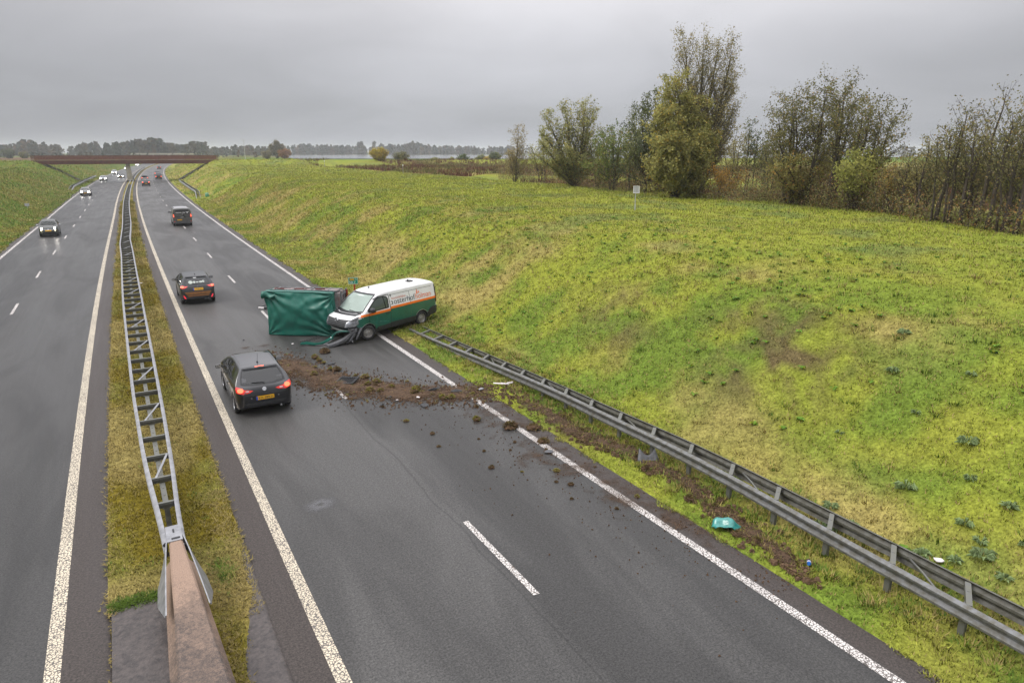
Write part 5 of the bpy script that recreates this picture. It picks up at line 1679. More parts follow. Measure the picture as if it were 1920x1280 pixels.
# first letter, cut off by the door edge
B.patch('L', [(2.63, 1.335), (2.65, 1.315), (2.73, 1.315), (2.73, 1.345), (2.665, 1.345), (2.665, 1.44), (2.73, 1.44), (2.73, 1.47), (2.65, 1.47), (2.63, 1.45)], 'lettering', M['ink_dark'], vroot, off=.009, step=.05)
for tri in ([(1.10, 1.53), (1.24, 1.53), (1.16, 1.60)], [(1.20, 1.60), (1.11, 1.59), (1.14, 1.74)], [(1.09, 1.58), (1.02, 1.54), (1.04, 1.66)]):
    B.patch('L', tri, 'emblem', M['ink_orange'], vroot, off=.009, step=.05)
# bonnet edge, grille, lamps
GR = [(-.56, .70), (.56, .70), (.66, .84), (.70, .985), (.5, .975), (0, .965), (-.5, .975), (-.70, .985), (-.66, .84)]
go = B.patch('F', GR, 'grille', M['blackplastic'], vroot, off=.016, step=.06)
for z in (.745, .80, .855, .91):
    q_ = MB(); q_.tube([B.hit('F', x, z, .03) for x in np.linspace(-.58, .58, 13)], .010, 4); q_.build('grille_bar', M['greyplastic'], go)
# badge: plain diamond outline
b_ = MB()
hb = B.hit('F', 0, .915, .05)
dia = [Vector((0, 0, .13)), Vector((.088, 0, 0)), Vector((0, 0, -.13)), Vector((-.088, 0, 0))]
for i in range(4): b_.bar(hb + dia[i], hb + dia[(i + 1) % 4], .03, .036, up=(0, 1, 0))
b_.build('badge', M['chrome'], go)
for sg in (-1, 1):
    HL = [(sg * .58, .70), (sg * .84, .72), (sg * .90, .82), (sg * .895, .99), (sg * .86, 1.10), (sg * .72, .98), (sg * .60, .90)]
    if sg > 0: HL = HL
    o = B.patch('F', HL, 'headlamp', M['lens_smoked'], vroot, off=.018, step=.06)
    B.patch('F', [(sg * .64, .74), (sg * .80, .755), (sg * .82, .84), (sg * .66, .83)], 'lamp_reflector', M['silver_paint'], o, off=.024, step=.05)
    B.patch('F', [(sg * .70, .955), (sg * .86, 1.08), (sg * .89, 1.06), (sg * .885, .96), (sg * .80, .93)], 'lamp_rim', M['greyplastic'], o, off=.023, step=.05)
B.patch('F', [(-.72, 1.12), (.72, 1.12), (.80, 1.185), (.4, 1.165), (-.4, 1.165), (-.80, 1.185)], 'cowl', M['blackplastic'], vroot, off=.006, step=.08)
b_ = MB()
for x0_, x1_ in ((-.70, -.05), (-.05, .62)):
    b_.tube([B.hit('F', x0_, 1.20, .03), B.hit('F', (x0_ + x1_) / 2, 1.225, .035), B.hit('F', x1_, 1.245, .03)], .012, 5)
b_.build('wiper', M['blackplastic'], vroot)
# bare front end behind the missing bumper
b_ = MB(); b_.box((0, 4.50, .52), (1.30, .30, .40)); b_.build('radiator', M['blackplastic'], vroot)
b_ = MB()
for k in range(9): b_.box((-.52 + .13 * k, 4.665, .52), (.02, .02, .34))
b_.build('radiator_slat', M['greyplastic'], vroot)
b_ = MB(); b_.tube([Vector((.86, 4.60, .55)), Vector((.5, 4.76, .50)), Vector((0, 4.80, .48)), Vector((-.5, 4.77, .475)), Vector((-.66, 4.72, .49))], [.055, .06, .06, .06, .05], 6)
b_.build('bumper_beam', M['alloy'], vroot)
b_ = MB()
rr_ = random.Random(5)
for k in range(12):
    c_ = Vector((-.80 + .30 * rr_.random(), 4.45 + .25 * rr_.random(), .42 + .32 * rr_.random()))
    b_.box(c_, (.05 + .10 * rr_.random(), .05 + .12 * rr_.random(), .05 + .13 * rr_.random()), rot=Matrix.Rotation(rr_.random() * 3, 3, 'Z') @ Matrix.Rotation(rr_.random() * 2, 3, 'X'))
b_.build('broken_front_parts', M['galv'], vroot)
b_ = MB()
for k in range(16):
    c_ = Vector((-.92 + 1.6 * rr_.random(), 4.40 + .30 * rr_.random(), .22 + .28 * rr_.random()))
    b_.box(c_, (.08 + .25 * rr_.random(), .05 + .1 * rr_.random(), .04 + .1 * rr_.random()), rot=Matrix.Rotation(rr_.random() * 3, 3, 'Z') @ Matrix.Rotation(rr_.random() * 2, 3, 'X'))
b_.build('broken_undertray', M['blackplastic'], vroot)
b_ = MB()
b_.tube([Vector((-.95, 4.42, .62)), Vector((-1.0, 4.62, .42)), Vector((-.98, 4.75, .18))], [.06, .05, .03], 6)
b_.tube([Vector((-.85, 4.60, .62)), Vector((-.90, 4.78, .40)), Vector((-.80, 4.95, .14)), Vector((-.7, 5.0, .06))], [.05, .07, .06, .03], 6)
b_.tube([Vector((-.6, 4.7, .42)), Vector((-.75, 4.85, .28)), Vector((-.95, 4.9, .10))], [.03, .04, .03], 5)
b_.build('hanging_liner', M['greyplastic'], vroot)
# cabin
floorpan(vroot, .3, 4.3, .94, z=.45)
b_ = MB(); b_.box((0, 2.70, 1.15), (1.74, .05, 1.25)); b_.build('bulkhead', M['interior'], vroot)
seats(vroot, [(3.25, (-.52, .20, .60), 1)], z0=.62, w=.46)
b_ = MB(); b_.box((0, 4.05, 1.06), (1.66, .55, .30)); b_.box((0, 4.02, 1.225), (1.56, .44, .05)); b_.build('dashboard', M['interior'], vroot)
b_ = MB()
b_.tube([Vector((-.50 + .20 * math.cos(a), 3.78 - .09 * math.sin(a), 1.16 + .17 * math.sin(a))) for a in np.linspace(0, 2 * math.pi, 17)], .018, 5); b_.build('steering_wheel', M['interior'], vroot)
b_ = MB(); b_.box((.30, 3.98, 1.27), (.40, .22, .05), rot=Matrix.Rotation(.3, 3, 'Z')); o = b_.build('safety_vest', M['vest'], None, label='yellow folded safety vest on the van dashboard behind the windscreen', category='vest')
VM = Matrix.Translation(VLOC) @ Matrix.Rotation(VRZ, 4, 'Z') @ Matrix.Rotation(VRX, 4, 'X') @ Matrix.Scale(1.055, 4, Vector((0, 1, 0)))
o.matrix_world = VM
b_ = MB(); b_.box((-.28, 4.0, 1.262), (.26, .18, .012), rot=Matrix.Rotation(-.25, 3, 'Z')); b_.box((.02, 4.02, 1.262), (.16, .11, .012), rot=Matrix.Rotation(.15, 3, 'Z'))
o = b_.build('paper_sheet', M['paper'], None, label='white papers on the van dashboard beside the yellow vest', category='papers'); o.matrix_world = VM
# roof beacon socket and aerial stub
h = B.hit('T', -.18, .95, .0)
b_ = MB(); b_.box(h + Vector((0, 0, .02)), (.20, .30, .035)); b_.box(h + Vector((.02, .06, .06)), (.06, .06, .07)); b_.build('roof_bracket', M['blackplastic'], vroot)
h = B.hit('T', .30, 2.9, 0); b_ = MB(); b_.box(h + Vector((0, 0, .02)), (.05, .06, .05)); b_.build('aerial_base', M['blackplastic'], vroot)
B.patch('T', [(-.60, .12), (.60, .12), (.60, .14), (-.60, .14)], 'roof_seam', M['greyplastic'], vroot, off=.003, step=.12)
for yy in (1.1, 1.9, 2.6):
    B.patch('T', [(-.62, yy), (.62, yy), (.62, yy + .035), (-.62, yy + .035)], 'roof_rib', M['white_paint'], vroot, off=.014, step=.12)

# ---- strips torn from the bumper
def ribbon(name, pts, w, th, mat, label, cat, twist=0.0):
    P = [Vector(p) for p in pts]
    o_ = P[0].copy(); o_.z = 0
    vs = []; fs = []
    for i, p in enumerate(P):
        d = (P[min(i + 1, len(P) - 1)] - P[max(i - 1, 0)]).normalized()
        x = d.cross(Vector((0, 0, 1))).normalized()
        a = twist * i / len(P)
        u = x * math.cos(a) + Vector((0, 0, 1)) * math.sin(a)
        n_ = d.cross(u).normalized()
        q = p - o_
        vs += [q - u * w / 2 + n_ * th * .4, q - u * w * .2 + n_ * th, q + u * w / 2 + n_ * th * .6, q + u * w / 2 - n_ * th, q - u * w / 2 - n_ * th]
    m = 5
    for i in range(len(P) - 1):
        for k in range(m): fs.append((i * m + k, i * m + (k + 1) % m, (i + 1) * m + (k + 1) % m, (i + 1) * m + k))
    fs.append(tuple(range(m - 1, -1, -1))); fs.append(tuple((len(P) - 1) * m + k for k in range(m)))
    return ob(name, mesh_np(name, vs, fs, mat, True, 50), None, o_, label=label, category=cat)
def vw(x, y, z): return tuple(VM @ Vector((x, y, z)))
g0 = ribbon('bumper_strip', [(6.22, 28.70, .06), (6.45, 28.55, .07), (6.7, 28.32, .05), (6.95, 28.25, .07), (7.2, 28.35, .10), (7.45, 28.45, .18), vw(.05, 5.15, .30), vw(-.1, 4.98, .42), vw(-.35, 4.90, .47), vw(-.6, 4.80, .48)], 0.27, .035, M['green_paint'], 'long green bumper skin bent down from the van nose to the road', 'bumper', .5)
ribbon('white_edge', [(6.22, 28.62, .025), (6.5, 28.42, .03), (6.75, 28.22, .022), (7.0, 28.14, .03), (7.18, 28.22, .06), (7.42, 28.32, .14), vw(.05, 5.25, .26)], .03, .012, M['litter_white'], 'thin white torn edge lying along the green bumper skin', 'trim')
ribbon('bumper_strip', [(7.05, 27.75, .05), (7.3, 27.78, .06), (7.6, 27.83, .12), (7.9, 27.88, .22), vw(-.72, 4.85, .38), vw(-.88, 4.62, .55)], .34, .06, M['greyplastic'], 'dark grey ribbed bumper core leaning from the road to the van wheel', 'bumper', .3)
o = bpy.data.objects['bumper_strip.001']
rb = MB()
for k in range(9):
    t_ = k / 8
    q = Vector((.02 + .80 * t_, .02 + .11 * t_, .10 + .13 * t_ * t_))
    rb.box(q, (.02, .20, .03), rot=Matrix.Rotation(R(45), 3, 'Z') @ Matrix.Rotation(R(15), 3, 'X'))
rb.build('rib', M['blackplastic'], o)

# ================================================================== overturned trailer under its green tarpaulin
TD = Vector((.815, -.58, 0)).normalized(); TN = Vector((.58, .815, 0)).normalized()
T0 = Vector((5.36, 31.12, 0))
troot = empty('overturned_trailer', tuple(T0), (0, 0, math.atan2(TD.y, TD.x)), label='overturned box trailer with a crumpled green tarpaulin lying beside the van', category='trailer')
# local: x along the visible face, y away from the camera, z up
TLn, TH, TDp = 3.1, 1.93, 1.20
ns_, nz_ = 96, 60
def tface(s, t):
    """s 0..1 along, t 0..1 up: bulge and folds of the taut cloth"""
    bul = .25 * math.sin(math.pi * min(max(s, 0), 1)) ** .5 * math.sin(math.pi * (.12 + .84 * t)) 
    f = 0.0
    # folds gathered towards the lower right and the upper corners
    d = (1 - s) * 1.5 + .02
    for (sx, tx, k, amp, ph) in ((1.04, -.04, 21, .085, .3), (1.0, .95, 13, .06, 1.0), (.02, 1.0, 15, .075, 2.0), (.0, .0, 12, .035, .5)):
        ang = math.atan2((t - tx) * TH, (s - sx) * TLn)
        rr = math.hypot((t - tx) * TH, (s - sx) * TLn)
        f += amp * math.sin(k * ang + ph + 1.2 * math.sin(rr * 2)) * math.exp(-rr / .95) * min(1, rr / .3)
    f += .045 * math.exp(-((t - .58 - .10 * s) / .05) ** 2) * float(sst(.55, .8, s)) * float(sst(1.05, .9, s))
    f += .022 * math.sin(8 * t + 5 * s) * float(sst(.0, .4, s))
    f += .014 * (float(vn(s * 16, t * 11, 5)) - .5) * 2
    return bul + f
V = []; F = []
for i in range(ns_ + 1):
    for j in range(nz_ + 1):
        s, t = i / ns_, j / nz_
        x = s * TLn + .06 * math.sin(t * 3.1) * (s - .5) * -1 + (.05 * math.sin(5 * t) if i in (0, ns_) else 0)
        z = .02 + t * TH * (1 - .015 * s) + .035 * math.sin(s * 2.6 + .4) * t
        V.append((x, -tface(s, t), z))
nz1 = nz_ + 1
for i in range(ns_):
    for j in range(nz_):
        F.append((i * nz1 + j, (i + 1) * nz1 + j, (i + 1) * nz1 + j + 1, i * nz1 + j + 1))
# wrap the cloth round left side, top edge and right side
def wrap(idx, dirv, n, wob):
    prev = idx
    for k in range(1, n + 1):
        cur = []
        for q, a in enumerate(idx):
            p = V[a]
            f = k / n
            w_ = wob * math.sin(q * .7 + k) * f
            V.append((p[0] + dirv[0] * f + w_ * .3, p[1] + dirv[1] * f + w_, p[2] + dirv[2] * f)); cur.append(len(V) - 1)
        for q in range(len(idx) - 1): F.append((prev[q], prev[q + 1], cur[q + 1], cur[q]))
        prev = cur
wrap([j for j in range(nz_ + 1)][::-1], (.05, 1.0, 0), 6, .02)
wrap([ns_ * nz1 + j for j in range(nz_ + 1)], (-.02, .42, 0), 4, .025)
wrap([i * nz1 + nz_ for i in range(ns_ + 1)][::-1], (0, .30, .012), 4, .02)
tm = mesh_np('tarpaulin', V, F, M['tarp'], True)
o = ob('tarpaulin', tm, troot, label='green cloth cover with diagonal folds')
md = o.modifiers.new('thickness', 'SOLIDIFY'); md.thickness = .012; md.offset = -1
# loose flap at the upper left corner
V = []; F = []
for i in range(22):
    for j in range(9):
        s, t = i / 21, j / 8
        V.append((-.10 + s * .62, -.10 - .10 * math.sin(t * 3.1) - .03 * math.sin(9 * s + 2 * t), TH + .06 - .12 * s - t * (.34 - .16 * s) + .04 * math.sin(7 * s)))
for i in range(21):
    for j in range(8): F.append((i * 9 + j, i * 9 + j + 1, (i + 1) * 9 + j + 1, (i + 1) * 9 + j))
o = ob('tarpaulin_flap', mesh_np('tarpaulin_flap', V, F, M['tarp'], True), troot)
md = o.modifiers.new('thickness', 'SOLIDIFY'); md.thickness = .012
# drop sides, floor and chassis: on top and behind
b_ = MB(); b_.box((TLn / 2 + .12, TDp * .62, TH / 2 + .02), (TLn + .10, TDp * .70, TH - .14)); b_.build('trailer_box', M['trailer_metal'], troot)
for k in range(4):
    b_ = MB(); b_.box((TLn * (.14 + .25 * k), TDp * .60, TH + .012 + .02 * (k % 2)), (TLn * .235, .62, .05)); b_.build('side_board', M['trailer_metal'], troot)
b_ = MB()
for yy in (.32, .92): b_.bar((.1, yy, TH + .06), (TLn + .12, yy, TH + .05), .06, .05)
for xx in (.35, 1.1, 1.9, 2.7): b_.bar((xx, .30, TH + .055), (xx, .98, TH + .06), .05, .04)
b_.build('board_frame', M['galv_dark'], troot)
b_ = MB()
for zz in (.5, 1.2, 1.8): b_.bar((TLn + .20, .42, zz), (TLn + .20, 1.15, zz), .05, .05)
for yy in (.45, .80, 1.12): b_.bar((TLn + .20, yy, .05), (TLn + .20, yy, TH + .04), .06, .06)
b_.build('tail_frame', M['galv_dark'], troot)
b_ = MB(); b_.box((TLn + .245, 1.12, TH - .22), (.04, .14, .40)); b_.box((TLn + .245, 1.12, .4), (.04, .14, .40)); b_.build('tail_lamp', pmat('dull_red_lens', (.20, .012, .012), .35, var=.2), troot)
for xx in (.45, 1.35, 2.3):
    b_ = MB(); b_.box((xx, .50 + .05 * xx, TH + .075), (.42, .05, .05), rot=Matrix.Rotation(.1 * xx, 3, 'Z')); b_.build('red_strap', pmat('red_strap', (.13, .03, .025), .7, var=.3) if xx < .5 else bpy.data.materials['red_strap'], troot)
wm2 = wheel_meshes(.29, .18, M['steelwheel'], steel=True)
for xx in (1.35, 2.0):
    for zz, sg in ((.28, -1), (TH - .22, 1)):
        o = add_wheel(troot, wm2, xx, TDp + .32, zz, 1); o.rotation_euler = (0, R(-90) * sg, 0)
b_ = MB(); b_.bar((0, TDp + .1, .95), (-.1, TDp + .15, .95), .3, .06); b_.bar((.2, TDp + .1, .6), (-.9, TDp + .1, .93), .07, .07); b_.bar((.2, TDp + .1, 1.35), (-.9, TDp + .1, .97), .07, .07)
b_.build('drawbar', M['galv_dark'], troot)
b_ = MB(); b_.tube([Vector((-.02, .25, 1.18)), Vector((-.20, .18, 1.17))], .05, 8); b_.build('jockey_clamp', M['blackplastic'], troot)
b_ = MB(); b_.tube([Vector((-.20, .18, 1.17)), Vector((-.42, .10, 1.20))], [.055, .04], 8); b_.build('hitch_cap', M['litter_white'], troot)

# ================================================================== mud trail, clods and debris
def poly_at(t, pts):
    n = len(pts) - 1
    x = max(0, min(n - 1e-6, t * n)); i = int(x); f = x - i
    return tuple(pts[i][k] * (1 - f) + pts[i + 1][k] * f for k in range(len(pts[0])))
# centre line (x, y, half width)
MUD = [(3.9, 28.2, .5), (4.45, 26.9, .85), (4.95, 25.6, 1.0), (5.45, 24.3, 1.0), (6.0, 23.0, 1.0), (6.6, 22.1, .95), (7.3, 21.3, .95), (8.1, 20.5, .9), (8.9, 19.95, .75), (9.7, 19.75, .75), (10.5, 19.5, .95), (11.2, 19.3, .6)]
def mud_mat():
    m = bpy.data.materials.new('smeared_mud')
    t, b = nodes_of(m)
    a = t.nodes.new('ShaderNodeAttribute'); a.attribute_name = 'cover'
    g = t.nodes.new('ShaderNodeNewGeometry')
    def noise(sc, det, r=.7):
        n = t.nodes.new('ShaderNodeTexNoise'); n.inputs['Scale'].default_value = sc; n.inputs['Detail'].default_value = det; n.inputs['Roughness'].default_value = r
        t.links.new(g.outputs['Position'], n.inputs['Vector']); return n.outputs[0]
    n1, n2 = noise(2.4, 7, .78), noise(15, 5)
    ad = t.nodes.new('ShaderNodeMath'); ad.operation = 'ADD'; t.links.new(a.outputs['Fac'], ad.inputs[0]); t.links.new(n1, ad.inputs[1])
    mr = t.nodes.new('ShaderNodeMapRange'); mr.inputs[1].default_value = .80; mr.inputs[2].default_value = 1.15
    t.links.new(ad.outputs[0], mr.inputs[0])
    mx = t.nodes.new('ShaderNodeMix'); mx.data_type = 'RGBA'
    mx.inputs['A'].default_value = (.028, .019, .014, 1); mx.inputs['B'].default_value = (.135, .086, .054, 1)
    m2 = t.nodes.new('ShaderNodeMapRange'); m2.inputs[1].default_value = .3; m2.inputs[2].default_value = .7
    t.links.new(n2, m2.inputs[0]); t.links.new(m2.outputs[0], mx.inputs['Factor'])
    t.links.new(mx.outputs['Result'], b.inputs['Base Color'])
    b.inputs['Roughness'].default_value = .9; b.inputs['Specular IOR Level'].default_value = .12
    bp = t.nodes.new('ShaderNodeBump'); bp.inputs['Strength'].default_value = 1.0; bp.inputs['Distance'].default_value = .03
    t.links.new(n2, bp.inputs['Height']); t.links.new(bp.outputs[0], b.inputs['Normal'])
    tp = t.nodes.new('ShaderNodeBsdfTransparent'); ms = t.nodes.new('ShaderNodeMixShader')
    t.links.new(mr.outputs[0], ms.inputs[0]); t.links.new(tp.outputs[0], ms.inputs[1]); t.links.new(b.outputs[0], ms.inputs[2])
    t.links.new(ms.outputs[0], t.nodes['Material Output'].inputs['Surface'])
    return m
M['mud'] = mud_mat()
def mud_sheet(name, line, wide, strength, hgt, nl, nw, z0=.009):
    V = []; F = []; C = []
    for i in range(nl + 1):
        x, y, w = poly_at(i / nl, line)
        x2, y2, _ = poly_at(min(1, (i + 1) / nl), line); x1, y1, _ = poly_at(max(0, (i - 1) / nl), line)
        d = Vector((x2 - x1, y2 - y1, 0)).normalized(); nr = Vector((-d.y, d.x, 0))
        w *= wide
        for j in range(nw + 1):
            q = j / nw * 2 - 1
            p = Vector((x, y, 0)) + nr * q * w
            en = min(i, nl - i) / (nl * .12)
            c_ = (1 - abs(q) ** 1.6) * min(1, en) * strength
            c_ += (float(fbm(p.x * 1.6, p.y * 1.6, 14, 3)) - .5) * .5
            h_ = hgt * max(0, c_) * float(fbm(p.x * 5, p.y * 5, 15, 3)) * 1.6
            V.append((p.x, p.y, z0 + h_)); C.append(max(0, min(1, c_)) if abs(q) < .999 and 0 < i < nl else 0)
    for i in range(nl):
        for j in range(nw): F.append((i * (nw + 1) + j, i * (nw + 1) + j + 1, (i + 1) * (nw + 1) + j + 1, (i + 1) * (nw + 1) + j))
    F = [f[::-1] for f in F]
    me = mesh_np(name, V, F, M['mud'], True)
    at = me.attributes.new('cover', 'FLOAT', 'POINT'); at.data.foreach_set('value', C)
    return ob(name, me, kind='stuff')
mud_sheet('mud', MUD, 1.6, .62, .075, 170, 44)
# thin dirt fanned over the shoulder and the lane in front
FAN = [(9.6, 19.4, 1.3), (9.6, 17.5, 1.5), (9.5, 15.5, 1.6), (9.4, 13.5, 1.4), (9.6, 11.5, 1.1), (9.9, 9.5, .8), (10.1, 7.4, .4)]
mud_sheet('mud', FAN, 1.15, .34, .006, 80, 20, .013)
SM2 = [(3.1, 30.2, .8), (4.2, 29.2, 1.3), (5.2, 28.2, 1.5), (6.0, 27.0, 1.2)]
mud_sheet('mud', SM2, 1.2, .28, .004, 40, 20, .014)
# torn wheel rut along the verge
RUT = [(10.75, 18.9, .35), (10.92, 17.5, .42), (10.95, 16.3, .40), (10.95, 14.9, .45), (11.05, 14.0, .40), (11.30, 13.3, .35), (11.40, 12.0, .22), (11.35, 11.0, .24), (11.15, 10.1, .26), (11.0, 9.3, .30), (10.9, 8.4, .24), (10.68, 7.5, .16), (10.5, 7.0, .06)]
mud_sheet('torn_verge_soil', RUT, 1.7, .60, .12, 220, 22, .045)

def clod_mesh(seed, grassy=True, r=1.0):
    rr = random.Random(seed)
    bm = bmesh.new()
    bmesh.ops.create_icosphere(bm, subdivisions=3, radius=1)
    for v in bm.verts:
        c_ = v.co
        n = float(fbm(c_.x * 1.7 + seed, c_.y * 1.7 + c_.z * 2.1, seed, 3)) - .5
        n2 = float(vn(c_.x * 6 + seed, c_.y * 6 + c_.z * 5, seed + 3)) - .5
        v.co = c_ * (1 + n * .9 + n2 * .35)
        v.co.z = v.co.z * .55 + .28
    me = bpy.data.meshes.new('turf_clod'); bm.to_mesh(me); bm.free()
    me.materials.append(M['soil'])
    # tuft of grass and roots sticking out
    V = []; F = []; C = []
    for k in range(320):
        a = rr.random() * 6.283; e_ = rr.random()
        b_ = Vector((math.cos(a) * e_ * .9, math.sin(a) * e_ * .9, .5 * (1 - e_ * e_) + .2))
        d = Vector((math.cos(a) * (.3 + e_) + rr.uniform(-.5, .5), math.sin(a) * (.3 + e_) + rr.uniform(-.5, .5), rr.uniform(-.1, .9))).normalized() * rr.uniform(.3, .75)
        s_ = d.cross(Vector((rr.random(), rr.random(), rr.random()))).normalized() * .085
        i = len(V); V += [b_ - s_, b_ + s_, b_ + d]; F.append((i, i + 1, i + 2))
        c_ = rr.choice([C_YEL, C_MOSS, C_MOSS, C_STRAW]) if grassy else rr.choice([C_BROWN, C_STRAW * .6, C_BROWN])
        C += [c_ * rr.uniform(.6, 1.1)] * 3
    gm = mesh_np('grass_tuft', V, F, M['blade']); set_col(gm, np.array(C))
    return me, gm
CL = [clod_mesh(i, True) for i in range(4)] + [clod_mesh(10 + i, False) for i in range(3)]
def clod(x, y, s, k, label, z=None, group='turf clods scattered by the crash'):
    me, gm = CL[k]
    o = ob('turf_clod', me, None, (x, y, (0 if z is None else z)), (0, 0, random.random() * 6.28), label=label, category='turf clod', group=group)
    o.scale = (s, s * random.uniform(.7, 1.1), s * random.uniform(.8, 1.2))
    ob('grass_tuft', gm, o)
    return o
GL = 'clump of torn grass turf lying in the brown mud trail on the road'
BL = 'bare brown clod of soil lying loose on the asphalt'
clod(6.22, 26.4, .16, 0, 'yellowish turf clump nearest the end of the green bumper strip')
clod(6.76, 27.0, .20, 4, 'dark brown clod beside the yellowish turf clump near the bumper strip')
clod(9.42, 16.4, .22, 5, 'large shaggy brown turf lump lying on the white edge line')
clod(9.95, 15.95, .20, 4, 'flat brown turf lump on the shoulder just beyond the edge line')
clod(9.69, 15.0, .15, 5, 'straw coloured turf lump on the inner side of the edge line, nearer the camera')
clod(8.80, 17.4, .12, 1, 'small yellow mossy clump alone on the lane left of the edge line')
for (x, y) in [(6.24, 25.9), (6.35, 25.55), (5.86, 25.1), (5.63, 24.2), (6.33, 24.6), (6.5, 24.4), (6.9, 23.35), (7.11, 23.0), (6.98, 22.2), (7.15, 22.0), (6.69, 21.4), (6.85, 21.6), (7.14, 21.3), (7.3, 22.3), (8.04, 20.6), (8.72, 19.6), (8.95, 19.5), (9.2, 20.0), (8.3, 20.9), (7.6, 21.5), (9.75, 19.5), (10.25, 19.9)]:
    clod(x + random.uniform(-.05, .05), y, random.uniform(.07, .16), random.choice([0, 1, 2, 3, 3, 5]), 'torn grassy clump in the mud ' + ('between the car and the bumper strip' if y > 24 else 'around the black grille piece' if y > 22.1 else 'just past the black grille piece' if y > 20.8 else 'near the black plastic strips by the edge line'), .03)
for (x, y) in [(6.70, 19.9), (9.46, 14.5), (8.98, 15.4), (8.61, 15.0), (7.95, 15.3), (7.64, 14.3), (8.21, 13.7), (8.66, 12.8), (8.89, 12.5), (9.13, 11.0), (7.2, 17.1), (8.2, 16.1), (7.0, 16.2), (9.0, 13.3), (8.5, 11.9), (9.9, 11.2), (10.0, 13.0), (9.3, 18.4), (9.95, 18.6), (5.4, 21.9), (6.9, 18.4), (5.2, 28.9)]:
    clod(x, y, random.uniform(.035, .085), random.choice([4, 5, 6, 1]), 'small soil clod on the asphalt ' + ('close below the mud trail' if y > 17.5 else 'left of the big turf lump on the edge line' if y > 14.9 else 'lane side of the grey piece on the edge line' if y > 13 else 'nearest the camera along the edge line'), 0, 'small soil clods on the asphalt')
for i in range(44):
    x, y, w = poly_at(random.random(), RUT)
    x += random.uniform(-.5, .5); y += random.uniform(-.3, .3)
    clod(x, y, random.uniform(.05, .14), random.choice([4, 5, 6, 4, 5, 0]), 'dark earth clod in the verge rut ' + ('at its far end beside the mud trail' if y > 16.6 else 'at its widest, before the wheel liner' if y > 13.6 else 'beside the grey wheel liner' if y > 12 else 'between the wheel liner and the teal piece' if y > 10.1 else 'around the teal body piece' if y > 8.5 else 'at its near end below the teal piece'), .03, 'earth clods along the verge rut')
# crumbs nobody could count
cr = MB()
for k in range(7600):
    if k < 1300 or k >= 3600:
        x, y, w = poly_at(random.random(), MUD); q = random.gauss(0, .8)
        x += q * w * .7; y += q * w * .7 + random.gauss(0, .3)
    elif k < 2300:
        x, y, w = poly_at(random.random() ** 1.2, FAN); x += random.gauss(-.3, 1.0); y += random.gauss(0, .8)
    else:
        x, y, w = poly_at(random.random(), RUT); x += random.gauss(-.3, .35)
    if x > 10.3 and not 2300 <= k < 3600: continue
    s = random.choice([.008, .010, .012, .016, .022, .03]) * (1.7 if k >= 3600 else 1)
    a = random.random() * 6.28
    p = [(x + s * math.cos(a + j * 2.1) * random.uniform(.6, 1.3), y + s * math.sin(a + j * 2.1) * random.uniform(.6, 1.3), .004) for j in range(3)]
    cr.add(p + [(x, y, s * random.uniform(.8, 1.5))], [(0, 1, 3), (1, 2, 3), (2, 0, 3)])
cr.build('dirt_crumbs', M['soil'], None, kind='stuff')

lm = MB()
rl = random.Random(77)
LP_ = []; LC_ = []
for k in range(2300):
    if k < 1250:
        x, y, w = poly_at(rl.random(), MUD); q = rl.gauss(0, .55); x += q * w * .75 + rl.gauss(0, .1); y += q * w * .75 + rl.gauss(0, .25); z = .012
        s = rl.choice([.02, .025, .03, .04, .05, .07])
    else:
        x, y, w = poly_at(rl.random(), RUT); x += rl.gauss(0, w * .75); y += rl.gauss(0, .2); z = .05
        s = rl.choice([.025, .035, .05, .06, .08])
        if x < 10.3: z = .0
    if k < 1250 and x > 10.4: z = .05
    a0 = rl.random() * 6.28
    n = 5
    lo = [(x + s * rl.uniform(.7, 1.4) * math.cos(a0 + 1.257 * j), y + s * rl.uniform(.7, 1.4) * math.sin(a0 + 1.257 * j), z - .01) for j in range(n)]
    up = [(x + s * rl.uniform(.3, .8) * math.cos(a0 + .4 + 1.257 * j), y + s * rl.uniform(.3, .8) * math.sin(a0 + .4 + 1.257 * j), z + s * rl.uniform(.45, .95)) for j in range(n)]
    lm.add(lo + up, [(j, (j + 1) % n, n + (j + 1) % n, n + j) for j in range(n)] + [tuple(n + j for j in range(n))])
    if rl.random() < (.30 if k < 1250 else .35):
        for j in range(9):
            az = rl.random() * 6.28; L_ = s * rl.uniform(.8, 2.2)
            p_ = np.array([x + rl.gauss(0, s * .5), y + rl.gauss(0, s * .5), z + s * .4]); sd_ = np.array([-math.sin(az), math.cos(az), 0]) * .009
            LP_.append(np.stack([p_ - sd_, p_ + sd_, p_ + np.array([math.cos(az) * L_, math.sin(az) * L_, L_ * rl.uniform(0, .6)])]))
            LC_.append(np.clip(rl.choice([C_YEL, C_MOSS, C_LUSH, C_STRAW, C_BROWN]) * rl.uniform(.5, 1.1), .01, .5))
lm.build('torn_earth', M['soil'], None, kind='stuff')
_turf_shreds = (np.array(LP_), np.array(LC_))

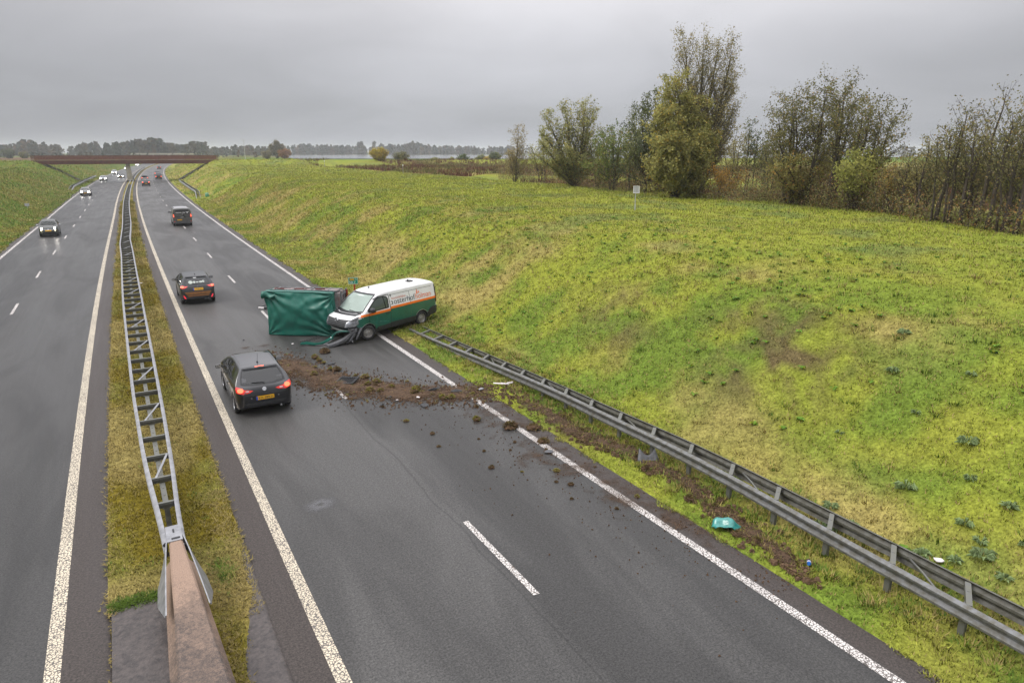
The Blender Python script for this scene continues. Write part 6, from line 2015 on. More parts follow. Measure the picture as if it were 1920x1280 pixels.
# ---- broken car parts on the road
e = empty('broken_grille', (6.42, 22.85, .05), (R(12), R(-6), R(-52)), label='black slatted grille piece lying in the mud trail', category='car part')
b_ = MB(); 
for x_ in (-.36, .36): b_.box((x_, 0, .03), (.05, .46, .06))
for y_ in (-.22, .22): b_.box((0, y_, .03), (.74, .04, .07))
b_.build('grille_frame', M['blackplastic'], e)
sl = MB(); sl.box((0, 0, 0), (.024, .42, .045)); sl_me = sl.mesh('slat', M['blackplastic'])
for x_ in np.linspace(-.28, .28, 7): ob('slat', sl_me, e, (float(x_), 0, .035))
def shard(name, x, y, sz, mat, label, cat, seed, z=None, tilt=.25, thick=.02, n=7, flat=1.0):
    rr = random.Random(seed)
    pts = []
    for k in range(n):
        a = 2 * math.pi * k / n
        r_ = sz * rr.uniform(.55, 1.15)
        pts.append((r_ * math.cos(a), r_ * math.sin(a) * flat))
    V = [(a, b, .10 * sz * math.sin(3 * a / sz) + thick) for a, b in pts] + [(a * .96, b * .96, .10 * sz * math.sin(3 * a / sz)) for a, b in pts]
    V += [(0, 0, .22 * sz + thick), (0, 0, .22 * sz)]
    F = [(k, (k + 1) % n, 2 * n) for k in range(n)] + [((k + 1) % n + n, k + n, 2 * n + 1) for k in range(n)] + [(k + n, (k + 1) % n + n, (k + 1) % n, k) for k in range(n)]
    z = gz(x, y) if z is None else z
    return ob(name, mesh_np(name, V, F, mat, True, 40), None, (x, y, z + .01), (rr.uniform(-tilt, tilt), rr.uniform(-tilt, tilt), rr.random() * 6.28), label=label, category=cat)
o = shard('plastic_shard', 8.72, 20.45, .34, M['blackplastic'], 'long black broken plastic strip in the mud left of the edge line', 'car part', 3, .05, flat=.25); o.rotation_euler[2] = -.5
o = shard('plastic_shard', 9.30, 19.95, .30, M['blackplastic'], 'black broken plastic strip in the mud next to the edge line', 'car part', 4, .06, flat=.3); o.rotation_euler[2] = -.3
shard('plastic_shard', 7.87, 19.3, .14, M['blackplastic'], 'small black plastic lump on clean asphalt below the mud trail', 'car part', 5, .02)
shard('plastic_shard', 7.15, 20.6, .10, M['blackplastic'], 'tiny black plastic piece at the lower edge of the mud trail', 'car part', 6, .02)
shard('plastic_shard', 6.55, 25.35, .18, M['blackplastic'], 'black plastic piece among the turf clumps near the bumper strip', 'car part', 8, .02)
shard('plastic_shard', 6.72, 20.05, .12, M['blackplastic'], 'thin black plastic flake beside a small soil clod', 'car part', 9, .01, flat=.4)
shard('plastic_shard', 9.44, 14.35, .14, M['greyplastic'], 'grey plastic piece lying on the white edge line', 'car part', 11, .01)
shard('plastic_shard', 10.15, 19.7, .17, M['galv'], 'pale grey sheet piece in the dirt at the verge edge', 'car part', 12, .06, flat=.6)
for i, (x, y, s, m_) in enumerate([(7.3, 20.2, .05, 'litter_white'), (6.3, 24.0, .06, 'blackplastic'), (5.7, 26.6, .07, 'blackplastic'), (8.0, 20.1, .06, 'litter_white'), (5.9, 28.9, .05, 'litter_white'), (4.2, 30.6, .05, 'blackplastic')]):
    shard('debris_chip', x, y, s, M[m_], ('white' if 'white' in m_ else 'black') + ' chip of broken plastic ' + ('below the mud trail' if y < 21 else 'in the mud by the grille piece' if y < 25 else 'by the bumper strip' if x > 5 else 'left of the trailer'), 'car part', 30 + i, .02).__setitem__('group', ('white' if 'white' in m_ else 'black') + ' chips near the mud trail')
# fender liner under the guardrail
V = []; F = []
for i in range(9):
    for j in range(6):
        s, t = i / 8 - .5, j / 5 - .5
        V.append((s * (.50 - .16 * t), t * .30 - .16 * math.cos(s * 3.2), .16 + .16 * t - .07 * math.cos(s * 4)))
for i in range(8):
    for j in range(5): F.append((i * 6 + j, i * 6 + j + 1, (i + 1) * 6 + j + 1, (i + 1) * 6 + j))
o = ob('wheel_liner', mesh_np('wheel_liner', V, F, M['greyplastic'], True), None, (11.42, 12.62, .03), (R(20), 0, R(-28)), label='grey curved wheel arch liner lying in the grass under the guardrail', category='car part')
md = o.modifiers.new('thickness', 'SOLIDIFY'); md.thickness = .015
V = []; F = []
for i in range(13):
    for j in range(7):
        s, t = i / 12 - .5, j / 6 - .5
        V.append((s * .62 * (1 - .3 * abs(t)), t * .34 * (1 - .9 * s * s), .16 - .5 * s * s + .05 * math.sin(7 * t + 4 * s) + .03 * math.sin(11 * s)))
for i in range(12):
    for j in range(6): F.append((i * 7 + j, i * 7 + j + 1, (i + 1) * 7 + j + 1, (i + 1) * 7 + j))
o = ob('torn_fender_piece', mesh_np('torn_fender_piece', V, F, M['teal'], True), None, (10.62, 9.1, .04), (R(12), 0, R(-35)), label='crumpled teal green body piece lying on the muddy verge', category='car part')
md = o.modifiers.new('thickness', 'SOLIDIFY'); md.thickness = .012
for (x, y, a, lab) in ((10.95, 19.72, -.6, 'longer white plastic strip in the verge grass below the guardrail'), (11.18, 19.62, .1, 'shorter white plastic strip crossing the longer one in the verge grass')):
    b_ = MB(); b_.box((0, 0, .03), (.55 if a < 0 else .36, .08, .015)); b_.box((.1, .03, .045), (.25, .04, .02))
    o = b_.build('white_strip', M['litter_white'], None, label=lab, category='car part'); o.location = (x, y, gz(x, y) + .05); o.rotation_euler = (0, .06, a)
# litter
b_ = MB(); b_.lathe([(-.06, .028), (-.055, .033), (.05, .033), (.06, .026)], n=12, ax='x')
o = b_.build('drink_can', M['litter_blue'], None, smooth=True, sharp=40, label='blue and white drink can in the grass below the guardrail', category='can'); o.location = (10.98, 7.3, .10); o.rotation_euler = (0, .2, .6); o.scale = (1.2,) * 3
b_ = MB(); b_.lathe([(-.02, .0345), (.02, .0345)], n=12, ax='x', closed=False); q = b_.build('can_band', M['litter_white'], o)
from mathutils import noise as _mn
for (px_, py_, zg, lab) in ((12.62, 7.35, .2, 'crumpled white paper scrap on the slope just above the guardrail'), (12.9, 5.9, .3, 'pinkish white flattened wrapper on the lower right grass slope'), (12.5, 6.8, .15, 'tiny pale scrap in the grass behind the guardrail'), (.95, 47.5, .03, 'white wrapper on the central strip beside the guardrail')):
    o = shard('paper_litter', px_, py_, .09, M['litter_white'], lab, 'litter', int(px_ * 10), gz(px_, py_) + .05)

# ================================================================== grass tufts
def in_frame(x, y, z, m=.18):
    a = R(30.0); p = R(15.5)
    dx, dy, dz = x, y, z - CAMH
    rgt = dx * math.cos(a) - dy * math.sin(a)
    fh = dx * math.sin(a) + dy * math.cos(a)
    f = fh * math.cos(p) - dz * math.sin(p)
    up = fh * math.sin(p) + dz * math.cos(p)
    f = np.maximum(f, 1e-3)
    return (np.abs(rgt / f) < .75 * (1 + m)) & (np.abs(up / f) < .5 * (1 + m)) & (f > .5)
def tri_mesh(name, P, cols, mat, nv=3, kind='stuff', parent=None, soft=False, out=None):
    """P: (n, nv, 3) polygons, cols: (n, 3)"""
    n = len(P)
    if out is not None:      # leaf faces turned to the outside of their crown
        N = np.cross(P[:, 1] - P[:, 0], P[:, 2] - P[:, 0])
        fl = (N * (out + np.array([0, 0, .3]))).sum(1) < 0
        P = P.copy(); P[fl] = P[fl][:, ::-1]
        N[fl] *= -1
        N /= np.linalg.norm(N, axis=1)[:, None] + 1e-12
        N = N * .45 + out * .45 + np.array([0, 0, .45]); N /= np.linalg.norm(N, axis=1)[:, None] + 1e-9
        soft = True
    elif soft:      # leaning blades: front faces turned up, shading normals softened as in a matted sward
        N = np.cross(P[:, 1] - P[:, 0], P[:, 2] - P[:, 0])
        fl = N[:, 2] < 0
        P = P.copy(); P[fl] = P[fl][:, ::-1]
        N[fl] *= -1
        N /= np.linalg.norm(N, axis=1)[:, None] + 1e-12
        N = N * .35 + np.array([0, 0, .75]); N /= np.linalg.norm(N, axis=1)[:, None]
    me = bpy.data.meshes.new(name)
    me.vertices.add(n * nv); me.vertices.foreach_set('co', P.reshape(-1).astype(np.float32))
    me.loops.add(n * nv); me.loops.foreach_set('vertex_index', np.arange(n * nv, dtype=np.int32))
    me.polygons.add(n); me.polygons.foreach_set('loop_start', np.arange(0, n * nv, nv, dtype=np.int32))
    me.materials.append(mat)
    me.update(calc_edges=True)
    set_col(me, np.repeat(cols, nv, 0))
    if soft:
        me.polygons.foreach_set('use_smooth', np.ones(n, bool))
        me.normals_split_custom_set_from_vertices(np.repeat(N, nv, 0).tolist())
    o = bpy.data.objects.new(name, me)
    COL.objects.link(o)
    if kind: o['kind'] = kind
    if parent is not None: o.parent = parent
    return o
def tufts(u0, u1, y0, y1, dens, hgt, rng, dmax=420):
    """random tuft positions in a band of the road frame; density falls off with distance"""
    n = int((u1 - u0) * (y1 - y0) * dens)
    u = rng.uniform(u0, u1, n); y = rng.uniform(y0, y1, n)
    x = rx(u, y)
    z = zprof(u, y)
    med = (u > -1.05) & (u < 1.45)
    z = np.where(med, .04, z)
    d = np.sqrt(x * x + y * y + 60)
    keep = (rng.uniform(0, 1, n) < np.clip(17.0 / d, .02, 1) * np.clip(130.0 / d, .1, 1)) & in_frame(x, y, z) & (d < dmax)
    return u[keep], x[keep], y[keep], z[keep], d[keep]
def blades(u, x, y, z, d, nb, hgt, rng, wide=1.0, flat=.55, colj=.32, darken=1.0):
    n = len(x)
    base_col = grass_col(x, y, u)
    Ps = []; Cs = []
    sc_ = np.clip(d / 26.0, .8, 11) ** .75
    for k in range(nb):
        az = rng.uniform(0, 2 * np.pi, n)
        h_ = hgt * sc_ * rng.uniform(.45, 1.25, n)
        lean = rng.uniform(.25, 1.0, n) * flat * 1.8
        bx = x + rng.normal(0, .05, n) * sc_; by = y + rng.normal(0, .05, n) * sc_
        w_ = .012 * wide * sc_ * rng.uniform(.7, 1.5, n)
        c_, s_ = np.cos(az), np.sin(az)
        tip = np.stack([bx + c_ * h_ * lean, by + s_ * h_ * lean, z + h_ * np.clip(1.05 - .42 * lean, .25, 1)], -1)
        a = np.stack([bx - s_ * w_, by + c_ * w_, z - .01], -1)
        b = np.stack([bx + s_ * w_, by - c_ * w_, z - .01], -1)
        Ps.append(np.stack([a, b, tip], 1))
        col = base_col * (1 + rng.normal(0, colj, n)[:, None]) * darken
        st = rng.uniform(0, 1, n) < np.where((np.abs(u) > 11) & (np.abs(u) < 20), .26, .14)
        col = np.where(st[:, None], C_STRAW * rng.uniform(.55, 1.0, n)[:, None], col)
        Cs.append(np.clip(col, .01, .5))
    return np.concatenate(Ps), np.concatenate(Cs)
g1 = np.random.default_rng(5)
PS = []; CS = []
def band(u0, u1, y0, y1, dens, nb, hgt, **k):
    t_ = tufts(u0, u1, y0, y1, dens, hgt, g1)
    u, x, y, z, d = t_
    keep = np.ones(len(u), bool)
    if u1 - u0 < .4:      # ragged edge: clumps reach over the asphalt
        mid_ = 10.30 if u0 > 0 else -9.6
        reach = (fbm(y / .55, y * 0, 66, 3) - .42) * .75
        keep &= ((mid_ - u) if u0 > 0 else (u - mid_)) < reach
        z[:] = .004
    # bare rut and mud crossing
    if u0 < 11 < u1:
        for i in range(0, 60):
            rx_, ry_, rw_ = poly_at(i / 59, RUT)
            keep &= ~((np.abs(x - rx_) < rw_ * .75) & (np.abs(y - ry_) < .16) & (g1.uniform(0, 1, len(x)) < .85))
        keep &= ~((np.abs(y - 19.55) < .5) & (x < 11.0) & (x > 10.2))
    if -1.1 < u0 < 1.5:
        keep &= ~((y < 12.75) & (u < 0)) & ~((y + (1.37 - u) * 5.5 < 12.8) & (u > .2)) & ~((np.abs(u - .21) < .42) & (y < 13.4))
    for (sx, sy, sr, st) in SOIL_SPOTS:
        r2 = ((u - sx) / sr) ** 2 + ((y - sy) / (sr * 1.3)) ** 2
        keep &= g1.uniform(0, 1, len(u)) > st * .8 * np.exp(-r2)
    P, C = blades(u[keep], x[keep], y[keep], z[keep], d[keep], nb, hgt, g1, **k)
    PS.append(P); CS.append(C)
band(10.28, 13.0, -2, 125, 120, 6, .085)
band(13.0, 20.0, -2, 125, 100, 6, .085)
band(20.0, 30.0, 2, 125, 70, 6, .08)
band(30.0, 46.0, 6, 130, 42, 6, .09)
band(10.4, 46.0, 125, 400, 22, 5, .085)
band(-34, -9.62, 185, 400, 22, 5, .085)
band(-1.0, 1.40, 7, 130, 190, 6, .075, flat=.75)
EDGE = True
for (ua, ub, y0_, y1_) in ((10.05, 10.36, -1, 70), (-9.70, -9.42, 55, 150)):
    band(ua, ub, y0_, y1_, 330, 5, .075, flat=.8)
band(-24, -9.62, 55, 190, 55, 5, .09)
tri_mesh('grass', np.concatenate(PS), np.concatenate(CS), M['blade'], soft=True)
tri_mesh('turf_shreds', _turf_shreds[0], _turf_shreds[1], M['blade'])
# longer tussocks
PS = []; CS = []
def tussocks(n, u0, u1, y0, y1, hgt, col, rng, nb=16, spread=.16):
    u = rng.uniform(u0, u1, n); y = rng.uniform(y0, y1, n); x = rx(u, y); z = zprof(u, y)
    k = in_frame(x, y, z); u, x, y, z = u[k], x[k], y[k], z[k]; n = len(u)
    for b in range(nb):
        az = rng.uniform(0, 6.283, n); h_ = hgt * rng.uniform(.5, 1.3, n); r0 = spread * np.sqrt(rng.uniform(0, 1, n)); ln = rng.uniform(.2, .9, n)
        bx = x + r0 * np.cos(az); by = y + r0 * np.sin(az); w_ = .016
        tip = np.stack([bx + np.cos(az) * h_ * ln, by + np.sin(az) * h_ * ln, z + h_ * .75], -1)
        a = np.stack([bx - np.sin(az) * w_, by + np.cos(az) * w_, z - .02], -1); c_ = np.stack([bx + np.sin(az) * w_, by - np.cos(az) * w_, z - .02], -1)
        PS.append(np.stack([a, c_, tip], 1)); CS.append(np.clip(col * rng.uniform(.6, 1.25, n)[:, None], .008, .5))
tussocks(520, 12.2, 24, -1, 70, .17, C_LUSH * .9, g1)
tussocks(380, 12.2, 24, -1, 60, .18, C_STRAW * .75, g1)
tussocks(260, 22, 45, 8, 90, .16, C_BLUE * 1.1, g1)
tussocks(700, 10.9, 12.9, 0, 30, .15, C_LUSH * 1.05, g1)
tussocks(420, 10.9, 12.9, 0, 30, .16, C_STRAW * .85, g1)
tussocks(500, 10.5, 12.9, 0, 50, .18, C_MOSS, g1)
tussocks(160, 10.5, 13.5, 0, 40, .16, C_STRAW * .8, g1)
tussocks(60, -1.0, 1.3, 13.5, 60, .10, C_LUSH, g1)
tri_mesh('grass_tussocks', np.concatenate(PS), np.concatenate(CS), M['blade'], soft=True)
# straw fringe and creeping green along the central strip's paving
PS = []; CS = []
def fringe(n, fn, col, hgt, rng, nb=4):
    for i in range(n):
        u, y = fn()
        x = float(rx(u, y))
        for b in range(nb):
            az = rng.uniform(0, 6.283); h_ = hgt * rng.uniform(.5, 1.4)
            a = np.array([x, y, .03]); s_ = np.array([-math.sin(az), math.cos(az), 0]) * .012
            PS.append(np.stack([a - s_, a + s_, a + np.array([math.cos(az) * h_, math.sin(az) * h_, h_ * rng.uniform(.15, .6)])])[None]); CS.append((col * rng.uniform(.6, 1.2))[None])
fringe(520, lambda: (g1.uniform(-1.0, -.1), 12.7 + g1.normal(0, .09)), C_LUSH * .8, .09, g1)
fringe(900, lambda: (-1.0 + g1.normal(0, .05), g1.uniform(12.4, 45)), C_STRAW * .8, .08, g1)
fringe(60, lambda: (-1.0 + g1.normal(0, .02), g1.uniform(7.5, 12.4)), C_STRAW * .6, .05, g1)
fringe(900, lambda: (1.38 + g1.normal(0, .05), g1.uniform(13, 45)), C_STRAW * .75, .08, g1)
fringe(900, lambda: (1.37 - abs(g1.normal(0, .28)), g1.uniform(11.2, 16.5)), C_STRAW * .85, .09, g1)
fringe(420, lambda: (.66 + abs(g1.normal(0, .12)), g1.uniform(7.5, 13.0)), C_STRAW * .7, .08, g1)
fringe(160, lambda: (.95 + g1.normal(0, .10), 12.9 + g1.normal(0, .25)), C_LUSH, .10, g1)
tri_mesh('grass_fringe', np.concatenate(PS), np.concatenate(CS), M['blade'])

# ---- broad-leaved weeds on the slope
def weed_mesh(seed, n=26, r=.32, h=.18, col=C_BLUE):
    rr = np.random.default_rng(seed)
    V = []; F = []; C = []
    for k in range(n):
        a = rr.uniform(0, 6.283); q = rr.uniform(.25, 1)
        b = np.array([math.cos(a) * r * q * .3, math.sin(a) * r * q * .3, .02 + rr.uniform(0, h * .6)])
        d = np.array([math.cos(a), math.sin(a), 0]); s_ = np.array([-d[1], d[0], 0]) * r * .17
        L_ = r * rr.uniform(.6, 1.1)
        m1 = b + d * L_ * .5 + np.array([0, 0, h * rr.uniform(.3, .9)]); t_ = b + d * L_ + np.array([0, 0, h * rr.uniform(-.1, .5)])
        i = len(V); V += [b, m1 - s_, t_, m1 + s_]; F += [(i, i + 1, i + 2), (i, i + 2, i + 3)]
        C += [np.clip(col * rr.uniform(.6, 1.35), .01, .5)] * 4
    me = mesh_np('weed', V, F, M['blade']); set_col(me, np.array(C)); return me
C_GREY = np.array([.23, .30, .14]); C_WEED = np.array([.115, .215, .028])
WM = [weed_mesh(i, 30, .30, .20, C_GREY) for i in range(3)]
WL = {(12.54, 7.8): 'grey green thistle cluster on the slope behind the guardrail, by a white scrap', (13.0, 8.3): 'smaller grey green thistle just uphill of the cluster by the white scrap'}
spots = [(12.54, 7.8), (13.0, 8.3), (12.75, 7.6), (12.35, 8.05), (13.4, 5.4), (13.7, 5.6), (13.2, 4.9), (14.0, 5.0), (13.9, 6.0), (14.6, 5.6), (14.9, 6.5), (13.6, 4.4), (15.2, 5.2), (15.6, 7.0), (14.2, 7.4), (16.0, 8.4), (16.9, 9.6), (17.4, 8.0), (18.2, 10.2), (15.0, 9.6), (12.9, 6.2), (13.1, 5.7)]
for i, (x, y) in enumerate(spots):
    o = ob('thistle_plant', WM[i % 3], None, (x, y, gz(x, y) - .02), (0, 0, random.random() * 6), label=WL.get((x, y), 'low grey green leafy thistle growing in the grass of the right slope'), category='plant', group='thistles on the right slope')
    o.scale = (random.uniform(.35, .75),) * 3
PS = []; CS = []
n = 900
u = g1.uniform(12.6, 27, n); y = g1.uniform(0, 60, n); x = rx(u, y); z = zprof(u, y)
k = in_frame(x, y, z) & (fbm(x / 3, y / 3, 88, 2) > .47); u, x, y, z = u[k], x[k], y[k], z[k]
for b in range(9):
    n = len(x); az = g1.uniform(0, 6.283, n); L_ = g1.uniform(.07, .17, n); c_, s_ = np.cos(az), np.sin(az)
    m0 = np.stack([x, y, z + .02], -1); t_ = np.stack([x + c_ * L_, y + s_ * L_, z + .03 + g1.uniform(0, .08, n)], -1)
    l_ = np.stack([x + c_ * L_ * .55 - s_ * L_ * .3, y + s_ * L_ * .55 + c_ * L_ * .3, z + .09], -1); r_ = np.stack([x + c_ * L_ * .55 + s_ * L_ * .3, y + s_ * L_ * .55 - c_ * L_ * .3, z + .09], -1)
    PS.append(np.stack([m0, l_, t_, r_], 1)); CS.append(np.clip(np.where((g1.uniform(0, 1, n) < .22)[:, None], np.array([.20, .22, .015]), C_WEED) * g1.uniform(.6, 1.4, n)[:, None], .01, .5))
tri_mesh('weeds', np.concatenate(PS), np.concatenate(CS), M['blade'], nv=4, soft=True)

# ================================================================== trees
def make_tree(name, base, stems, label, cat='tree', leaf=((.10, .13, .03), (.16, .15, .04)), lsize=.13, lper=5.0, br=(14, 42, .30), start=.25, bark='bark', seed=1, llen=1.7, group=None, droop=0.0, top_bare=0.0, twigs=3, jit=.16, hs=.77):
    """stems: [(dx, dy, height, tipdx, tipdy, radius)]; br = (branches per stem, angle from stem in degrees, length / height)"""
    rr = np.random.default_rng(seed)
    bx, by = base
    bz = gz(bx, by) - .08
    root = empty(name, (bx, by, bz), label=label, category=cat)
    if group: root['group'] = group
    tb = MB(); LP = []; LT = []
    def leaves(p0, p1, n, tone, sp=jit):
        n = rr.poisson(n * 2.3)
        if n < 1: return
        t = rr.uniform(.1, 1.05, n)[:, None]
        LP.append(p0 + (p1 - p0) * t + rr.normal(0, sp, (n, 3))); LT.append(np.full(n, tone) + rr.normal(0, .12, n))
    for (dx, dy, h, tx, ty, r0) in stems:
        n = 9
        wob = rr.normal(0, .012 * h, (n + 1, 2)); wob[0] = 0
        ts = np.linspace(0, 1, n + 1)
        P = np.stack([dx + tx * ts ** 1.25 + np.cumsum(wob[:, 0]) * .6, dy + ty * ts ** 1.25 + np.cumsum(wob[:, 1]) * .6, h * hs * ts], -1)
        tb.tube([Vector(q) for q in P], list(r0 * (1 - ts) ** .8 + .010), 6)
        axis = np.array([tx, ty, h * hs]); axis = axis / np.linalg.norm(axis)
        nb, ang, fl = br
        for k in range(nb):
            t = start + (1 - start) * ((k + rr.uniform(0, 1)) / nb) ** .9
            t = min(t, .985)
            i = min(int(t * n), n - 1); f = t * n - i
            p = P[i] * (1 - f) + P[i + 1] * f
            az = k * 2.4 + rr.uniform(-.6, .6)
            a = R(ang * rr.uniform(.7, 1.3))
            side = np.array([math.cos(az), math.sin(az), 0.0])
            d = axis * math.cos(a) + side * math.sin(a)
            L_ = fl * h * (1.0 - .62 * t) * rr.uniform(.65, 1.25)
            m_ = p + d * L_ * .5 + np.array([0, 0, -droop * L_ * .1]); e_ = p + d * L_ + np.array([0, 0, (.10 - droop * .5) * L_])
            rb = max(.010, r0 * (1 - t) * .42)
            tb.tube([Vector(p), Vector(m_), Vector(e_)], [rb, rb * .6, .006], 4, cap=False)
            tone = rr.uniform(0, 1)
            den = lper * (1 - top_bare * t)
            leaves(m_, e_, den * L_ * .7, tone); leaves(p, m_, den * L_ * .25, tone)
            for w_ in range(twigs):
                q = rr.uniform(.25, .95)
                s0 = p + (e_ - p) * q
                dd = d + rr.normal(0, .55, 3) + np.array([0, 0, .15 - droop]); dd /= np.linalg.norm(dd)
                s1 = s0 + dd * L_ * rr.uniform(.25, .5)
                tb.tube([Vector(s0), Vector(s1)], [max(.006, rb * .35), .004], 3, cap=False)
                leaves(s0, s1, den * L_ * .42, tone)
    tb.build('trunk', M[bark], root, smooth=True)
    if LP:
        C_ = np.concatenate(LP); T = np.clip(np.concatenate(LT), 0, 1)
        n = len(C_)
        a = rr.normal(0, 1, (n, 3)); a /= np.linalg.norm(a, axis=1)[:, None]
        b = np.cross(a, rr.normal(0, 1, (n, 3))); b /= np.linalg.norm(b, axis=1)[:, None]
        s = lsize * .62 * rr.uniform(.6, 1.4, n)[:, None]
        P = np.stack([C_ - a * s * llen * .5, C_ + b * s * .5, C_ + a * s * llen * .5, C_ - b * s * .5], 1)
        c0, c1 = np.array(leaf[0]), np.array(leaf[1])
        col = c0 + (c1 - c0) * T[:, None]
        if len(leaf) > 2:
            k = rr.uniform(0, 1, n) < .10
            col = np.where(k[:, None], np.array(leaf[2]), col)
        OUT = C_ - np.array([np.mean(C_[:, 0]), np.mean(C_[:, 1]), np.percentile(C_[:, 2], 30)])
        OUT /= np.linalg.norm(OUT, axis=1)[:, None] + 1e-6
        col = col * 2.05 * rr.uniform(.7, 1.3, n)[:, None]
        tri_mesh('crown', P, np.clip(col, .006, .5), M['leaf'], nv=4, kind=None, parent=root, out=OUT)
    return root
WILLOW = ((.095, .10, .038), (.175, .17, .06), (.18, .13, .035))
GREYW = ((.085, .08, .045), (.15, .14, .07))
ALDER = ((.030, .042, .016), (.065, .075, .022), (.085, .055, .022))
ALDERY = ((.075, .085, .022), (.13, .13, .03), (.15, .09, .02))
BIRCH = ((.10, .085, .045), (.16, .13, .06))
def at(px_, py_, z=4.15):
    """point of the bank top seen in that direction"""
    a, p = R(30.0), R(15.5)
    X, Y_ = (px_ - 960) / 1280, (640 - py_) / 1280
    f = np.array([math.sin(a) * math.cos(p), math.cos(a) * math.cos(p), -math.sin(p)]); r_ = np.array([math.cos(a), -math.sin(a), 0]); u_ = np.cross(r_, f)
    d = r_ * X + u_ * Y_ + f
    t = (z - CAMH) / d[2]
    return d[0] * t, d[1] * t
rs = random.Random(3)
# 1 slim birch-like tree at the far end of the row
make_tree('birch_tree', at(966, 340), [(0, 0, 8.8, .2, 0, .10), (.2, .1, 5.6, .9, .2, .06), (-.2, 0, 5.0, -.9, 0, .06)], 'slim brownish tree at the lake end of the row', leaf=BIRCH, br=(30, 42, .30), start=.04, lper=8, seed=2, lsize=.15)
# 2 pollard willow, fanning stems
make_tree('willow_tree', at(1080, 351), [(-.2, 0, 9.6, -3.0, .8, .20), (0, .2, 10.6, -1.1, .2, .22), (.2, 0, 10.8, .3, -.2, .24), (.3, .1, 9.8, 1.5, .3, .2), (-.3, -.1, 6.0, -4.6, -.6, .16), (.1, -.3, 5.4, -2.6, -1.5, .15), (.4, .2, 5.0, 2.3, -.5, .14), (-.4, .1, 4.4, -4.2, .6, .12), (0, -.4, 4.2, -.8, -1.8, .12), (-.2, .1, 7.4, -3.8, .5, .14)],
          'many stemmed grey willow fanning out beside the slim brownish tree', leaf=WILLOW, br=(30, 30, .30), start=.08, lper=9.5, seed=3, lsize=.16, bark='bark_grey')
# 3 green alder
make_tree('alder_tree', at(1150, 357), [(0, 0, 7.6, .1, 0, .13), (.3, .2, 6.8, .9, .2, .10), (-.3, .1, 6.4, -.9, .1, .1)], 'bushy green alder between the grey willow and the dark alder', leaf=((.055, .075, .025), (.10, .115, .032), (.12, .09, .025)), br=(30, 52, .40), start=.06, lper=8, seed=4, lsize=.16)
make_tree('alder_tree', at(1180, 359), [(0, 0, 7.4, .1, 0, .10)], 'thin young alder with a bare top beside the dark alder', leaf=ALDERY, br=(22, 42, .24), start=.2, lper=5, seed=41, lsize=.14)
# 4 dark alder
make_tree('alder_tree', at(1218, 362), [(0, 0, 11.2, .3, .3, .20), (-.5, .1, 9.6, -.9, .2, .16), (.3, -.2, 8.6, .5, 0, .14)], 'dark dense alder left of the tall willow', leaf=((.035, .045, .022), (.08, .085, .03)), br=(38, 54, .33), start=.05, lper=8.5, seed=5, lsize=.17)
# 5 tall willow: upright crown and a bushy front
make_tree('willow_tree', at(1306, 368), [(-.2, 0, 14.4, -1.6, 0, .30), (0, .2, 14.2, -.1, .3, .28), (.2, 0, 14.0, 1.0, .1, .28), (.4, 0, 14.0, 2.3, -.2, .28), (.4, .2, 11.6, 3.4, .2, .22), (-.3, 0, 10.5, -2.9, .2, .2), (.5, 0, 9.0, 3.9, .2, .2)],
          'tallest tree, an upright willow with slender poplar like stems', leaf=((.085, .08, .035), (.15, .13, .05), (.15, .10, .03)), br=(60, 27, .245), start=.12, lper=9.0, hs=.86, seed=6, lsize=.115, bark='bark_grey', top_bare=.1)
make_tree('willow_tree', at(1262, 371), [(0, 0, 11.8, -.2, .2, .24), (.3, 0, 10.6, 1.4, -.3, .2), (-.2, 0, 8.8, -1.7, -.4, .2), (.2, -.2, 6.6, 2.2, -.9, .16), (-.2, -.3, 6.0, -2.4, -1.0, .16), (0, -.4, 6.8, .2, -1.6, .16)],
          'bushy yellow green willow in front of the tallest tree', leaf=((.105, .105, .030), (.17, .16, .052), (.19, .14, .03)), br=(46, 50, .32), start=.06, lper=17, seed=7, lsize=.18, droop=.45)
make_tree('shrub', at(1355, 372), [(0, 0, 2.8, .5, 0, .06), (.2, 0, 2.4, -.6, 0, .05), (-.4, 0, 3.0, -.9, .1, .05), (.8, 0, 2.6, 1.4, 0, .05)], 'orange brown shrub at the foot of the tallest tree', 'shrub', leaf=((.16, .09, .02), (.24, .14, .03)), br=(16, 50, .4), start=.05, lper=10, seed=8, lsize=.13)
# 6 thin trees in the gap
for i, (px_, tp, lab) in enumerate(((1396, 9.0, 'thin dark sapling directly right of the tallest tree'), (1412, 7.6, 'thin dark sapling, second one right of the tallest tree'), (1428, 6.8, 'short thin sapling, third one right of the tallest tree'))):
    make_tree('alder_tree', at(px_, 356), [(0, 0, tp, rs.uniform(-.2, .3), 0, .08), (.3, 0, tp * .8, .5, .1, .06)], lab, leaf=ALDER, br=(20, 45, .22), start=.35, lper=5.5, seed=20 + i, lsize=.15)
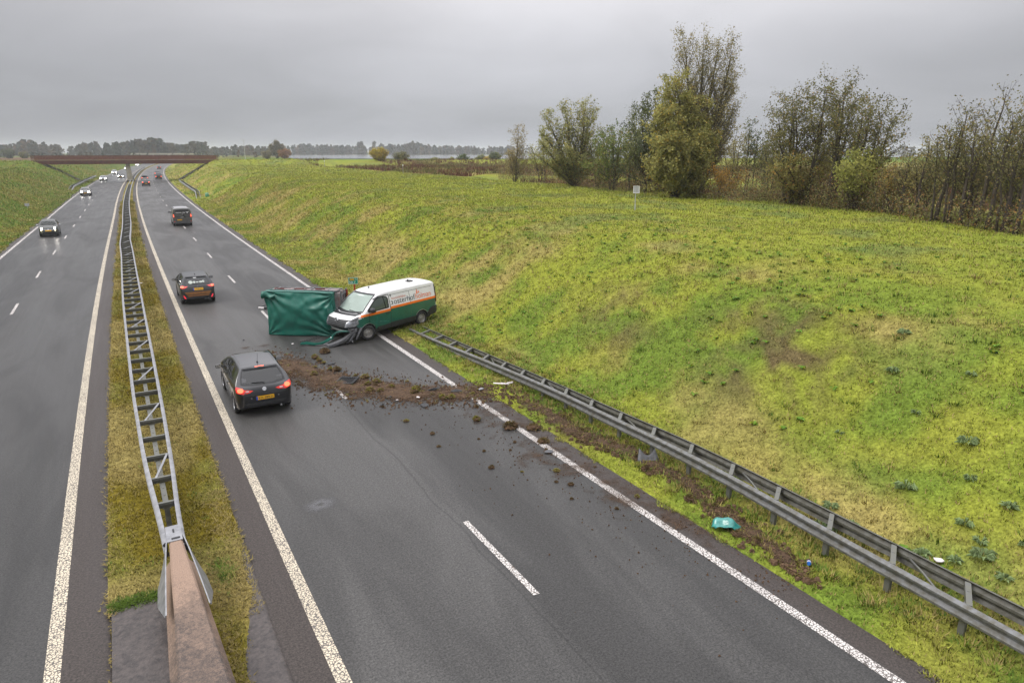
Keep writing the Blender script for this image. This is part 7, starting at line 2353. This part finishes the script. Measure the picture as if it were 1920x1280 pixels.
# 7 alder clump
for i, (px_, py_, st, lab) in enumerate((
        (1482, 385, [(0, 0, 9.4, -.3, 0, .14), (.2, .1, 9.6, .1, .3, .13), (-.3, .1, 8.0, -1.3, .1, .11), (.1, 0, 9.0, -.7, .2, .12)], 'leftmost tree of the alder clump, three close dark stems'),
        (1510, 387, [(0, 0, 10.4, .3, 0, .15), (.2, 0, 10.0, .9, .2, .13)], 'tallest tree of the alder clump with a spiky top'),
        (1556, 390, [(0, 0, 10.2, .4, .2, .15), (-.3, 0, 9.6, -.2, .1, .12), (.1, 0, 9.0, 1.1, .2, .12)], 'middle tree of the alder clump with a flat dark crown'),
        (1596, 394, [(0, 0, 8.8, .9, .1, .13), (-.2, .2, 8.2, .2, .2, .12)], 'leaning alder right of the middle of the clump'),
        (1625, 396, [(0, 0, 7.7, 1.0, 0, .12), (-.2, .1, 6.9, .3, .2, .10)], 'rightmost tree of the alder clump, leaning right'))):
    make_tree('alder_tree', at(px_, py_), st, lab, leaf=((.05, .05, .02), (.095, .09, .03), (.13, .09, .03)), br=(24, 58, .33), start=.34, lper=7.5, seed=30 + i, lsize=.125)
make_tree('willow_tree', at(1500, 386), [(0, 0, 4.2, -2.4, -.2, .12), (.1, 0, 4.6, -1.0, -.3, .12), (.2, 0, 4.4, 1.6, -.3, .12), (.2, .1, 3.6, 2.6, -.2, .1), (0, 0, 3.4, -3.2, 0, .1)], 'low spreading olive willow under the alder clump', leaf=((.085, .075, .025), (.14, .125, .035), (.17, .10, .03)), br=(24, 50, .36), start=.1, lper=8.5, seed=50, lsize=.15)
make_tree('willow_tree', at(1598, 398), [(0, 0, 4.6, -.6, -.2, .10), (.2, 0, 4.4, .9, -.2, .1), (-.3, 0, 3.6, -1.4, -.3, .08), (.3, 0, 3.2, 1.7, 0, .08)], 'yellow green bush in front of the right alders', leaf=((.105, .112, .028), (.165, .162, .04)), br=(26, 50, .36), start=.25, lper=9, seed=51, lsize=.15)
make_tree('shrub', at(1660, 404), [(0, 0, 3.6, .4, 0, .06), (.3, 0, 3.2, -.8, 0, .06), (-.4, 0, 3.4, .9, .1, .05), (.6, 0, 3.0, 1.2, .1, .05)], 'brownish thin shrub between the alder clump and the right trees', 'shrub', leaf=((.10, .075, .03), (.15, .12, .035), (.22, .13, .03)), br=(18, 45, .34), start=.2, lper=6, seed=52, lsize=.13)
# 9 open row at the right end
RT = [(1686, 408, 4.4, 'short thin tree at the left of the open right row'), (1712, 412, 4.9, 'short twin sapling in the open right row, second from its left'), (1752, 421, 6.5, 'first tall tree of the open right row with a wide dark crown'),
      (1778, 424, 7.2, 'tall tree of the open right row, just right of the wide dark crown'), (1800, 427, 6.4, 'leaning tree in the middle of the open right row'), (1826, 430, 8.0, 'tallest tree of the open right row with nearly bare twigs at its top'),
      (1848, 434, 6.9, 'slanting tree right of the tallest of the open row'), (1878, 439, 7.1, 'dark leaved tree near the right frame edge'), (1902, 443, 7.6, 'last tree of the open row at the right frame edge'), (1945, 449, 7.8, 'tree of the open right row cut off by the picture edge')]
for i, (px_, py_, h, lab) in enumerate(RT):
    st = [(0, 0, h, .10 * h + rs.uniform(-.2, .2), rs.uniform(-.2, .3), .075 + .005 * h)]
    if i % 2 == 0: st.append((.25, .15, h * .85, .16 * h, .2, .06))
    if i in (2, 3, 7): st.append((-.25, .1, h * .8, -.05 * h, .1, .06))
    make_tree('alder_tree', at(px_, py_), st, lab, leaf=((.052, .052, .024), (.105, .098, .036), (.14, .10, .035)), br=(20, 44, .29), start=.32, lper=4.6 if i != 5 else 3.0, seed=60 + i, lsize=.10, twigs=4, hs=.80)
for i, (px_, py_, h, lf, lab) in enumerate((
        (1016, 341, 7.2, WILLOW, 'grey green willow bush between the slim tree and the fanning willow'),
        (1122, 350, 7.6, ALDERY, 'leafy tree filling the gap right of the fanning willow'),
        (1192, 354, 8.6, ((.05, .06, .025), (.10, .10, .035)), 'green tree behind the dark alder'),
        (1372, 357, 7.8, ((.10, .09, .035), (.16, .14, .05)), 'olive tree behind the orange brown shrub'),
        (1446, 368, 6.8, ((.06, .06, .025), (.11, .10, .035)), 'small dark tree at the left edge of the alder clump'),
        (1540, 378, 6.4, ((.075, .07, .028), (.13, .12, .04)), 'olive thicket tree behind the middle of the alder clump'),
        (1728, 407, 5.2, ((.08, .075, .03), (.14, .12, .04)), 'thin brown tree behind the left of the open row'),
        (1815, 418, 6.0, ((.07, .068, .028), (.13, .11, .04)), 'brownish tree behind the middle of the open row'),
        (1890, 428, 6.4, ((.06, .062, .028), (.12, .11, .035)), 'olive tree behind the right end of the open row'))):
    make_tree('tree', at(px_, py_), [(0, 0, h, rs.uniform(-.3, .4), .1, .10), (.3, .1, h * .86, .9, .2, .08), (-.3, 0, h * .8, -1.0, .1, .08)], lab, leaf=lf, br=(22, 44, .34), start=.08, lper=6.5, seed=200 + i, lsize=.14)
# brushwood along the row: tangled twigs and low leaves nobody could count
PS = []; CS = []
g2 = np.random.default_rng(9)
tb = MB()
for k in range(1700):
    px_ = g2.uniform(935, 2010)
    if px_ > 1680 and k % 2: continue
    py_ = np.interp(px_, [935, 1085, 1290, 1480, 1650, 1800, 1910, 2010], [337, 353, 371, 386, 405, 430, 446, 462])
    x, y = at(px_, py_ - g2.uniform(-1, 7))
    z = gz(x, y)
    dist = math.hypot(x, y)
    hh = g2.uniform(.5, 1.9) * (1.9 if px_ < 1320 else (1.5 if px_ < 1680 else 1.05))
    if g2.uniform() < .28:
        l1, l2 = g2.normal(0, .8, 2)
        tb.tube([Vector((x, y, z)), Vector((x + l1 * .5, y + l2 * .5, z + hh * .6)), Vector((x + l1, y + l2, z + hh * 1.25))], [.013, .009, .004], 3, cap=False)
    n = int(g2.uniform(14, 40) * (.9 if dist < 50 else 1.2))
    c_ = np.stack([x + g2.normal(0, .35, n), y + g2.normal(0, .35, n), z + hh * g2.uniform(0, 1, n) ** 1.3], -1)
    a = g2.normal(0, 1, (n, 3)); a /= np.linalg.norm(a, axis=1)[:, None]; b = np.cross(a, g2.normal(0, 1, (n, 3))); b /= np.linalg.norm(b, axis=1)[:, None]
    s = .055 * g2.uniform(.6, 1.5, n)[:, None]
    PS.append(np.stack([c_ - a * s, c_ + b * s * .6, c_ + a * s, c_ - b * s * .6], 1))
    t_ = g2.uniform()
    col = np.array([.18, .125, .075]) if t_ < .36 else (np.array([.20, .20, .075]) if t_ < .84 else np.array([.28, .17, .06]))
    CS.append(np.clip(col * g2.uniform(.55, 1.35, n)[:, None], .01, .4))
tri_mesh('undergrowth', np.concatenate(PS), np.concatenate(CS), M['leaf'], nv=4, soft=True)
tb.build('brushwood_twigs', M['bark'], None, kind='stuff')

# ---- bushes and trees towards the lake
BX = [((711, 308), 3.6, 'yellow orange bush on the near lake shore', ((.17, .12, .015), (.24, .20, .03))), ((752, 306), 2.9, 'dark half bare bush right of the yellow orange one', ((.06, .065, .03), (.11, .10, .04))),
      ((815, 304), 1.5, 'low olive bush on the near shore', ((.09, .10, .03), (.13, .13, .04))), ((846, 304), 1.4, 'low olive bush, second from the dark bush row', ((.09, .10, .03), (.13, .13, .04))),
      ((868, 305), 2.2, 'dark green bush in front of the lake', ((.04, .06, .025), (.075, .09, .035))), ((902, 304), 2.2, 'green bush left of the small yellow bush on the shore', ((.07, .08, .03), (.12, .12, .04))),
      ((914, 304), 1.8, 'small yellow bush on the lake shore', ((.22, .15, .02), (.28, .19, .03))), ((928, 305), 2.3, 'dark bush on the shore beside the slim brownish tree', ((.05, .065, .03), (.085, .095, .04)))]
for i, ((px_, py_), h, lab, lf) in enumerate(BX):
    x, y = at(px_, py_)
    h = h * math.hypot(x, y) / 175
    make_tree('bush', (x, y), [(0, 0, h, .2 * h, 0, .08), (.3, 0, h * .9, -.35 * h, 0, .07), (-.3, 0, h * .85, .45 * h, .1 * h, .07), (.1, .2, h * .7, -.6 * h, 0, .06), (.1, 0, h * .7, .65 * h, 0, .06)], lab, 'bush', leaf=lf, br=(18, 50, .42), start=.08, lper=9, seed=80 + i, lsize=.36, jit=.3)
make_tree('tree', at(520, 296), [(0, 0, 12.5, 0, 0, .4), (.5, 0, 10, 3, 0, .3), (-.5, 0, 10, -3, 0, .3)], 'lone dark brown tree at the left end of the lake', leaf=((.06, .055, .035), (.11, .09, .05)), br=(40, 46, .3), start=.15, lper=6, seed=95, lsize=.7, jit=.6)
for i, (px_, h, lf, lab) in enumerate(((500, 5, ((.07, .06, .03), (.11, .09, .04)), 'brown scrub left of the lone lake tree'), (534, 6, ((.10, .05, .02), (.17, .08, .03)), 'reddish scrub right of the lone lake tree'), (16, 6.0, ((.035, .045, .025), (.06, .07, .035)), 'dark round bush at the far left beyond the slope'), (45, 4.0, ((.06, .065, .03), (.10, .09, .04)), 'olive bush beside the dark round one at the far left'))):
    x, y = at(px_, 297.5 if px_ > 100 else 297)
    make_tree('bush', (x, y), [(0, 0, h, .2 * h, 0, .1), (.3, 0, h * .9, -.4 * h, 0, .1), (-.3, 0, h * .85, .5 * h, .1 * h, .1)], lab, 'bush', leaf=lf, br=(20, 52, .42), start=.05, lper=8, seed=100 + i, lsize=.6, jit=.5)
# rough reeds and heath tussocks beyond the row
PS = []; CS = []
n = 15000
x = g2.uniform(44, 150, n); y = g2.uniform(10, 245, n); u = uof(x, y)
k = (u > 46.5) & (fbm(x / 22., y / 30., 5, 2) + sst(60, 130, y) * .2 - sst(140, 230, y) * .22 > .42 + .10 * (fbm(x / 4., y / 5., 45, 2) - .5))
x, y, u = x[k], y[k], u[k]; n = len(x); z = zprof(u, y)
pick = fbm(x / 6, y / 8, 44, 2)
base = np.where((pick > .54)[:, None], np.array([.105, .042, .028]), np.where((pick > .45)[:, None], np.array([.20, .14, .06]), np.array([.12, .115, .035])))
for b in range(6):
    az = g2.uniform(0, 6.283, n); h_ = g2.uniform(.35, 1.05, n); bx = x + g2.normal(0, .25, n); by = y + g2.normal(0, .25, n); w_ = g2.uniform(.04, .11, n)
    P = np.stack([np.stack([bx - np.sin(az) * w_, by + np.cos(az) * w_, z - .05], -1), np.stack([bx + np.sin(az) * w_, by - np.cos(az) * w_, z - .05], -1), np.stack([bx + np.cos(az) * h_ * .4, by + np.sin(az) * h_ * .4, z + h_ * .85], -1)], 1)
    PS.append(P); CS.append(np.clip(base * g2.uniform(.55, 1.3, n)[:, None], .01, .4))
tri_mesh('reeds', np.concatenate(PS), np.concatenate(CS), M['blade'])

# ---- far woods on the horizon
PS = []; CS = []
def wood(px0, px1, dist, hmin, hmax, n, rng, dens=56):
    for k in range(n):
        px_ = rng.uniform(px0, px1)
        az = R(30.0) + math.atan((px_ - 960) / 1280 / math.cos(R(15.5)))
        d = dist * rng.uniform(.92, 1.15)
        x, y = d * math.sin(az), d * math.cos(az)
        h = rng.uniform(hmin, hmax) * (.75 + .5 * float(vn(px_ / 38, dist / 100, 7)))
        r = h * rng.uniform(.24, .40)
        m = dens
        t = rng.uniform(0, 1, m); a = rng.uniform(0, 6.283, m); q = np.sqrt(rng.uniform(0, 1, m)) * r * np.sqrt(np.clip(1 - (1.9 * t - .75) ** 2, .06, 1))
        c_ = np.stack([x + np.cos(a) * q, y + np.sin(a) * q, 3.5 + h * (.02 + .96 * t)], -1)
        v1 = rng.normal(0, 1, (m, 3)); v1 /= np.linalg.norm(v1, axis=1)[:, None]; v2 = np.cross(v1, rng.normal(0, 1, (m, 3))); v2 /= np.linalg.norm(v2, axis=1)[:, None]
        s = h * .12 * rng.uniform(.6, 1.4, m)[:, None]
        PS.append(np.stack([c_ - v1 * s, c_ + v2 * s, c_ + v1 * s, c_ - v2 * s], 1))
        tt = rng.uniform()
        col = np.array([.035, .045, .028]) if tt < .5 else (np.array([.065, .055, .03]) if tt < .85 else np.array([.10, .065, .028]))
        CS.append(np.clip(col * rng.uniform(.6, 1.3, m)[:, None], .008, .3))
wood(-250, 300, 880, 10, 14, 260, g2)
wood(255, 430, 760, 11, 14, 130, g2)
wood(400, 560, 880, 9, 13, 110, g2)
wood(540, 960, 1180, 11, 16, 300, g2)
wood(690, 790, 1100, 18, 24, 16, g2, 60)
wood(930, 2150, 1250, 11, 16, 230, g2, 30)
wood(-250, 540, 560, 2.2, 5, 110, g2, 26)
wood(540, 960, 1060, 3, 5, 120, g2, 22)
tri_mesh('far_woodland', np.concatenate(PS), np.concatenate(CS), M['leaf'], nv=4)

# ================================================================== damp air
hz = MB(); hz.box((450, 1300, 14.5), (7400, 4600, 33))
hm = bpy.data.materials.new('damp_air')
hm.use_nodes = True
t = hm.node_tree
for n in list(t.nodes): t.nodes.remove(n)
ho = t.nodes.new('ShaderNodeOutputMaterial'); hv = t.nodes.new('ShaderNodeVolumePrincipled')
hv.inputs['Color'].default_value = (.86, .89, .93, 1); hv.inputs['Density'].default_value = .00030; hv.inputs['Anisotropy'].default_value = .2
t.links.new(hv.outputs[0], ho.inputs['Volume'])
hz.build('haze', hm, None, kind='stuff')
